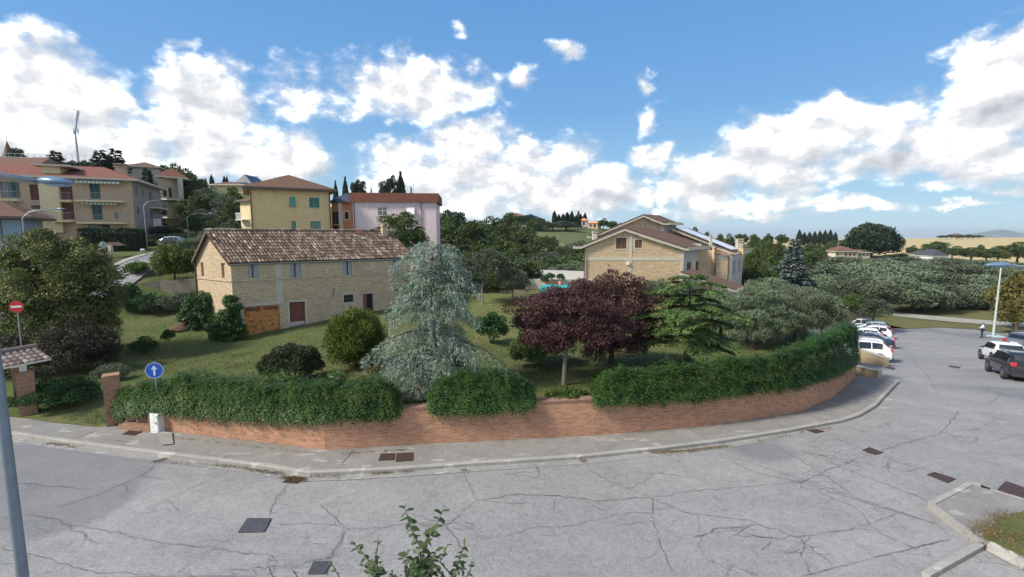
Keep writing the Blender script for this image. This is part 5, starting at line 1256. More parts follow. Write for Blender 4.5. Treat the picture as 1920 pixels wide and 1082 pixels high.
f34 = Face(W[3], W[4]); q = PX(f34, (1337, 466), (1371, 480)); wall(mb, f34, [(0, zb - 2), (f34.L, zb - 2), (f34.L, q[1][1]), (0, q[0][1])])
f25 = Face(W[2], W[3]); wall(mb, f25, [(0, zb), (f25.L, zb), (f25.L, ztopS + .4), (0, ztopS + .4)])
f45 = Face(W[4], W[5]); eh = [f45.rect(1374.5, 488, 1378.5, 514), f45.rect(1384.5, 487, 1388.5, 511)]; wall(mg, f45, [(0, zb - 2), (f45.L, zb - 2), (f45.L, q[1][1]), (0, q[1][1])], eh, .15)
for a, b in zip(W[5:], W[6:]): f = Face(a, b); wall(mb, f, [(0, zb - 2), (f.L, zb - 2), (f.L, ztopS), (0, ztopS)])
# upper clerestory
CA = D(1110, 440, 56); CB = D(1244, 440, 56); CA.z = CB.z = 0; fC = Face(CA, CB)
q = PX(fC, (1244, 421), (1203, 408), (1110, 444)); wall(mb, fC, [(0, 4), (fC.L, 4), (fC.L, q[0][1]), q[1], (0, q[2][1])])
CC = CB + gdir * 3.9; fC2 = Face(CB, CC); ch_ = [fC2.rect(1248, 436, 1257, 447)]; wall(mg, fC2, [(0, 4), (fC2.L, 4), (fC2.L, q[0][1]), (0, q[0][1])], ch_, .15)
CD = CC + Vector((5, 0, 0)); fC3 = Face(D(1256, 440, 57.9).xy.to_3d(), D(1373, 440, 57.9).xy.to_3d()); r_ = PX(fC3, (1256, 430), (1373, 478)); 
wall(mb, fC3, [(0, 3), (fC3.L, 3), (fC3.L, r_[1][1]), (0, r_[0][1])], [fC3.rect(1277, 448, 1292, 456)])
mb.build('wall', m_villabrick, vil); mg.build('side_wall', m_greyw, vil)  # right-facing sides of the brick villa: their shade is put into the grey
darkback(vil, fC3, fC3.rect(1277, 448, 1292, 456), .15, m_brownsh)
class Piece:                                         # every cream band or pilaster is its own part
    pass
def pc(f, *a): m_ = MB(); fbox(m_, f, *a); return m_.build('trim', m_concw, vil)
def band(f, u0, v0, u1, v1, o=.03):
    r = f.rect(u0, v0, u1, v1); pc(f, *r, -.01, o)
band(fV, 1099, 482, 1180, 488.5); band(fV, 1184.5, 482, 1276, 488.5)
r = fV.rect(1180, 438, 1184.5, 536); pc(fV, r[0], zb, r[2], fV.pix(1180, 438)[1], -.01, .035)
r = fV.rect(1097, 466, 1100, 530); pc(fV, r[0], zb, r[2], fV.pix(1097, 470)[1], -.01, .04)
r = fV.rect(1276, 474, 1281, 530); pc(fV, r[0], zb, fV.L, fV.pix(1278, 471)[1], -.01, .04)
band(f34, 1338, 478, 1364, 485); r = f34.rect(1366, 480, 1371, 530); pc(f34, r[0], zb, f34.L, r[3], -.01, .04)
r = fC.rect(1203, 413, 1207, 432); pc(fC, *r, -.01, .04); r = fC.rect(1238, 425, 1244, 446); pc(fC, *r, -.01, .04)
r = fS.rect(1297, 486, 1302, 516); pc(fS, *r, -.01, .04)
for r in vh: w = window(vil, fV, r, m_frame, m_gl, (.5,), (), .14, .05, surround=m_concw, sw=.13); shutter(w, fV, r, m_brownsh, -.02, True)
for f, rs_ in ((fS, sh), (f45, eh), (fC2, ch_)):
    for r in rs_: w = window(vil, f, r, m_frame, m_gl, (), (), .12, .05); shutter(w, f, r, m_brownsh if f is fS else m_greyw, -.02, True)
ac = MB(); r = fV.rect(1175, 491, 1179.5, 496.5); fbox(ac, fV, *r, 0, .18); ac.build('meter_box', m_white, vil)
vn = MB(); a = fV.pix(1141, 497); vn.lathe([(.06, 0), (.06, .05), (.01, .06)], fV.P(a[0], a[1], 0), 10, axis=fV.n); vn.build('vent', m_dark, vil)
def rake_roof(name, prof, d, length, th=.34, mat=m_villaroof, overh=.55, gd=None):
    """prof: picture points of the upper edge of the gable fascia at depth d; extruded backwards along the eaves"""
    g_ = (gd or gdir) * length; P = [D(u, v, d) for u, v in prof]; y0 = min(p.y for p in P); P = [Vector((p.x, y0 - overh, p.z)) for p in P]
    fas = MB(); top = MB()
    for a, b in zip(P, P[1:]):
        lo = Vector((0, 0, -th)); fas.prism([a, b, b + lo, a + lo], gdir * .12); e = Vector((0, 0, .03))
        top.prism([a + e - gdir * .04, b + e - gdir * .04, b + g_ + e, a + g_ + e], (0, 0, -.10))
        fas.prism([a + gdir * .12 + Vector((0, 0, -.08)), b + gdir * .12 + Vector((0, 0, -.08)), b + g_ + Vector((0, 0, -.08)), a + g_ + Vector((0, 0, -.08))], (0, 0, -.14))
    for q, s in ((P[0], -1), (P[-1], 1)):
        fas.prism([q, q + g_, q + g_ + Vector((0, 0, -th)), q + Vector((0, 0, -th))], (.1 * s, 0, 0))
    o = top.build(name, mat, vil); fas.build('fascia', m_concw, o); return o, P
rake_roof('front_roof', [(1075, 460), (1088, 460), (1168, 427), (1281, 463.5), (1286, 463.5)], 50, 7.2)
rake_roof('upper_roof', [(1101, 441.5), (1112, 441), (1203, 402.5), (1240, 417), (1250, 417)], 56, 4.4, .30)
so_, SP = rake_roof('solar_roof', [(1258, 428), (1371, 472), (1378, 472)], 57, 5.2, .30)
r3, _ = rake_roof('porch_roof', [(1271, 508), (1300, 517), (1372, 541), (1377, 541)], 47.5, 3.6, .26)
sp3 = MB(); a, b = SP[0], SP[1]; e_ = (b - a)
for k in range(6):
    p0 = a + e_ * (.03 + k * .155); p1 = a + e_ * (.03 + k * .155 + .15); q = Vector((0, 0, .16))
    sp3.prism([p0 + q + gdir * .3, p1 + q + gdir * .3, p1 + q + gdir * 3.4, p0 + q + gdir * 3.4], (0, 0, -.04))
sp3.build('solar_panel', m_solarw, so_)
dp = MB(); a = W[2] + Vector((.25, -.35, 0)); dp.tube([Vector((a.x, a.y, D(1332, 463, 54).z)), Vector((a.x, a.y, D(1335, 522, 54).z))], .075, 8); dp.build('downpipe', m_gutter, vil); dp = MB()
a = P4 + Vector((-.35, -.12, 0)); dp.tube([Vector((P3.x, P3.y - .15, D(1340, 476, 53).z)), Vector((a.x, a.y, D(1366, 480, 53).z)), Vector((a.x, a.y, .5))], .05, 8); dp.build('downpipe', m_gutter, vil); dp = MB()
a = V0 + Vector((-.1, -.15, 0)); dp.tube([Vector((a.x, a.y, gp[2][1])), Vector((a.x, a.y, zb))], .05, 8)
dp.build('downpipe', m_gutter, vil)
def vchimney(u, v0, v1, w, d, name='chimney'):
    c = D(u, v1, d); h = D(u, v0, d).z - c.z; mb = MB(); mb.box(c + Vector((0, 0, h * .4)), (w, w, h * .8)); mb.box(c + Vector((0, 0, h * .83)), (w * 1.25, w * 1.25, h * .07))
    for a in (-1, 1): mb.box(c + Vector((a * w * .4, 0, h * .91)), (w * .16, w * .9, h * .12))
    mb.box(c + Vector((0, 0, h * .985)), (w * 1.2, w * 1.2, h * .05)); return mb.build(name, m_concw, vil)
vchimney(1385, 448, 474, .65, 60); vchimney(1115, 433, 450, .5, 55); vchimney(1332, 441, 464, .28, 56)
pt = MB(); c = D(1304, 460, 53); pt.box(c, (1.1, .5, .35)); pt.build('roof_planter', m_concw, vil)
di = MB(); c = D(1229, 398, 58); di.lathe([(.02, 0), (.25, .03), (.42, .10), (.44, .13), (.42, .12), (.02, .04)], c, 20, axis=(-.25, -1, .25)); dish = di.build('satellite_dish', m_white, vil)
ms = MB(); ms.tube([D(1229, 408, 58.3), D(1228, 372, 58.3)], .03, 6)
for v in (374, 379): ms.tube([D(1224, v + 1, 58.3), D(1232, v - 1, 58.3)], .012, 4)
ms.build('mast', m_metal, dish)

# ================================================================ apartment block on the left
AC = D(250, 385, 68); AC.z = 0; e1 = Vector((.911, .412, 0)); e2 = Vector((-.395, .918, 0))
AL = AC - e1 * 25; AR = AC + e2 * 14.6; fA = Face(AL, AC); fA2 = Face(AC, AR)
apt = thing('apartment_block', 'long tan brick apartment block with balconies, outside stairs and red tiled roof', 'building', (AL.x, AL.y, 4))
atop = fA.pix(240, 339.5)[1]
S = lambda u, v: fA.pix(u, v)
st0 = S(55, 400)[0]; st1 = S(133, 400)[0]            # stair recess
doors = [fA.rect(168.5, 345, 188, 373), fA.rect(173, 384, 192, 412), fA.rect(214, 397.5, 223.5, 411.5), fA.rect(1, 341, 30, 370), fA.rect(165, 421, 206, 432)]
rec = [fA.rect(56, 346, 79, 375), fA.rect(112, 348, 136, 374), fA.rect(115, 381, 139, 411), fA.rect(60, 385, 84, 418)]
mb = MB(); wall(mb, fA, [(0, 2), (fA.L, 2), (fA.L, atop), (0, atop)], doors + rec, .25)
wall(mb, Face(AL + e2 * 14.6, AL), [(0, 2), (14.6, 2), (14.6, atop), (0, atop)]); mb.build('wall', m_tanbrick, apt)
sw_ = [fA2.rect(253, 349, 259, 367.5), fA2.rect(266.5, 354, 271, 371), fA2.rect(256.5, 386.5, 262.5, 404), fA2.rect(270.5, 390, 275, 408), fA2.rect(280, 360, 286, 381), fA2.rect(281, 395, 287, 412), fA2.rect(260, 424, 266, 440), fA2.rect(274, 426, 279, 441)]
mg = MB(); wall(mg, fA2, [(0, 2), (fA2.L, 2), (fA2.L, atop), (0, atop)], sw_, .2); mg.build('side_wall', m_brick('shaded_brick', (.36, .31, .27), (.30, .25, .215), (.36, .32, .28), .27, .07, .01, .2), apt)  # greyer copy of the tan brick, the side's shade put into its colour
for i, r in enumerate(doors):
    w = window(apt, fA, r, m_dkgreen if i < 2 else m_frame, m_gl if i != 3 else m_glb, (.5,), (), .15, .06, name='balcony_door' if i < 2 or i == 3 else 'window')
    if i in (0, 1): shutter(w, fA, (r[0], r[1], r[2], r[3]), m_dkgreen, -.04, True)
    if i == 2: shutter(w, fA, r, m_greyw, -.04, True, split=False)
    if i == 3: shutter(w, fA, (r[2] - .5, r[1], r[2] + .35, r[3]), m_dkgreen, .05, True, split=False)
for r in sw_: w = window(apt, fA2, r, m_frame, m_gl, (), (), .12, .05); shutter(w, fA2, r, m_greyw, -.02, True, split=False)
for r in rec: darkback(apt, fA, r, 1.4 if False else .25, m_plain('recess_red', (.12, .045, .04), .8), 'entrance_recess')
cb = MB(); r = fA.rect(77.5, 345, 115, 400); fbox(cb, fA, r[0], S(100, 436)[1], r[2], atop - .1, -.05, .55); cb.build('stair_tower', m_cream, apt)
def balcony(f, u0, v0, u1, dep=1.3, rail=1.0, mat=m_cream, awn=None, glass=False):
    a = f.pix(u0, v0); b = f.pix(u1, v0); z = a[1]; s = MB(); fbox(s, f, a[0], z - .22, b[0], z, -.02, dep); o = s.build('balcony', mat, apt)
    r_ = MB()
    for q in (0, 1): x = a[0] + .05 + (b[0] - a[0] - .1) * q; r_.tube([f.P(x, z + rail, .05), f.P(x, z + rail, dep - .05)], .022, 5)
    r_.tube([f.P(a[0] + .05, z + rail, dep - .05), f.P(b[0] - .05, z + rail, dep - .05)], .022, 5)
    k = int((b[0] - a[0]) / .13)
    for i in range(k + 1): x = a[0] + .05 + (b[0] - a[0] - .1) * i / k; r_.tube([f.P(x, z, dep - .05), f.P(x, z + rail, dep - .05)], .009, 4)
    r_.build('railing', m_metal, o); return o
bA = balcony(fA, 146, 375.5, 235); bB = balcony(fA, 150, 416.5, 240); balcony(fA, -40, 373, 41); balcony(fA, 113.5, 375.5, 137.5, .9); balcony(fA, 112, 413.5, 142, 1.5); balcony(fA, 47, 393, 74, 1.8)
balcony(fA2, 281, 388, 301, 1.2)
def awning(u0, u1, v, dep=.9):
    a = fA.pix(u0, v); b = fA.pix(u1, v); n = int((b[0] - a[0]) / .22)
    mb = MB()
    for i in range(n):
        x0 = a[0] + (b[0] - a[0]) * i / n; x1 = a[0] + (b[0] - a[0]) * (i + 1) / n; mb.mi = i % 2
        P = [fA.P(x0, a[1] + .35, .02), fA.P(x1, a[1] + .35, .02), fA.P(x1, a[1], dep), fA.P(x0, a[1], dep)]
        mb.quad(*P); mb.quad(P[3], P[2], P[2] - Vector((0, 0, .28)), P[3] - Vector((0, 0, .28)))
    mb.build('awning', [m_awn, m_awng], apt)
awning(146, 229, 340); awning(157, 222, 380); awning(-20, 31, 377)
stp = MB(); p0 = S(74, 392); p1 = S(113, 414)
nst = 12
for i in range(nst):
    x = p0[0] + (p1[0] - p0[0]) * (i + .5) / nst; z = p0[1] + (p1[1] - p0[1]) * (i + .5) / nst
    fbox(stp, fA, x - (p1[0] - p0[0]) / nst / 2, z - .45, x + (p1[0] - p0[0]) / nst / 2, z, .56, 1.7)
stp.build('outside_stairs', m_concw, apt)
rl = MB()
for o_ in (1.66,): rl.tube([fA.P(p0[0], p0[1] + .95, o_), fA.P(p1[0], p1[1] + .95, o_)], .025, 5)
for i in range(nst): x = p0[0] + (p1[0] - p0[0]) * i / nst; z = p0[1] + (p1[1] - p0[1]) * i / nst; rl.tube([fA.P(x, z, 1.66), fA.P(x, z + .95, 1.66)], .01, 4)
rl.build('stair_railing', m_metal, apt)
ov = .9; E = [AL + fA.n * ov - e1 * ov, AC + fA.n * ov + fA2.n * ov, AR + fA2.n * ov + e2 * ov, AL + e2 * 15.5 - e1 * ov]; E = [Vector((p.x, p.y, atop)) for p in E]
r0 = (E[0] + E[3]) / 2 + e1 * 6; r1 = (E[1] + E[2]) / 2 - e1 * 6; r0.z = r1.z = atop + 2.3
rf = MB(); up = Vector((0, 0, .25))
for q in ([E[0], E[1], r1, r0], [E[1], E[2], r1], [E[2], E[3], r0, r1], [E[3], E[0], r0]): rf.add([p + up for p in q], [tuple(range(len(q)))])
ro = rf.build('roof', m_redroof, apt); fs = MB()
for i in range(4): fs.quad(E[i], E[(i + 1) % 4], E[(i + 1) % 4] + up, E[i] + up)
fs.add(E[::-1], [(0, 1, 2, 3)]); fs.build('eaves', m_concw, apt)
pn = MB(); f = fA; a = S(73, 330)[0]; b = S(109, 330)[0]; z1 = D(90, 315, 66).z; pn.box(f.P((a + b) / 2, (atop + z1) / 2, -3), (b - a, 4.5, z1 - atop), e=f.e, n=f.n); pen = pn.build('penthouse', m_cream, apt)
pr_ = MB(); pr_.box(f.P((a + b) / 2 + .3, z1 + .12, -2.8), (b - a + 2.2, 5.6, .22), e=f.e, n=f.n); pr_.build('penthouse_roof', m_concw, pen)
cm_ = MB(); c = D(228, 325, 69.5); cm_.box(c + Vector((0, 0, -.4)), (1.3, 1.0, 2.4), e=e1); cm_.box(c + Vector((0, 0, .85)), (1.6, 1.3, .12), e=e1)
for k in range(5): cm_.box(c + e1 * (-.56 + k * .28) + Vector((0, 0, 1.05)), (.12, 1.0, .3), e=e1)
cm_.box(c + Vector((0, 0, 1.26)), (1.6, 1.3, .12), e=e1); cm_.build('chimney', m_tanbrick, apt)
sg = MB(); a = fA2.pix(297, 425); sg.box(D(295, 423, 76), (1.0, .2, 2.2), e=(1, 0.1, 0)); tag(sg.build('shop_sign', m_white), 'white upright sign panel at the corner of the tan apartment block', 'sign')
# wrought iron terrace fence with stored bicycles reads as a dark patterned railing
fe = MB(); a = D(262, 440, 80); b = D(301, 446, 83)
for k in range(26): q = a.lerp(b, k / 25); fe.tube([q + Vector((0, 0, -.6)), q + Vector((0, 0, .7))], .03, 4)
for k in range(9): q = a.lerp(b, (k + .5) / 9); fe.lathe([(.28, -.02), (.33, 0), (.28, .02)], q + Vector((0, 0, .05)), 10, axis=(0, 1, 0))
fe.tube([a + Vector((0, 0, .7)), b + Vector((0, 0, .7))], .05, 5); fe.tube([a + Vector((0, 0, -.6)), b + Vector((0, 0, -.6))], .05, 5)
tag(fe.build('iron_fence', m_plain('blue_grey_iron', (.12, .16, .20), .5)), 'blue grey iron fence below the shaded side of the apartment block', 'fence')
tw = MB(); q = [D(255, 447, 78.5), D(318, 452, 84)]; tw.prism([q[0], q[1], q[1] - Vector((0, 0, 4)), q[0] - Vector((0, 0, 4))], (0, .3, 0)); tag(tw.build('terrace_wall', m_concw), 'pale terrace wall under the iron fence', 'wall')

# second brick block
BA = D(298, 370, 88); BB = D(338, 370, 92); BC = D(362, 370, 104)
BA.z = BB.z = BC.z = 0
b2, bf, _, _ = house('brick_block', 'second brick block with red hipped roof behind the first apartment block', 'building', [BA, BB, BC, BA + (BC - BB)], 8, D(340, 337, 92).z, m_tanbrick, m_redroof, .9, 2.0, .5, m_concw, .3)
cl_ = MB(); f = Face(BA, BB)
for u in (329.5, 333): a = f.pix(u, 370); fbox(cl_, f, a[0] - .2, 9, a[0] + .2, D(340, 337, 92).z - .01, .9, 1.3)
for v in (374, 408): a = f.pix(318, v)[1]; fbox(cl_, f, .2, a - .15, f.L, a + .1, -.02, 1.35)
cl_.build('balcony', m_concw, b2)
f2 = bf[1]
wn = [f2.rect(345, 360, 348, 372), f2.rect(352, 358, 355, 368), f2.rect(347, 385, 350, 397), f2.rect(355, 384, 358, 396)]
for r in wn:
    mbw = MB(); fbox(mbw, f2, *r, -.05, .04); mbw.build('window', m_greyw, b2)
f1 = bf[0]
for (u0, v0, u1, v1) in [(306, 352, 312, 368), (316, 352, 322, 370), (306, 384, 312, 402)]:
    mbw = MB(); fbox(mbw, f1, *f1.rect(u0, v0, u1, v1), -.05, .03); mbw.build('window', m_gl, b2)
# small gabled outbuilding of stone
GA = D(352, 420, 84); GB = D(383, 420, 84); GA.z = GB.z = 0
ob, _, _, _ = house('stone_outbuilding', 'small windowless stone outbuilding beside the flat topped pine', 'shed', back4(GA, GB, 6), 5, D(368, 410, 84).z, m_stone, m_brownroof, .2, .9, .3, m_stone, .12)

# left: blue building with brown eave
LA = D(-60, 450, 44); LB = D(42, 450, 46); LA.z = LB.z = 0
lb, lbf, _, _ = house('blue_building', 'blue rendered building with wide brown eaves at the left picture edge', 'building', back4(LA, LB, 9), 1.5, D(20, 410, 45).z, m_bluew, m_brownroof, 1.0, 1.6, .4, m_ybrown, .22)
f = lbf[0]; mbw = MB(); a = f.rect(6, 412, 41, 480); fbox(mbw, f, *a, -.02, .03); mbw.build('garage_panel', m_bluew, lb)
mbw = MB(); fbox(mbw, f, a[0] - .10, a[1], a[0] - .003, a[3] + .1, -.02, .06); fbox(mbw, f, a[0] - .10, a[3] + .003, a[2] + .1, a[3] + .12, -.02, .06); mbw.build('door_frame', m_ybrown, lb)

# long brown roofs high on the left, concrete railing wall and the church spire
HA = D(-60, 320, 96); HB = D(75, 320, 96); HA.z = HB.z = 0
house('long_brown_house', 'long low house with brown tiled roof above the apartment block', 'house', back4(HA, HB, 10), 10, D(20, 312, 96).z, m_cream, m_brownroof, .6, 2.2, .7, m_concw, .3)
HA = D(70, 310, 100); HB = D(128, 310, 101); HA.z = HB.z = 0
house('tan_house', 'tan house with red roof right of the brown roofed house', 'house', back4(HA, HB, 9), 10, D(100, 318, 100).z, m_tanbrick, m_redroof, .6, 1.6, .5, m_concw, .2)
HA = D(238, 320, 102); HB = D(296, 322, 104); HA.z = HB.z = 0
house('pale_house', 'pale house with grey roof peeping above the dark conifers', 'house', back4(HA, HB, 9), 10, D(268, 314, 103).z, m_pale, m_brownroof, .6, 1.2, .5, m_concw, .2)
gw = MB(); a = D(5, 302, 128); b = D(172, 306, 128); gw.prism([a, b, b - Vector((0, 0, 8)), a - Vector((0, 0, 8))], (0, .4, 0)); gwo = gw.build('glass_terrace_wall', m_stucco('white_parapet', (.60, .64, .68))); tag(gwo, 'long pale parapet with thin posts on the hilltop under the church spire', 'wall')
gp_ = MB()
for k in range(15): q = a.lerp(b, k / 14); gp_.tube([q, q + Vector((0, 0, 2.1))], .05, 5)
for z in (1.1, 2.05): gp_.tube([a + Vector((0, 0, z)), b + Vector((0, 0, z))], .035, 5)
gp_.build('railing', m_metal, gwo)
chp = D(17, 300, 165); cz_ = 165 / F
cht = thing('church_tower', 'church tower with pointed tiled spire and cross on the hilltop', 'tower', (chp.x, chp.y, chp.z - 14))
mb = MB(); mb.box(chp + Vector((0, 0, -6)), (4.6, 4.6, 11.8)); mb.box(chp + Vector((0, 0, .0)), (5.8, 5.8, .5)); mb.build('tower_body', m_stone, cht)
mb = MB(); mb.lathe([(3.0, .3), (1.5, 1.2), (1.1, 2.6), (.6, 4.4), (.06, 6.3)], chp, 8); mb.build('spire', m_brownroof, cht)
mb = MB(); mb.tube([chp + Vector((0, 0, 6.2)), chp + Vector((0, 0, 7.9))], .06, 5); mb.tube([chp + Vector((-.5, 0, 7.4)), chp + Vector((.5, 0, 7.4))], .06, 5); mb.build('cross', m_metal, cht)
# telecom mast
mp = D(147, 306, 120); tm = thing('telecom_mast', 'tall slender telecom mast with antenna panels on the left hilltop', 'mast', (mp.x, mp.y, mp.z - 6)); k_ = 120 / F
top = D(147, 207, 120); mb = MB(); mb.tube([mp + Vector((0, 0, -6)), D(141, 248, 120), D(144, 225, 120), top], [.30, .22, .18, .15], 10); mb.build('pole', m_metal, tm)
mb = MB(); lo_ = D(144, 226, 120); ax_ = (top - lo_).normalized()
for a in range(3): q = a * 2.1; mb.box(top.lerp(lo_, .5) + Vector((.24 * math.cos(q), .24 * math.sin(q), 0)), (.24, .14, 2.4), e=(math.cos(q), math.sin(q), 0), up=ax_)
lo_ = D(141, 246, 120)
for a in range(3): q = a * 2.1 + .5; c = lo_ + Vector((.55 * math.cos(q), .55 * math.sin(q), 0)); mb.box(c, (.24, .18, 1.3)); mb.tube([c, lo_], .06, 5)
mb.lathe([(.1, 0), (.5, .12), (.55, .2)], D(138, 247, 120), 10, axis=(-.6, -1, 0)); mb.build('antenna_panel', m_white, tm)
for (u, v0, v1, d, lab) in [(67, 264, 300, 128, 'tall aerial on the left hilltop beside a small pine'), (97, 282, 300, 126, 'low flat aerial left of the telecom mast'), (275, 292, 312, 104, 'small aerial above the pale house on the hill'), (482, 330, 344, 140, 'small aerial above the dark solar house')]:
    p = D(u, v1, d); antenna('antenna', lab, p, (v1 - v0) / F * d, 3, 1.0)
# houses on the skyline left of the yellow house
HA = D(398, 352, 135); HB = D(455, 352, 135); HA.z = HB.z = 0
hh, hf, _, _ = house('cream_hill_house', 'cream hill house with solar panels far behind the yellow house', 'house', back4(HA, HB, 10), 16, D(430, 348, 135).z, m_cream, m_brownroof, .9, 1.0, .6, m_concw, .3)
f = hf[0]; mbw = MB(); fbox(mbw, f, *f.rect(426, 352, 432, 358), -.05, .05); mbw.build('window', m_frame, hh)
mbw = MB()
for k in range(3): mbw.box(f.P(4.4 + k * 1.7, D(430, 343, 135).z + .2, -2.2), (1.5, 1.6, .08), e=f.e, up=Vector((0, -.3, 1)).normalized())
mbw.build('solar_panel', m_solar, hh)
HA = D(443, 344, 145); HB = D(470, 347, 145); HA.z = HB.z = 0
house('dark_roof_house', 'hill house with steep dark solar roof beside the cream hill house', 'house', back4(HA, HB, 9), 18, D(455, 344, 145).z, m_pale, m_solar, .4, 2.6, .8, m_greyw, .2)

# ================================================================ far houses
HA = D(1102, 428, 240); HB = D(1121, 428, 238); HA.z = HB.z = 0
fh, ff, _, _ = house('small_hill_house', 'small cream farmhouse with orange roof on the green slope left of the villa', 'house', back4(D(1090, 428, 240).xy.to_3d(), D(1103, 428, 240).xy.to_3d(), 8), 6, D(1096, 414, 240).z, m_concw, m_orange, .4, 1.2, .3, m_orange, .2)
mbw = MB(); f = ff[0]; fbox(mbw, f, *f.rect(1093, 417, 1096, 422), -.05, .06); fbox(mbw, f, *f.rect(1093, 426, 1101, 432), -.05, .08); mbw.build('window', m_dark, fh)
wg, wf, _, _ = house('low_hill_wing', 'lower orange roofed wing of the small hill house', 'house', back4(HA, HB, 7), 6, D(1110, 419, 240).z, m_tanbrick, m_orange, .4, 1.1, .5, m_orange, .2)
mbw = MB(); f = wf[0]; fbox(mbw, f, *f.rect(1106, 421, 1109, 425), -.05, .06); fbox(mbw, f, *f.rect(1113, 421, 1117, 426), -.05, .06); mbw.build('window', m_dark, wg)
HA = D(953, 410, 262); HB = D(982, 410, 262); HA.z = HB.z = 0
house('ridge_house', 'long orange roofed house on the skyline between dark trees', 'house', back4(HA, HB, 9), 8, D(965, 404.5, 262).z, m_tanbrick, m_redroof, .5, 1.4, .6, m_tanbrick, .2)
def far_house(name, lab, u0, u1, vt, vb_, d, wm, rm, rise, wins, dep=10, eave=.6):
    a = D(u0, vb_, d).xy.to_3d(); b = D(u1, vb_, d).xy.to_3d(); zb_ = D(u0, vb_, d).z - 4
    t, fs_, _, _ = house(name, lab, 'house', back4(a, b, dep), zb_, D(u0, vt, d).z, wm, rm, eave, rise, .5, m_concw, .2)
    f = fs_[0]
    for r in wins: mw = MB(); fbox(mw, f, *f.rect(*r), -.05, .05); mw.build('window', m_frame, t)
    return t
far_house('pale_farmhouse', 'pale two storey farmhouse with brown hipped roof below the big round pine', 1566, 1608, 472, 483, 180, m_concw, m_brownroof, 1.8, [(1568, 474, 1572, 479), (1584, 474, 1588, 480), (1592, 474, 1596, 480), (1600, 474, 1604, 480)])
far_house('pale_farm_wing', 'right wing of the pale farmhouse with small dark windows', 1608, 1631, 474, 484, 182, m_concw, m_brownroof, .9, [(1611, 476, 1614, 480), (1618, 476, 1621, 480), (1625, 476, 1628, 480)], 8)
far_house('low_tan_house', 'low tan roofed house left of the pale farmhouse', 1516, 1560, 484, 492, 150, m_tanbrick, m_redroof, 1.4, [])
far_house('white_house', 'white gabled house with a steep dark slate roof', 1748, 1777, 481, 488, 176, m_white, m_slate, 2.4, [(1770, 484, 1773, 488)], 8, .3)
far_house('dark_roof_wing', 'dark slate roofed wing left of the white gabled house', 1736, 1752, 479, 486, 182, m_greyw, m_slate, 1.6, [], 8, .3)
far_house('field_ridge_house', 'tiny tan house inside the dark clump on the wheat ridge', 1792, 1802, 440, 446, 640, m_tanbrick, m_brownroof, 1.5, [], 8)
# far blue hill with a town on it
hm = MB(); rs = random.Random(4); pts = []
for i in range(61):
    u = 1780 + i * 12; t = i / 60; pk_ = 9 * math.exp(-((u - 1865) / 45) ** 2) + 7 * math.exp(-((u - 1960) / 120) ** 2) + 1.2 * math.sin(i * .9); v = 446 - 2 - pk_ * 1.0
    a = D(u, v, 7000); pts.append(a)
for a, b in zip(pts, pts[1:]):
    for k in range(4):
        f0, f1 = k / 4, (k + 1) / 4; q = lambda p, f: Vector((p.x, p.y - 1800 * (1 - math.cos(f * 1.57)), p.z * (1 - f) - 120 * f + rs.uniform(-6, 6) * (0 < f < 1)))
        hm.add([q(a, f1), q(b, f1), q(b, f0), q(a, f0)], [(0, 1, 2, 3)])
tag(hm.build('hills', m_plain('far_hill', (.07, .095, .06), .95, .4, .004)), kind='structure')
# ================================================================ brick garden wall
tw_ = .36
wallo = thing('brick_garden_wall', 'long curved orange brick retaining wall along the pavement', 'wall', tuple(WB[1]))
mb = MB(); cp_ = MB(); s = 0
seq = list(range(1, len(WB)))
def wz(i): return float(zroad(WB[i].x, WB[i].y))
for i in seq[:-1]:
    a, b = WB[i], WB[i + 1]; t = Vector((b.x - a.x, b.y - a.y, 0)); L = t.length; t.normalize(); n = Vector((-t.y, t.x, 0)) * tw_
    z0a, z0b = wz(i) - .1, wz(i + 1) - .1; za_, zb_ = wz(i) + WZ[i], wz(i + 1) + WZ[i + 1]
    if i == 3: za_ = zb_ = za_ + .02
    A_, B_ = Vector((a.x, a.y, 0)), Vector((b.x, b.y, 0)); q = lambda p, z: Vector((p.x, p.y, z))
    mb.add([q(A_, z0a), q(B_, z0b), q(B_, zb_), q(A_, za_)], [(0, 1, 2, 3)], uv=[[(s, z0a), (s + L, z0b), (s + L, zb_), (s, za_)]])
    mb.quad(q(B_ + n, z0b), q(A_ + n, z0a), q(A_ + n, za_), q(B_ + n, zb_))
    e = t * .0; o = -n * .07
    P = [q(A_ + o, za_), q(B_ + o, zb_), q(B_ + n * 1.06, zb_), q(A_ + n * 1.06, za_)]; up = Vector((0, 0, .075))
    cp_.add(P + [p + up for p in P], [(0, 1, 5, 4), (4, 5, 6, 7), (2, 3, 7, 6), (1, 2, 6, 5), (3, 0, 4, 7)], uv=[[(0, s), (0, s + L), (.075, s + L), (.075, s)], [(0, s), (0, s + L), (.26, s + L), (.26, s)], [(0, s), (0, s + L), (.075, s + L), (.075, s)], [(0, 0), (.3, 0), (.3, .1), (0, .1)], [(0, 0), (.3, 0), (.3, .1), (0, .1)]])
    s += L
for i, k in ((1, 1), (len(WB) - 1, -1)):
    a = WB[i]; b = WB[i + k]; t = Vector((b.x - a.x, b.y - a.y, 0)).normalized(); n = Vector((-t.y, t.x, 0)) * tw_ * k; z0 = wz(i) - .1; z1 = wz(i) + WZ[i]
    A_ = Vector((a.x, a.y, 0)); q = lambda p, z: Vector((p.x, p.y, z)); P = [q(A_ + n, z0), q(A_, z0), q(A_, z1), q(A_ + n, z1)]
    mb.add(P, [(0, 1, 2, 3)] if k == 1 else [(3, 2, 1, 0)])
mb.build('wall', m_wallbrick, wallo); cp_.build('coping', m_brick('coping_brick', (.34, .17, .11), (.25, .12, .08), (.33, .26, .20), .27, .068, .012, .5, (.16, .13, .10), bstr=.6), wallo)

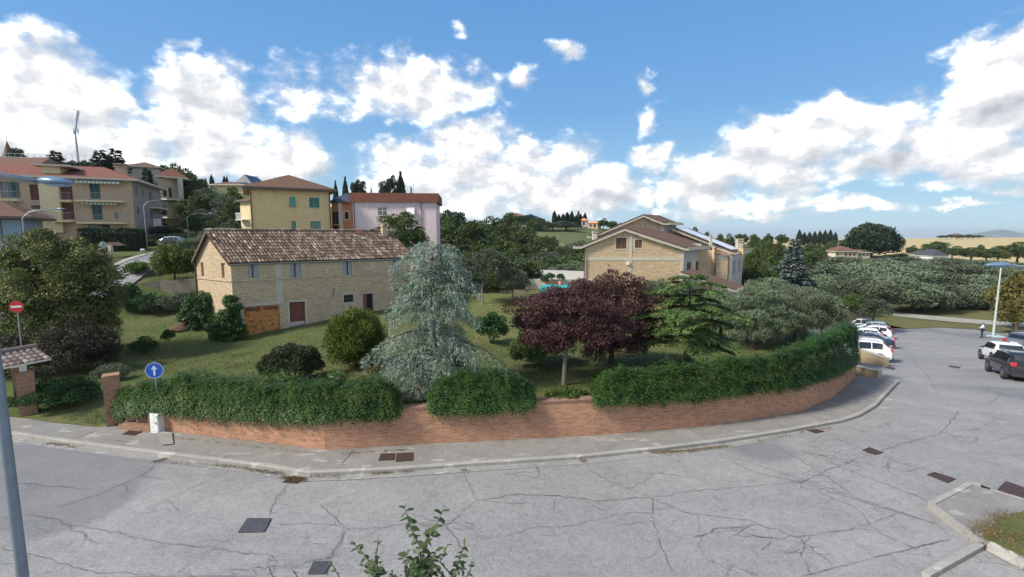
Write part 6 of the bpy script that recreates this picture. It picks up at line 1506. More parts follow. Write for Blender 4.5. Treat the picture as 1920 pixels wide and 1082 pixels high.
def pillar(name, lab, c, w, h, yaw, capm=None):
    t = thing(name, lab, 'gate pillar', (c.x, c.y, c.z)); e = Vector((math.cos(yaw), math.sin(yaw), 0)); mb = MB()
    mb.box(c + Vector((0, 0, h / 2 - .1)), (w, w, h + .2), e=e); mb.build('shaft', m_pillarbrick, t)
    mb = MB(); mb.box(c + Vector((0, 0, h + .025)), (w + .05, w + .05, .05), e=e); mb.box(c + Vector((0, 0, h + .075)), (w + .01, w + .01, .05), e=e); mb.build('cap', m_pillarbrick, t); return t
c = PZ(205, 800, .05) + Vector((0, .3, 0)); dd = c.y / ray(205, 800).y
pillar('gate_pillar', 'tall square brick gate pillar at the left end of the brick wall', c, .52, D(205, 703, dd).z - c.z, R(38))
c = PZ(42, 780, .05) + Vector((0, .3, 0)); dd = c.y / ray(42, 780).y; hA_ = D(42, 697, dd).z - c.z; cG = c
pillar('gate_pillar', 'square brick gate pillar carrying the small tiled canopy', c, .56, hA_, R(42))
c = PZ(17, 772, .05) + Vector((-.2, .8, 0)); pillar('gate_pillar', 'rear brick pillar half hidden behind the canopy pillar', c, .45, hA_ * .96, R(42))
can = thing('gate_canopy', 'small white edged canopy with mossy tiles on top of the left gate pillar', 'canopy', (cG.x, cG.y, hA_))
mb = MB(); mb.box(cG + Vector((-.05, 0, hA_ + .27)), (.22, .22, .44), e=(math.cos(R(42)), math.sin(R(42)), 0)); mb.build('post', m_white, can); mb = MB(); mb.box(cG + Vector((-1.7, -.3, hA_ + .2)), (.2, .2, .6)); mb.build('post', m_white, can)
zc = cG.z + hA_ + .48; rc = Vector((cG.x - .62, cG.y - .1, zc + .46)); eR = Vector((.36, .93, 0)).normalized(); wR = Vector((.93, -.36, 0)).normalized()
tm_ = MB(); bs = MB()
for sg_ in (1, -1):
    dwn = wR * sg_ * 1.10 + Vector((0, 0, -.38)); dn = dwn.normalized(); upn = eR.cross(dn); upn = upn if upn.z > 0 else -upn
    P0_ = rc - eR * 1.0; base = [P0_, P0_ + eR * 2, P0_ + eR * 2 + dwn, P0_ + dwn]; bs.prism([q - upn * .02 for q in base], -upn * .10)
    cols, rows = 9, 4
    for a in range(cols):
        for b in range(rows):
            x = (a + .5) * 2 / cols; s0 = dwn.length * b / rows; s1 = dwn.length * (b + 1) / rows + .04; vs = []
            for s_, rd, h in ((s0, .09, 0), (s1, .105, .02)):
                for k in range(6): q = math.pi * k / 5; vs.append(P0_ + dn * s_ + eR * (x + math.cos(q) * rd) + upn * (math.sin(q) * rd * .7 + h - .02))
            tm_.add(vs, [(k, k + 1, 7 + k, 6 + k) for k in range(5)] + [(6, 7, 8, 9, 10, 11)], tint=min(1, max(0, rnd.gauss(.4, .2))))
tm_.tube([rc - eR * 1.02 + Vector((0, 0, .04)), rc + eR * 1.02 + Vector((0, 0, .04))], .11, 8, tint=.5)
tm_.build('tiles', m_tint('grey_canopy_tiles', [(0, (.13, .09, .08)), (.5, (.22, .17, .15)), (1, (.34, .29, .25))]), can); bs.build('roof_slab', m_white, can)

# meter box and low niche wall between pillar and wall
a, b = PZ(222, 804, .1), PZ(299, 811, .1); f = Face(a, b)
mb = MB(); fbox(mb, f, 0, 0, f.L - .42, .26, -.34, 0); fbox(mb, f, -.1, -.1, f.L - .001, .72, -.52, -.40); tag(mb.build('low_brick_wall', m_pillarbrick), 'very low brick wall between the gate pillar and the white meter box', 'wall')
mbx = thing('meter_box', 'white meter cabinet set beside the blue arrow sign', 'meter box', tuple(f.P(f.L - .2, .1)))
mb = MB(); fbox(mb, f, f.L - .40, 0, f.L - .02, .82, -.30, .0); mb.build('cabinet', m_white, mbx)
mb = MB(); fbox(mb, f, f.L - .37, .14, f.L - .05, .78, -.005, .015); do = mb.build('door', m_white, mbx); mb = MB(); fbox(mb, f, f.L - .12, .42, f.L - .09, .5, .01, .03); mb.build('lock', m_dark, do)
mb = MB(); fbox(mb, f, f.L - .50, 0, f.L - .403, .74, -.30, -.02); tag(mb.build('brick_pier', m_plain('purple_brick', (.23, .10, .10), .9, .2)), 'thin purplish brick pier left of the white meter box', 'pier')

# ================================================================ signs
m_bluesg = m_plain('sign_blue', (.02, .10, .46), .4, .08); m_redsg = m_plain('sign_red', (.55, .03, .03), .4, .05); m_signw = m_plain('sign_white', (.62, .70, .80), .4, .03)
def disc(mb, c, r, nrm, th, seg=32): mb.lathe([(r, 0), (r, th)], c, seg, axis=nrm, smooth=False)
base = PR(301, 812); base.z = .11; dd = base.y / ray(301, 812).y
sg = thing('road_sign', 'round blue sign with a white upward arrow on a thin grey pole', 'road sign', tuple(base))
top = D(291, 674, dd); c = Vector((base.x, base.y - .03, D(291, 690, dd).z)); nn = Vector((.70, -.75, 0)).normalized(); nn = Vector((.25, -.97, 0)).normalized()
mb = MB(); mb.tube([base + Vector((0, 0, -.1)), Vector((base.x, base.y, top.z))], .028, 10); mb.build('pole', m_metal, sg)
mb = MB(); disc(mb, c, .31, nn, .02); pl_ = mb.build('plate', m_bluesg, sg)
mb = MB(); ex = Vector((0, 0, 1)).cross(nn).normalized(); o = c + nn * .022
P2 = [(-.035, -.20), (.035, -.20), (.035, .04), (.11, .04), (0, .20), (-.11, .04), (-.035, .04)]
mb.prism([o + ex * x + Vector((0, 0, z)) for x, z in P2], nn * .004); mb.build('arrow', m_signw, pl_)
mb = MB()
for k in range(32):
    a0, a1 = k * math.pi / 16, (k + 1) * math.pi / 16; P = [o + (ex * math.cos(a) + Vector((0, 0, math.sin(a)))) * r for a, r in ((a0, .292), (a1, .292), (a1, .310), (a0, .310))]; mb.quad(*P)
mb.build('rim', m_signw, pl_)
mb = MB(); P = [PZ(u, v, .119) for u, v in ((294, 808), (322, 810), (325, 832), (304, 834), (296, 824))]; mb.add(P[::-1], [tuple(range(5))]); tag(mb.build('concrete_patch', m_gut), kind='structure')
p = DT(30, 24.5); sg = thing('road_sign', 'round red no entry sign with a white bar beside the rose hedge', 'road sign', tuple(p)); c = D(31, 575, 24.5)
mb = MB(); mb.tube([p, Vector((c.x, c.y + .03, c.z + .3))], .03, 8); mb.build('pole', m_metal, sg); mb = MB(); disc(mb, c, .31, (.3, -1, 0), .02); pl_ = mb.build('plate', m_redsg, sg)
nn = Vector((.3, -1, 0)).normalized(); ex = Vector((0, 0, 1)).cross(nn).normalized(); mb = MB(); mb.box(c + nn * .024, (.44, .006, .10), e=ex, n=nn); mb.build('bar', m_white, pl_)
p = DT(193, 52); c = D(193, 460, 52); sg = thing('road_sign', 'round grey backed road sign standing behind the large round tree', 'road sign', tuple(p))
mb = MB(); mb.tube([p, Vector((c.x, c.y, c.z + .4))], .04, 8); mb.build('pole', m_metal, sg); mb = MB(); disc(mb, c, .42, (.1, -1, 0), .03); mb.build('plate', m_metal, sg)
p = DT(267, 58); c = D(267, 468, 58); sg = thing('street_name_sign', 'small white plate on a post beside the clipped dark hedge', 'sign', tuple(p))
mb = MB(); mb.tube([p, c], .035, 8); mb.build('pole', m_metal, sg); mb = MB(); mb.box(c, (.5, .04, .2)); mb.build('plate', m_white, sg)

# ================================================================ street lamps
m_lamph = m_plain('lamp_housing', (.16, .24, .34), .3, .1, 4, .3); m_lens = m_glass('lamp_lens', (.20, .28, .36))
def lamp_head(t, a, b, w, h):                       # from neck a to nose b
    a, b = Vector(a), Vector(b); e = (b - a); L = e.length; e.normalize(); n = Vector((0, 0, 1)).cross(e).normalized(); up = e.cross(n).normalized(); up = up if up.z > 0 else -up
    mb = MB(); prof = [(0, .25, .35), (.12, .55, .7), (.35, .95, 1), (.6, 1, .9), (.82, .8, .6), (.96, .42, .3), (1, .1, .1)]; seg = 12; vs = []
    for q, wq, hq in prof:
        for k in range(seg):
            an = 2 * math.pi * k / seg; z = math.sin(an) * h * hq * (.65 if math.sin(an) > 0 else .35); vs.append(a + e * L * q + n * math.cos(an) * w * wq * .5 + up * z)
    fs = [(i * seg + k, i * seg + (k + 1) % seg, (i + 1) * seg + (k + 1) % seg, (i + 1) * seg + k) for i in range(len(prof) - 1) for k in range(seg)] + [tuple(range(seg))[::-1], tuple(range((len(prof) - 1) * seg, len(prof) * seg))]
    mb.add(vs, fs, smooth=True); o = mb.build('lamp_head', m_lamph, t)
    mb = MB(); mb.lathe([(.02, -.02), (.5, -.012), (.46, .02), (.02, .03)], a + e * L * .58 - up * h * .34, 14, axis=up)
    for i in range(len(mb.v)): p = Vector(mb.v[i]); q = p - (a + e * L * .58); mb.v[i] = tuple(a + e * L * .58 + e * q.dot(e) * L * .6 + n * q.dot(n) * w * .75 + up * q.dot(up))
    mb.build('lens', m_lens, o)
lp_ = D(20, 900, 6.0); lt = thing('street_lamp', 'close grey lamp post at the left picture edge with a blue lamp head', 'street lamp', (lp_.x, lp_.y, 0))
zt2 = D(0, 336, 6.1).z; hA = D(70, 340, 6.3); hB = D(137, 343, 6.3)
mb = MB(); mb.tube([Vector((lp_.x, lp_.y, -.1)), Vector((lp_.x, lp_.y, 4)), Vector((lp_.x, lp_.y, zt2 - .5))], [.066, .06, .05], 14); mb.build('pole', m_plain('blue_grey_metal', (.20, .24, .28), .5, .12, 5, .4), lt)
mb = MB(); mb.tube([Vector((lp_.x, lp_.y, zt2 - .5)), Vector((lp_.x + .03, lp_.y, zt2 - .1)), Vector((lp_.x + .2, lp_.y, zt2 + .0)), hA], [.055, .05, .045, .035], 10); mb.build('arm', m_metal, lt)
lamp_head(lt, hA, hB, .26, .11)
hA = D(1897, 498, 12); hB = D(1848, 497, 12); pb_ = D(2010, 560, 12.6); lt = thing('street_lamp', 'near street lamp head reaching in from the right edge above the car park', 'street lamp', (pb_.x, pb_.y, 0))
mb = MB(); mb.tube([Vector((pb_.x, pb_.y, -.1)), Vector((pb_.x, pb_.y, hA.z - .5))], [.08, .055], 12); mb.build('pole', m_metal, lt)
mb = MB(); mb.tube([Vector((pb_.x, pb_.y, hA.z - .5)), Vector((pb_.x - .2, pb_.y - .1, hA.z - .2)), hA], [.05, .045, .035], 8); mb.build('arm', m_metal, lt)
lamp_head(lt, hA, hB, .30, .13)
b = PR(1862, 631); dd = b.y / ray(1862, 631).y; lt = thing('street_lamp', 'tall pale lamp post beside the walking person at the car park edge', 'street lamp', tuple(b)); ztp = D(1872, 500, dd).z
mb = MB(); mb.tube([b + Vector((0, 0, -.1)), Vector((b.x, b.y, ztp))], [.13, .07], 10); mb.build('pole', m_plain('pale_green_pole', (.42, .48, .44), .5), lt)
mb = MB(); mb.tube([Vector((b.x, b.y, ztp - .1)), Vector((b.x + .9, b.y - .1, ztp + .15))], .04, 8); mb.build('arm', m_metal, lt); lamp_head(lt, (b.x + .9, b.y - .1, ztp + .15), (b.x + 1.6, b.y - .2, ztp + .2), .3, .13)
mb = MB(); mb.lathe([(.85, -.02), (.8, .10), (.7, .13), (.02, .15)], b + Vector((.1, -.3, 0)), 20); mb.build('concrete_base', m_plain('pale_blue_concrete', (.36, .46, .47), .8), lt)
for (u, vt, vb_, ua, va, d, lab) in [(60, 410, 450, 112, 392, 40, 'arched street lamp in front of the apartment stairs'), (285, 388, 440, 312, 375, 62, 'curved street lamp beside the shaded wall of the apartment block'), (363, 408, 430, 394, 400, 74, 'curved street lamp next to the stone outbuilding')]:
    g = DT(u, d); a = D(u, vt, d); e = D(ua, va, d); lt = thing('street_lamp', lab, 'street lamp', tuple(g)); mb = MB(); mb.tube([g, Vector((g.x, g.y, a.z))], .05, 8); mb.build('pole', m_metal, lt)
    mb = MB(); o = Vector((g.x, g.y, a.z)); mb.tube([o, o.lerp(e, .18) + Vector((0, 0, (e.z - a.z) * .45)), o.lerp(e, .45) + Vector((0, 0, (e.z - a.z) * .42)), o.lerp(e, .75) + Vector((0, 0, (e.z - a.z) * .2)), e + Vector((-.3, 0, 0))], .035, 7); mb.build('arm', m_metal, lt)
    lamp_head(lt, e + Vector((-.3, 0, 0)), e + Vector((.45, 0, .02)), .3, .14)

# ================================================================ covers and drains in the road
def cover(name, lab, px, mat, z=.012, rim=True, slots=0, cat='drain cover'):
    P = [PR(u, v) for u, v in px]; z_ = z; P = [Vector((p.x, p.y, float(zroad(p.x, p.y)) + z_)) for p in P]
    if (P[1] - P[0]).cross(P[2] - P[0]).z < 0: P = P[::-1]
    c = sum(P, Vector()) / 4; t = thing(name, lab, cat, tuple(c))
    mb = MB(); mb.prism([p.lerp(c, .12) - Vector((0, 0, .02)) for p in P], (0, 0, .022)); o = mb.build('plate', mat, t)
    rb_ = MB()
    for i in range(4):
        a, b = P[i], P[(i + 1) % 4]; rb_.prism([a - Vector((0, 0, .02)), b - Vector((0, 0, .02)), b.lerp(c, .10) - Vector((0, 0, .02)), a.lerp(c, .10) - Vector((0, 0, .02))], (0, 0, .026))
    rb_.build('frame', m_irong if mat is m_irong else m_iron, t)
    sb = MB(); n = slots or 7
    for i in range(n):
        q = (i + .5) / n; a = P[0].lerp(P[1], q).lerp(c, .16); b = P[3].lerp(P[2], q).lerp(c, .16); sb.tube([a + Vector((0, 0, .004)), b + Vector((0, 0, .004))], .006 if not slots else .014, 4)
    sb.build('ribs', m_dark if slots else mat, o); return t
cover('manhole_cover', 'square grey manhole cover in the left part of the road', [(446,999),(495,998),(508,973),(464,973)], m_irong)
cover('manhole_cover', 'smaller square manhole cover behind the foreground leaves', [(577,1077),(609,1077),(620,1054),(588,1054)], m_irong)
cover('pavement_cover', 'left one of the two rusty covers on the pavement', [(710,871),(739,870),(741,857),(714,858)], m_iron, .135)
cover('pavement_cover', 'right wider one of the two rusty covers on the pavement', [(742,873),(774,871),(775,856),(744,857)], m_iron, .135)
cover('pavement_cover', 'rusty cover on the pavement left of the blue arrow sign', [(230,821),(252,823),(272,813),(250,810)], m_iron, .135)
cover('drain_cover', 'leaf choked drain at the kerb corner left of centre', [(530,905),(555,907),(575,896),(548,893)], m_iron, .012)
cover('drain_cover', 'long drain at the kerb near the right end of the brick wall', [(1511,808),(1530,813),(1546,810),(1526,805)], m_iron, .015)
cover('drain_cover', 'dark rectangular drain cover in the road left of the other large one', [(1616,845),(1641,854),(1657,850),(1630,840)], m_iron, .015)
cover('drain_cover', 'larger dark drain cover nearer the kerbed island', [(1738,891),(1777,906),(1792,899),(1752,886)], m_iron, .015)
cover('drain_cover', 'slotted drain at the tip of the kerbed island', [(1829,913),(1855,924),(1865,920),(1838,910)], m_iron, .015, slots=9)
cover('drain_cover', 'large brown cover at the right picture edge', [(1870,918),(1921,938),(1940,922),(1886,903)], m_iron, .015)
cover('drain_cover', 'thin drain cover in the road before the parked white hatchback', [(1778,688),(1798,691),(1801,689),(1781,686)], m_iron, .03)
cover('drain_cover', 'narrow drain beside the first parked white car', [(1661,690),(1676,694),(1678,691),(1664,688)], m_iron, .03)

# ================================================================ kerbed island at lower right
PI = [PR(u, v) for u, v in [(1748,953),(1822,916),(1842,922),(1925,943),(1960,1000),(1925,975),(1872,985),(1838,1023)]]
PI = [PR(u, v) for u, v in [(1748,953),(1822,916),(1842,922),(1940,948),(2100,990),(2100,1060),(1925,1062),(1838,1023)]]
mb = MB(); mb.prism([Vector((p.x, p.y, -.02)) for p in PI][::1], (0, 0, .13)); tag(mb.build('pavement_island', m_walk), kind='structure')
def kerbline(px, lab, w=.15, h=.15, mat=None):
    mb = MB(); P = [PR(*q) for q in px]
    for a, b in zip(P, P[1:]):
        L = (b - a).length; n = max(1, int(L / .9))
        for i in range(n):
            p = a.lerp(b, (i + .006) / n); q = a.lerp(b, (i + .994) / n); mb.box((p + q) / 2 + Vector((0, 0, h / 2 - .02)), ((q - p).length, w, h + .04 + rnd.uniform(-.006, .006)), e=(q - p))
    return tag(mb.build('kerb_stones', mat or m_kerb), kind='structure')
kerbline([(1745,953),(1820,914),(1838,918)], ''); kerbline([(1745,953),(1838,1026)], '', .13); kerbline([(1838,1026),(1735,1084)], '', .16, .10)
kerbline([(1855,925),(1925,946)], '', .10, .13)
P = [PR(u, v) for u, v in [(1843,1018),(1868,985),(1925,965),(2100,1000),(2100,1075),(1935,1060)]]
mb = MB(); mb.prism([Vector((p.x, p.y, .09)) for p in P], (0, 0, .05)); vg = mb.build('verge', m_ground); tag(vg, kind='structure')
a_ = vg.data.attributes.new('gcol', 'FLOAT_COLOR', 'POINT'); a_.data.foreach_set('color', [.10, .12, .04, 1] * len(vg.data.vertices))
mb = MB(); a, b = PR(1856, 1032), PR(1925, 1068); e = (b - a).normalized(); nS = 7; vs = []
for i in range(nS + 1):
    c = a.lerp(b, i / nS) + Vector((0, 0, .02))
    for k in range(8):
        an = 2 * math.pi * k / 8; r_ = .13 * (1 + rnd.uniform(-.18, .18)); n_ = Vector((-e.y, e.x, 0)); vs.append(c + n_ * math.cos(an) * r_ + Vector((0, 0, max(-.05, math.sin(an) * r_ * 1.5))))
mb.add(vs, [(i * 8 + k, i * 8 + (k + 1) % 8, (i + 1) * 8 + (k + 1) % 8, (i + 1) * 8 + k) for i in range(nS) for k in range(8)] + [tuple(range(8))[::-1], tuple(range(nS * 8, nS * 8 + 8))]); tag(mb.build('stone_block', m_kerb), 'rough pale kerb boulder lying at the grass verge lower right', 'stone')

# weeds along kerbs, verge grass
def weeds():
    rs = RS(91); pos = []
    def strip(px, n, w, fn=PR, z=0):
        P = [fn(*q) for q in px]; P = [P[int(i)] .lerp(P[min(len(P) - 1, int(i) + 1)], i - int(i)) for i in np.linspace(0, len(P) - 1.001, 60)]
        for _ in range(n): p = P[rs.randint(60)]; q = P[rs.randint(60)]; pos.append((p.x + rs.normal(0, w), p.y + rs.normal(0, w), float(zroad(p.x, p.y)) + z))
    for px, n in [([(405,872),(470,880)], 260), ([(470,882),(530,890)], 420), ([(530,896),(572,902)], 520), ([(575,896),(640,893)], 160), ([(700,889),(735,886)], 240), ([(750,886),(775,884)], 120), ([(86,833),(130,836)], 220), ([(130,838),(142,840)], 60), ([(290,866),(310,862)], 160), ([(866,881),(874,884)], 60), ([(1086,863),(1098,866)], 80),
                  ([(1222,850),(1300,846)], 700), ([(1300,845),(1366,837)], 500), ([(1420,828),(1480,818)], 160), ([(1500,812),(1560,802)], 200), ([(300,866),(400,874)], 120)]: strip(px, n, .06)
    for px, n in [([(300,816),(437,832)], 90), ([(437,832),(610,851)], 130), ([(640,850),(700,846)], 90), ([(720,845),(760,842)], 140), ([(800,841),(1117,824)], 60)]: strip(px, n, .03, lambda u, v: PZ(u, v, .115), .115)
    strip([(1835,1015),(1860,985),(1900,972)], 900, .12, PR, .13); strip([(1860,1010),(1900,1020)], 1500, .25, PR, .13); strip([(1828,1015),(1845,1030)], 300, .07, PR, .03)
    pos = np.array(pos); n = len(pos); ax = np.c_[rs.normal(0, .8, (n, 2)), np.full(n, .8)]
    me = leaf_mesh('weeds', pos, ax, sph(rs, n), rs.uniform(.03, .10, n), .014, rs.rand(n), m_dry); tag(mobj('weeds', me), 'dry brown weeds growing out of the kerb joints', 'weeds', kind='stuff')
weeds()

# ================================================================ barrel planter, pool terrace, low walls
p = PT(700, 722); t = thing('barrel_planter', 'wooden barrel planter with dry flowers before the blue cedar', 'planter', tuple(p)); hh_ = D(700, 690, p.y / ray(700, 722).y).z - p.z
mb = MB(); mb.lathe([(.19, 0), (.24, .2 * hh_), (.26, .35 * hh_), (.30, .68 * hh_), (.31, .8 * hh_), (.27, .8 * hh_), (.25, .72 * hh_)], p, 18); mb.build('barrel', m_plain('barrel_wood', (.34, .20, .10), .8, .25, 10), t)
mb = MB(); [mb.lathe([(r_ + .012, z * hh_ - .015), (r_ + .014, z * hh_ + .015), (r_, z * hh_ + .016)], p, 18) for r_, z in ((.235, .18), (.27, .45), (.305, .76))]; mb.build('hoops', m_iron, t)
me = crown_mesh('dry_plant', RS(95), [(0, 0, hh_ * .9, .28, .28, .16)], 14, .12, 900, .09, .03, m_dry, upb=.8); mobj('dry_plant', me, t)
# low stone wall above the left lawn
def wall_strip(name, lab, px, d, top, base, mat, th=.35, cat='wall'):
    mb = MB(); P = [(D(u, v, dd_)) for (u, v), dd_ in zip(px, d)]
    for i, (a, b) in enumerate(zip(P, P[1:])):
        za_ = a.z; zb_ = b.z; lo = min(zt(a.x, a.y), zt(b.x, b.y), za_ - base, zb_ - base) - .5; n = Vector((0, th, 0)); q = lambda p, z: Vector((p.x, p.y, z))
        mb.add([q(a, lo), q(b, lo), b, a, q(a, lo) + n, q(b, lo) + n, b + n, a + n], [(0, 1, 2, 3), (3, 2, 6, 7), (5, 4, 7, 6), (4, 0, 3, 7), (1, 5, 6, 2)])
    return tag(mb.build(name, mat), lab, cat)
wall_strip('low_stone_wall', 'low rough stone wall between the left lawn and the side street', [(252,532),(300,527),(368,522)], [43.6, 44, 44], 0, 1.6, m_rock)
wall_strip('garden_back_wall', 'low stone wall at the back of the garden behind the blue cedar', [(838,541),(920,543),(985,545)], [49, 48, 47], 0, 1.2, m_rock)
for u, v0, v1 in ((877, 497, 545), (931, 500, 543), (855, 505, 542)):
    a = D(u, v1, 48.3); b = D(u, v0, 48.3); mb = MB(); mb.tube([a - Vector((0, 0, .5)), b], .05, 6); tag(mb.build('fence_post', m_barkl), {877: 'tall thin post on the back wall left of the slender tree', 931: 'thin post on the back wall right of the slender tree', 855: 'thin post on the back wall half behind the blue cedar'}[u], 'post')
tr_ = thing('pool_terrace', 'pale concrete pool terrace left of the villa', 'terrace', tuple(D(1040, 530, 52)))
a, b = D(985, 524, 50), D(1110, 524, 50); mb = MB(); mb.prism([a, b, b - Vector((0, 0, 3)), a - Vector((0, 0, 3))], (0, .3, 0)); mb.build('front_wall', m_concw, tr_)
mb = MB(); P = [D(985, 523.5, 50.3), D(1110, 523.5, 50.3), D(1110, 509, 60), D(990, 505, 60)]; mb.prism(P, (0, 0, -.2)); mb.build('paving', m_plain('terrace_paving', (.42, .40, .36), .8), tr_)
mb = MB(); P = [D(1015, 533, 46), D(1075, 535, 46), D(1075, 548, 45), D(1012, 548, 45)]; mb.prism(P, (0, .4, -.5)); tag(mb.build('pool_cover', m_plain('turquoise_cover', (.03, .30, .30), .6)), 'turquoise cover behind the purple plum tree', 'cover')
mb = MB(); mb.prism([D(985, 508, 58), D(1003, 503, 60), D(1060, 517, 55), D(1040, 520, 55)], (0, 0, -.3)); tag(mb.build('pale_path', m_concw), kind='structure')
for k, (u, v, w) in enumerate(((1030, 524, 18), (1050, 526, 16), (1022, 530, 14))):
    p = D(u, v + 6, 49.5); t = thing('potted_shrub', ['left potted shrub', 'right potted shrub', 'lowest potted shrub'][k] + ' on the pale pool terrace', 'plant', tuple(p)); mb = MB(); mb.lathe([(.16, -.1), (.24, .25), (.2, .25)], p, 10); mb.build('pot', m_orange, t)
    mobj('foliage', crown_mesh('foliage', RS(k + 200), [(0, 0, .6, w / 36, .4, .35)], 14, .2, 900, .13, .06, m_livy), t)

# side streets, path beyond the car park
def ribbon(name, Lp, Rp, mat, z=.06, n=24, fn=PT):
    Lq = [fn(*q) for q in Lp]; Rq = [fn(*q) for q in Rp]; mb = MB()
    L2 = resample(Lq, n); R2 = resample(Rq, n); m = 5
    g = [[L2[i].lerp(R2[i], j / m) for j in range(m + 1)] for i in range(n)]
    G = np.array([[(q.x, q.y) for q in r_] for r_ in g]).reshape(-1, 2); Z = zter(G[:, 0], G[:, 1]) + z; V_ = [(x, y, zz) for (x, y), zz in zip(G, Z)]; fs = []
    for i in range(n - 1):
        for j in range(m): a = i * (m + 1) + j; fs.append((a, a + m + 1, a + m + 2, a + 1))
    mb.add(V_, fs, smooth=True); o = mb.build(name, mat); 
    if o.data.polygons[0].normal.z < 0: o.data.flip_normals()
    return tag(o, kind='structure')
ribbon('side_street', [(186,565),(198,535),(214,506),(262,483),(288,472)], [(226,565),(244,538),(268,520),(296,503),(318,484)], m_road, .10)
ribbon('side_pavement', [(196,520),(210,500),(240,486),(270,478)], [(202,524),(216,503),(247,489),(278,479)], m_kerb, .16)
ribbon('lower_street', [(-120,568),(0,562),(60,558),(130,556),(200,545)], [(-120,604),(0,596),(60,586),(130,578),(222,563)], m_road, .10)
wall_strip('street_wall', 'grey roadside wall at the left edge above the lower street', [(-60,545),(40,543)], [40, 39], 0, 1.0, m_rock)
wall_strip('street_parapet', 'low white parapet beside the lower street at the left edge', [(0,594),(48,578)], [31, 33], 0, .5, m_white, .2)
wall_strip('white_gate_block', 'small white wall block beside the round bush on the side street', [(233,513),(249,512)], [46, 46], 0, 1.0, m_pale, .3)
ribbon('path', [(1676,76),(1760,74),(1850,71),(1960,67)], [(1676,72),(1760,70),(1850,67),(1960,63.5)], m_kerb, .08, fn=DT)
# clipped hedge and shelter below the apartment block
def box_hedge(lab, a, b, dep, h, n, sd):
    rs = RS(sd); a = Vector(a); b = Vector(b); e = Vector((b.x - a.x, b.y - a.y, 0)); L = e.length; e.normalize(); nn = Vector((-e.y, e.x, 0)); p = Vector((a.x, a.y, min(a.z, b.z)))
    face = rs.randint(0, 3, n); x = rs.rand(n) * L; y = rs.rand(n) * dep; z = rs.rand(n) * h; y = np.where(face == 0, rs.normal(0, .08, n), y); z = np.where(face == 1, h + rs.normal(0, .08, n), z); x = np.where(face == 2, L + rs.normal(0, .06, n), x)
    nr = np.where((face == 0)[:, None], -np.array(nn), np.where((face == 1)[:, None], np.array([0, 0, 1.0]), np.array(e))); zz = np.interp(x, [0, L], [a.z - p.z, b.z - p.z])
    pos = x[:, None] * np.array(e) + y[:, None] * np.array(nn); pos[:, 2] = z + zz
    t = thing('clipped_hedge', lab, 'hedge', tuple(p)); mobj('foliage', leaf_mesh('foliage', pos, nr * .5 + sph(rs, n), nr + sph(rs, n) * .5, .22, .12, np.clip(rs.rand(n) * .8, 0, 1), m_ldark), t)
    mb = MB(); c = a.lerp(b, .5) + nn * dep * .5; mb.box(Vector((c.x, c.y, p.z + h * .45)), (L * .97, dep * .85, h * .88), e=e); mb.build('inner_growth', m_ldark, t)
a = D(150, 487, 58); b = D(262, 486, 60); box_hedge('tall dark clipped hedge under the apartment block balconies', a, b, 2.5, D(200, 431, 59).z - a.z, 16000, 301)
a = D(262, 476, 63); b = D(295, 474, 65); box_hedge('lower dark clipped hedge right of the tall one', a, b, 1.5, 1.5, 4000, 302)
sh_ = thing('small_shelter', 'small brown roofed shelter with pale post beside the clipped hedge', 'shelter', tuple(D(203, 490, 54)))
mb = MB(); c = D(203, 459, 54); mb.prism([c + Vector((-1.1, 0, -.1)), c + Vector((.75, 0, -.1)), c + Vector((-.1, 0, .28))], (0, 1.6, 0)); mb.build('roof', m_brownroof, sh_); mb = MB(); mb.box(D(208, 475, 54), (.35, .35, 1.9)); mb.build('post', m_pale, sh_)

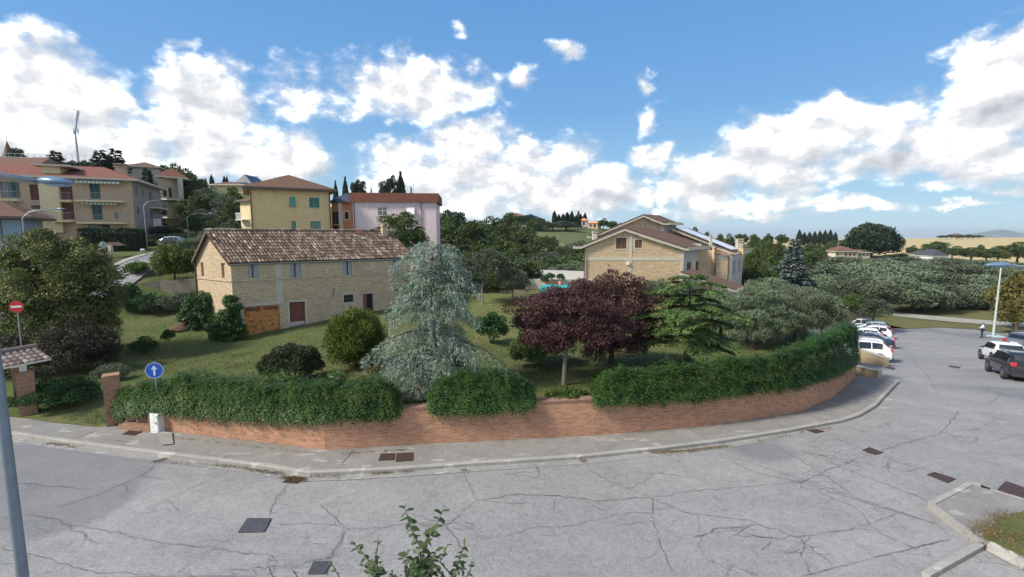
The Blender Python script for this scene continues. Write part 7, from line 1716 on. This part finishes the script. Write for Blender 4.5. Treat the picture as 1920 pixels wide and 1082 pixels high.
# ================================================================ car park walls and railing
def ret_wall():
    t = thing('parking_wall', 'beige retaining wall with stone coping beside the row of white cars', 'wall', tuple(LOT_L[1])); mb = MB(); cp2 = MB()
    A_, B_ = LOT_L[1], LOT_L[3]; n_ = 8; tops = (1.35, -2.05)
    e = (B_ - A_).normalized(); nn = Vector((-e.y, e.x, 0))
    for i in range(n_):
        a, b = A_.lerp(B_, i / n_), A_.lerp(B_, (i + 1) / n_); za_ = tops[0] + (tops[1] - tops[0]) * i / n_; zb_ = tops[0] + (tops[1] - tops[0]) * (i + 1) / n_
        lo = -5.0; q = lambda p, z: Vector((p.x, p.y, z)); mb.add([q(b, lo), q(a, lo), q(a, za_), q(b, zb_), q(b + nn * .3, lo), q(a + nn * .3, lo), q(a + nn * .3, za_), q(b + nn * .3, zb_)], [(1, 0, 3, 2), (4, 5, 6, 7), (3, 7, 6, 2), (5, 1, 2, 6)])
        cp2.prism([q(a - nn * .05, za_), q(b - nn * .05, zb_), q(b + nn * .35, zb_), q(a + nn * .35, za_)], (0, 0, .08))
    mb.build('wall', m_pale, t); cp2.build('coping', m_concw, t)
    rl = thing('blue_railing', 'blue grey metal railing on top of the car park retaining wall', 'railing', tuple(q(A_, tops[0])))
    R_ = MB(); pl = MB(); a = q(A_ + nn * .15, tops[0] + .1); b = q(B_ + nn * .15, tops[1] + .1); N_ = 20
    c_ = b + nn * 3.6 + Vector((0, 0, -.1))
    for P_, Q_, m in ((a, b, N_), (b, c_, 4)):
        for i in range(m + 1): p = P_.lerp(Q_, i / m); R_.tube([p, p + Vector((0, 0, .85))], .03, 5)
        for z in (.84, .1): R_.tube([P_ + Vector((0, 0, z)), Q_ + Vector((0, 0, z))], .03, 5)
        k = m * 12
        for i in range(k): p = P_.lerp(Q_, (i + .5) / k); pl.box(p + Vector((0, 0, .47)), (.045, .012, .7), e=(Q_ - P_).xy.to_3d())
    mt = m_plain('blue_grey_railing', (.15, .21, .27), .45, .08); R_.build('frame', mt, rl); pl.build('bars', mt, rl)
    # end wall sloping down
    t2 = thing('car_park_end_wall', 'beige wall sloping down across the far end of the parked cars', 'wall', tuple(B_)); mb = MB(); cp2 = MB(); P = [B_, LOT_L2[0], LOT_L2[1]]; zs = [.22, -2.9, -4.55]
    P = [B_, Vector((46.5, 63.2, 0)), Vector((LOT_L2[1].x, 63.7, 0))]; zs = [-2.05, -3.3, -4.35]
    for i in range(2):
        a, b = P[i], P[i + 1]; e = (b - a).xy.to_3d().normalized(); nn = Vector((-e.y, e.x, 0)); mb.prism([q(a, -6), q(b, -6), q(b, zs[i + 1]), q(a, zs[i])], nn * .25); cp2.prism([q(a - nn * .05, zs[i]), q(b - nn * .05, zs[i + 1]), q(b + nn * .3, zs[i + 1]), q(a + nn * .3, zs[i])], (0, 0, .08))
    mb.build('wall', m_beigew, t2); cp2.build('coping', m_pale, t2)
ret_wall()
def low_wall(lab, pts, h, capz=.06):
    P = [PR(*q) for q in pts]; a, b = P; e = (b - a).xy.to_3d().normalized(); nn = Vector((-e.y, e.x, 0)); t = thing('low_beige_wall', lab, 'wall', tuple(a)); mb = MB(); mb.prism([a - Vector((0, 0, .3)), b - Vector((0, 0, .3)), b + Vector((0, 0, h[1])), a + Vector((0, 0, h[0]))], nn * .28); mb.build('wall', m_beigew, t)
    mb = MB(); mb.prism([a - nn * .04 + Vector((0, 0, h[0])), b - nn * .04 + Vector((0, 0, h[1])), b + nn * .32 + Vector((0, 0, h[1])), a + nn * .32 + Vector((0, 0, h[0]))], (0, 0, capz)); mb.build('coping', m_pale, t)
low_wall('low beige wall with sloping top right before the first white car', [(1598,676),(1658,687)], (.95, .52)); low_wall('low beige wall where the pavement ends', [(1598,702),(1646,711)], (.5, .42))
mb = MB(); A_, B_ = LOT_L[0], LOT_L[1]; q = lambda p, z: Vector((p.x, p.y, z)); mb.prism([q(A_, -1.5), q(B_, -2), q(B_, 1.35), q(A_, 1.0)], (-.3, .05, 0)); tag(mb.build('garden_corner_wall', m_pale), 'short pale wall behind the hedge at the corner of the garden', 'wall')

# ================================================================ cars
m_carw = m_paint('white_car_paint', (.74, .75, .75)); m_cardb = m_paint('dark_blue_car_paint', (.02, .035, .08)); m_cargy = m_paint('grey_car_paint', (.16, .17, .19), metal=.4); m_cardk = m_paint('black_car_paint', (.018, .015, .018)); m_carsb = m_paint('silver_blue_car_paint', (.42, .50, .56), metal=.4)
m_rub = m_plain('tyre_rubber', (.02, .02, .02), .85); m_rim = m_plain('wheel_rim', (.35, .36, .38), .35, .05, 3, .7); m_plas = m_plain('dark_plastic', (.025, .025, .028), .6); m_tail = m_paint('tail_light', (.45, .02, .02), .2); m_headl = m_glass('head_light', (.5, .52, .55)); m_cg = m_glass('car_glass', (.015, .02, .025))
PROF = {'suv': [(0,.50,.88),(.012,.60,.93),(.05,.70,.96),(.13,.93,.98),(.22,.985,1),(.42,1.0,1),(.56,.965,1),(.70,.67,.99),(.86,.60,.96),(.96,.52,.88),(1,.40,.74)],
        'hatch': [(0,.48,.86),(.012,.60,.92),(.04,.68,.95),(.12,.92,.97),(.22,.985,1),(.42,1.0,1),(.56,.95,1),(.72,.64,.99),(.87,.57,.95),(.965,.48,.86),(1,.38,.72)],
        'sedan': [(0,.50,.84),(.012,.62,.91),(.10,.66,.95),(.17,.68,.97),(.30,.95,1),(.45,1.0,1),(.57,.94,1),(.72,.66,.99),(.87,.58,.95),(.965,.48,.86),(1,.38,.72)]}
def car(lab, c, nose, paint, style='hatch', L=4.1, W=1.76, H=1.5, group=None, name='parked_car', z=None):
    c = Vector(c); nose = Vector((nose[0], nose[1], 0)).normalized(); yaw = math.atan2(nose.y, nose.x); t = thing(name, lab, 'car', tuple(c), yaw, group)
    f = c + nose * L * .32; r_ = c - nose * L * .32; zf_, zr2 = float(zroad(f.x, f.y)), float(zroad(r_.x, r_.y))
    if z is None: t.location.z = (zf_ + zr2) / 2; t.rotation_euler = (0, -math.atan2(zf_ - zr2, L * .64), yaw)
    pf = PROF[style]; mb = MB(); seg = []; belt = .62
    for x, tp, w in pf:
        X = -L / 2 + x * L; w_ = W / 2 * w; tz = tp * H; bz = min(tz - .03, belt * H); z0 = .20 if .03 < x < .97 else .27
        wt_ = w_ * (.80 if tz > bz + .1 else .93)
        seg.append([(X, -w_ * .90, z0), (X, -w_ * 1.0, z0 + .16), (X, -w_, bz * .75), (X, -w_ * .985, bz), (X, -wt_, tz - .03), (X, -wt_ * .8, tz), (X, 0, tz + .012), (X, wt_ * .8, tz), (X, wt_, tz - .03), (X, w_ * .985, bz), (X, w_, bz * .75), (X, w_, z0 + .16), (X, w_ * .90, z0)])
    n = len(seg[0]); vs = [q for s_ in seg for q in s_]; fs = [(i * n + k, (i + 1) * n + k, (i + 1) * n + (k + 1) % n, i * n + (k + 1) % n) for i in range(len(seg) - 1) for k in range(n)]
    fs += [tuple(range(n)), tuple(range((len(seg) - 1) * n, len(seg) * n))[::-1]]
    mb.add(vs, [q[::-1] for q in fs], smooth=True); bo = mb.build('body', paint, t, local=True); sd_ = bo.modifiers.new('s', 'SUBSURF'); sd_.levels = 1; sd_.render_levels = 2
    gl = MB()
    def at(x, k):                                   # interpolated ring point
        for (a, b), (sa, sb) in zip(zip(pf, pf[1:]), zip(seg, seg[1:])):
            if a[0] <= x <= b[0]: q = (x - a[0]) / (b[0] - a[0]); return Vector(sa[k]).lerp(Vector(sb[k]), q)
    i0 = 3 if style != 'sedan' else 4; xr = pf[i0][0] - (.03 if style != 'sedan' else .05); xf = .66
    xs = [xr + .03, .27, .285, .445, .46, .585]; 
    for sgn, kb, kt in ((-1, 3, 4), (1, 9, 8)):
        for xa, xb in ((xs[0], xs[1]), (xs[2], xs[3]), (xs[4], xs[5])):
            a, b = at(xa, kb), at(xb, kb); c1, d1 = at(max(xa, pf[i0][0]), kt), at(min(xb, .55), kt); o_ = Vector((0, sgn * .018, .0))
            if xb > .58: a2 = at(.64, kb); b = a2
            lo = .10; hi = .86
            P_ = [a.lerp(c1, lo) + o_, b.lerp(d1, lo) + o_, b.lerp(d1, hi) + o_, a.lerp(c1, hi) + o_]; gl = MB(); gl.add([tuple(q) for q in (P_ if sgn < 0 else P_[::-1])], [(0, 1, 2, 3)]); gl.build('side_window', m_cg, t, local=True)
    def across(i, j, a_, b_, o_, nm, kw=.82):
        g = MB(); A1, A2 = Vector(seg[i][4]), Vector(seg[i][8]); B1, B2 = Vector(seg[j][4]), Vector(seg[j][8]); P_ = [A1.lerp(B1, a_), A2.lerp(B2, a_), A2.lerp(B2, b_), A1.lerp(B1, b_)]
        cc_ = sum(P_, Vector()) / 4; P_ = [cc_ + (p - cc_) * 1.0 for p in P_]; P_ = [Vector((p.x, p.y * kw, p.z)) + o_ for p in P_]
        N_ = (P_[1] - P_[0]).cross(P_[3] - P_[0]); g.add([tuple(q) for q in (P_ if N_.dot(o_) > 0 else P_[::-1])], [(0, 1, 2, 3)]); g.build(nm, m_cg, t, local=True)
    across(6, 7, .10, .92, Vector((.02, 0, .035)), 'windscreen')
    if style == 'sedan': across(3, 4, .12, .88, Vector((-.02, 0, .03)), 'rear_window')
    else: across(2, 3, .08, .90, Vector((-.035, 0, .02)), 'rear_window', .84)
    rw = .325 if H < 1.6 else .35
    for x in (.185, .80):
        for sgn in (-1, 1):
            X = -L / 2 + x * L; Y = sgn * (W / 2 - .09); ar = MB(); ar.lathe([(rw + .055, 0), (rw + .055, .19)], (X, sgn * (W / 2 - .175), rw + .01), 20, axis=(0, sgn, 0), smooth=False); ar.build('wheel_arch', m_plas, t, local=True)
            wm = MB(); wm.lathe([(rw * .62, .0), (rw * .93, .0), (rw, .03), (rw, .17), (rw * .93, .20), (rw * .66, .20)], (X, sgn * (W / 2 - .185), rw), 22, axis=(0, sgn, 0)); w_ = wm.build('wheel', m_rub, t, local=True)
            rm = MB(); cc_ = Vector((X, sgn * (W / 2 + .008), rw)); rm.lathe([(.05, 0), (.05, .012)], cc_, 10, axis=(0, sgn, 0))
            for k in range(5): a = k * 1.2566; d_ = Vector((math.cos(a), 0, math.sin(a))); rm.box(cc_ + d_ * rw * .34, (rw * .6, .02, .055), e=d_, n=(0, 1, 0), up=Vector((-math.sin(a), 0, math.cos(a))))
            rm.tube([cc_ + Vector((math.cos(k * .5236), 0, math.sin(k * .5236))) * rw * .66 for k in range(13)], .014, 5, cap=False); rm.build('rim', m_rim, w_, local=True)
    zl = belt * H * .93
    for sgn in (-1, 1):
        m_ = MB(); m_.box((-L / 2 + .06, sgn * W * .375, zl), (.16, .26, .22 if style != 'sedan' else .15)); o_ = m_.build('tail_light', m_tail, t, local=True); o_.modifiers.new('b', 'BEVEL').width = .03
        m_ = MB(); m_.box((L / 2 - .16, sgn * W * .32, .45 * H), (.2, .3, .12)); o_ = m_.build('headlight', m_headl, t, local=True); o_.modifiers.new('b', 'BEVEL').width = .03
        m_ = MB(); m_.box((L * .12, sgn * (W / 2 + .06), belt * H + .03), (.12, .18, .12)); o_ = m_.build('mirror', paint if paint is not m_carw else m_plas, t, local=True); o_.modifiers.new('b', 'BEVEL').width = .03
    m_ = MB(); m_.box((-L / 2 + .035, 0, .34), (.1, W * .80, .20)); m_.box((-L / 2 + .02, 0, .34), (.04, W * .5, .1)); o_ = m_.build('bumper', m_plas, t, local=True); o_.modifiers.new('b', 'BEVEL').width = .03
    m_ = MB(); m_.box((-L / 2 - .005, 0, zl * .86), (.02, .50, .11)); m_.build('number_plate', m_white, t, local=True)
    m_ = MB(); m_.box((L / 2 - .06, 0, .34), (.1, W * .6, .16)); m_.build('grille', m_plas, t, local=True)
    if style == 'suv':
        m_ = MB()
        for sgn in (-1, 1): m_.tube([(-L * .32, sgn * W * .36, H * .97), (-L * .25, sgn * W * .36, H + .03), (L * .02, sgn * W * .36, H + .03), (L * .07, sgn * W * .36, H * .98)], .018, 6)
        m_.build('roof_rails', m_rim, t, local=True)
    return t
nd = Vector((-.795, .606, 0)); REAR = [(1676, 682), (1680, 655), (1657, 643), (1674, 637.5), (1670, 628), (1650, 623)]
G_ = 'cars parked nose to the beige wall'
for k, (lab, pt_, st_, L_, H_, off) in enumerate([('white compact crossover nearest in the row beside the low beige wall', m_carw, 'suv', 4.2, 1.62, 0), ('dark blue saloon parked second in the row', m_cardb, 'sedan', 4.4, 1.44, 0), ('small white car partly hidden, third in the row', m_carw, 'hatch', 3.7, 1.46, .35),
        ('white hatchback with large red tail light, fourth in the row', m_carw, 'hatch', 4.1, 1.55, -.1), ('silver blue car fifth in the row under the railing', m_carsb, 'hatch', 4.0, 1.5, 0), ('white estate car farthest in the row by the end wall', m_carw, 'suv', 4.3, 1.58, .2)]):
    rp = PR(*REAR[k]); car(lab, Vector((rp.x, rp.y, 0)) + nd * L_ / 2 + Vector((.5, .7, 0)), nd, pt_, st_, L_, 1.78, H_, G_)
p = PR(1893, 684); car('white three door hatchback with dark rear window beside the black car', p + Vector((.55, .83, 0)) * 1.9, (.52, .85), m_carw, 'hatch', 4.0, 1.72, 1.46)
p = PR(1926, 717); car('black car with wide red tail lights at the right picture edge', p + Vector((.55, .83, 0)) * 2.0, (.53, .85), m_cardk, 'suv', 4.5, 1.85, 1.58)
p = PR(1925, 660); car('dark grey sport utility car behind the white hatchback', p + Vector((.6, .2, 0)), (.93, .25), m_cargy, 'suv', 4.5, 1.85, 1.66)
p = DT(343, 66); cc = car('pale blue car half hidden behind the olive bushes by the outbuilding', p, (1, .2), m_carsb, 'hatch', 4.0, 1.7, 1.5, z=1); cc.location.z = p.z

# ================================================================ person
def person():
    b = PR(1841, 633); t = thing('person', 'person in white shirt and dark trousers standing with elbows out near the lamp post', 'person', tuple(b), R(35))
    J = {'pel': (0, 0, .95), 'sp': (0, 0, 1.15), 'ch': (0, -.01, 1.36), 'nk': (0, 0, 1.50), 'hd': (0, .02, 1.60), 'ht': (0, .02, 1.72),
         'hl': (-.10, 0, .90), 'kl': (-.12, .03, .50), 'al': (-.13, -.03, .09), 'fl': (-.14, .12, .03), 'hr': (.10, 0, .90), 'kr': (.12, .05, .50), 'ar': (.14, 0, .09), 'fr': (.15, .15, .03),
         'sl': (-.19, 0, 1.42), 'el': (-.36, .02, 1.18), 'wl': (-.17, .22, 1.10), 'sr': (.19, 0, 1.42), 'er': (.36, .02, 1.18), 'wr': (.17, .22, 1.10)}
    Rr = {'pel': .15, 'sp': .14, 'ch': .16, 'nk': .055, 'hd': .085, 'ht': .07, 'hl': .10, 'kl': .065, 'al': .045, 'fl': .04, 'hr': .10, 'kr': .065, 'ar': .045, 'fr': .04, 'sl': .07, 'el': .045, 'wl': .03, 'sr': .07, 'er': .045, 'wr': .03}
    def skin(name, edges, mat, grow=0.0, names=None):
        names = []
        for a, c in edges:
            for q in (a, c):
                if q not in names: names.append(q)
        me = bpy.data.meshes.new(name); me.from_pydata([J[q] for q in names], [(names.index(a), names.index(c)) for a, c in edges], []); me.materials.append(mat)
        o = mobj(name, me, t); m = o.modifiers.new('skin', 'SKIN'); m.use_smooth_shade = True
        for i, q in enumerate(names): me.skin_vertices[0].data[i].radius = (Rr[q] + grow, (Rr[q] + grow) * .85)
        me.skin_vertices[0].data[0].use_root = True; o.modifiers.new('s', 'SUBSURF').levels = 1; return o
    m_skin = m_plain('skin', (.45, .27, .19), .6); 
    skin('body', [('pel', 'sp'), ('sp', 'ch'), ('ch', 'nk'), ('nk', 'hd'), ('hd', 'ht'), ('pel', 'hl'), ('hl', 'kl'), ('kl', 'al'), ('al', 'fl'), ('pel', 'hr'), ('hr', 'kr'), ('kr', 'ar'), ('ar', 'fr'), ('ch', 'sl'), ('sl', 'el'), ('el', 'wl'), ('ch', 'sr'), ('sr', 'er'), ('er', 'wr')], m_skin)
    skin('shirt', [('pel', 'sp'), ('sp', 'ch'), ('ch', 'sl'), ('sl', 'el'), ('el', 'wl'), ('ch', 'sr'), ('sr', 'er'), ('er', 'wr')], m_plain('white_shirt', (.80, .82, .85), .8, .05), .022)
    J['pel'] = (0, 0, .90); skin('trousers', [('pel', 'hl'), ('hl', 'kl'), ('kl', 'al'), ('pel', 'hr'), ('hr', 'kr'), ('kr', 'ar')], m_plain('dark_trousers', (.015, .02, .04), .85), .018)
    for q in ('f',):
        mb = MB()
        for s_ in (-1, 1): mb.box((s_ * .14, .05, .05), (.10, .28, .10))
        o = mb.build('shoes', m_dark, t, local=True); o.modifiers.new('b', 'BEVEL').width = .03
    mb = MB(); mb.lathe([(.01, .10), (.06, .09), (.095, .04), (.10, -.02), (.085, -.06)], (0, .0, 1.66), 14); mb.build('hair', m_plain('grey_hair', (.12, .11, .10), .9), t, local=True)
    hd = MB()
    for s_ in (-1, 1):
        o_ = Vector((s_ * .16, .24, 1.11)); hd.box(o_, (.07, .08, .03))
        for k in range(4): hd.tube([o_ + Vector((-.03 + k * .02, .03, 0)), o_ + Vector((-.03 + k * .02, .085 - abs(k - 1.5) * .01, -.005)), o_ + Vector((-.03 + k * .02, .10, -.03))], .009, 5)
        hd.tube([o_ + Vector((-s_ * .035, 0, 0)), o_ + Vector((-s_ * .06, .04, .01))], .01, 5)
    hd.build('hands', m_skin, t, local=True)
person()

# ================================================================ young tree right below the camera
def sapling():
    rs = RS(77); d0 = 4.6; base = D(790, 1250, d0); t = thing('young_tree', 'leafy tips of a young tree rising at the bottom edge of the picture', 'tree', (base.x, base.y, 0)); mb = MB(); pos = []; ax = []; LL = []
    stems = [[(788,1300),(789,1120),(790,1070),(788,1024),(775,1002),(765,974),(758,948)], [(789,1120),(792,1060),(794,1023),(815,992),(831,955)], [(788,1300),(740,1150),(700,1080),(692,1052),(679,1036),(660,1016)], [(700,1080),(705,1041),(710,1010)],
             [(788,1300),(835,1150),(853,1075),(861,1049),(872,1018)], [(853,1085),(825,1054),(840,1020)], [(789,1120),(765,1065),(749,1036)], [(740,1150),(640,1090),(618,1049)], [(640,1090),(560,1085),(548,1068)], [(640,1090),(520,1100),(503,1062)], [(853,1110),(880,1075),(885,1050)], [(790,1100),(812,1060),(818,1030)]]
    big = {0: (24, .060), 1: (22, .060), 2: (16, .048), 3: (5, .035), 4: (20, .050), 5: (9, .038), 6: (7, .038), 7: (8, .03), 8: (6, .025), 9: (6, .025), 10: (6, .03), 11: (9, .05)}
    for k, s_ in enumerate(stems):
        P = [D(u, v, d0 + .12 * math.sin(k * 2.1) + .05 * i * (-1) ** k) for i, (u, v) in enumerate(s_)]
        if s_[0][1] >= 1300: P[0] = Vector((base.x, base.y, P[0].z)); 
        r0 = .016 if s_[0][1] >= 1300 else .008; mb.tube(P, [max(.0025, r0 * (1 - i / len(P))) for i in range(len(P))], 6)
        n, L = big[k]
        for j in range(n):
            q = .45 + .55 * (j + rs.rand() * .5) / n; i = q * (len(P) - 1); i0 = min(len(P) - 2, int(i)); p = P[i0].lerp(P[i0 + 1], i - i0); a = j * 2.4; tdir = (P[i0 + 1] - P[i0]).normalized()
            pos.append(tuple(p)); ax.append((math.cos(a) * .8, math.sin(a) * .5, rs.uniform(-.75, .35) + (.5 if q > .95 else 0))); LL.append(L * rs.uniform(.7, 1.2))
    mb.tube([Vector((base.x, base.y, 0)), Vector((base.x, base.y, D(788, 1300, d0).z + .02))], [.035, .018], 8)
    # dense lower leaves
    for (u, v, su, sv, n, L) in [(788, 1062, 20, 22, 150, .055), (702, 1070, 13, 14, 60, .045), (858, 1072, 14, 16, 20, .035), (745, 1080, 24, 8, 14, .03), (825, 1080, 26, 10, 22, .035)]:
        for _ in range(n): pos.append(tuple(D(u + rs.normal(0, su * .6), v + rs.normal(0, sv * .6), d0 + rs.normal(0, .08)))); ax.append((rs.normal(0, .6), rs.normal(0, .5), rs.uniform(-1, .3))); LL.append(L * rs.uniform(.7, 1.3))
    pos = np.array(pos) - np.array([base.x, base.y, 0]); ax = np.array(ax); LL = np.array(LL); n = len(pos)
    me = leaf_mesh('leaves', pos, ax, np.array([0, -.3, 1]) + sph(rs, n) * .5, LL * 1.5, LL * .72, rs.rand(n), m_leaf('pear_leaves', (.028, .055, .018), (.075, .105, .045), .2, .45, .05), 1); mobj('leaves', me, t)
    mb.build('trunk', m_bark, t)
sapling()

# ================================================================ air
hz = MB(); hz.box((0, 4950, -18), (17800, 10100, 158)); ho = hz.build('haze', m_plain('haze_air', (.8, .8, .8)))
ht_ = ho.data.materials[0].node_tree; ht_.nodes.clear(); hv = N(ht_, 'ShaderNodeVolumePrincipled'); hout = N(ht_, 'ShaderNodeOutputMaterial'); ht_.links.new(hv.outputs[0], hout.inputs['Volume'])
hv.inputs['Color'].default_value = (.80, .88, .97, 1); hv.inputs['Density'].default_value = 0.00010; hv.inputs['Anisotropy'].default_value = .2
tag(ho, 'thin blue summer haze over the far hills', 'haze', kind='stuff')
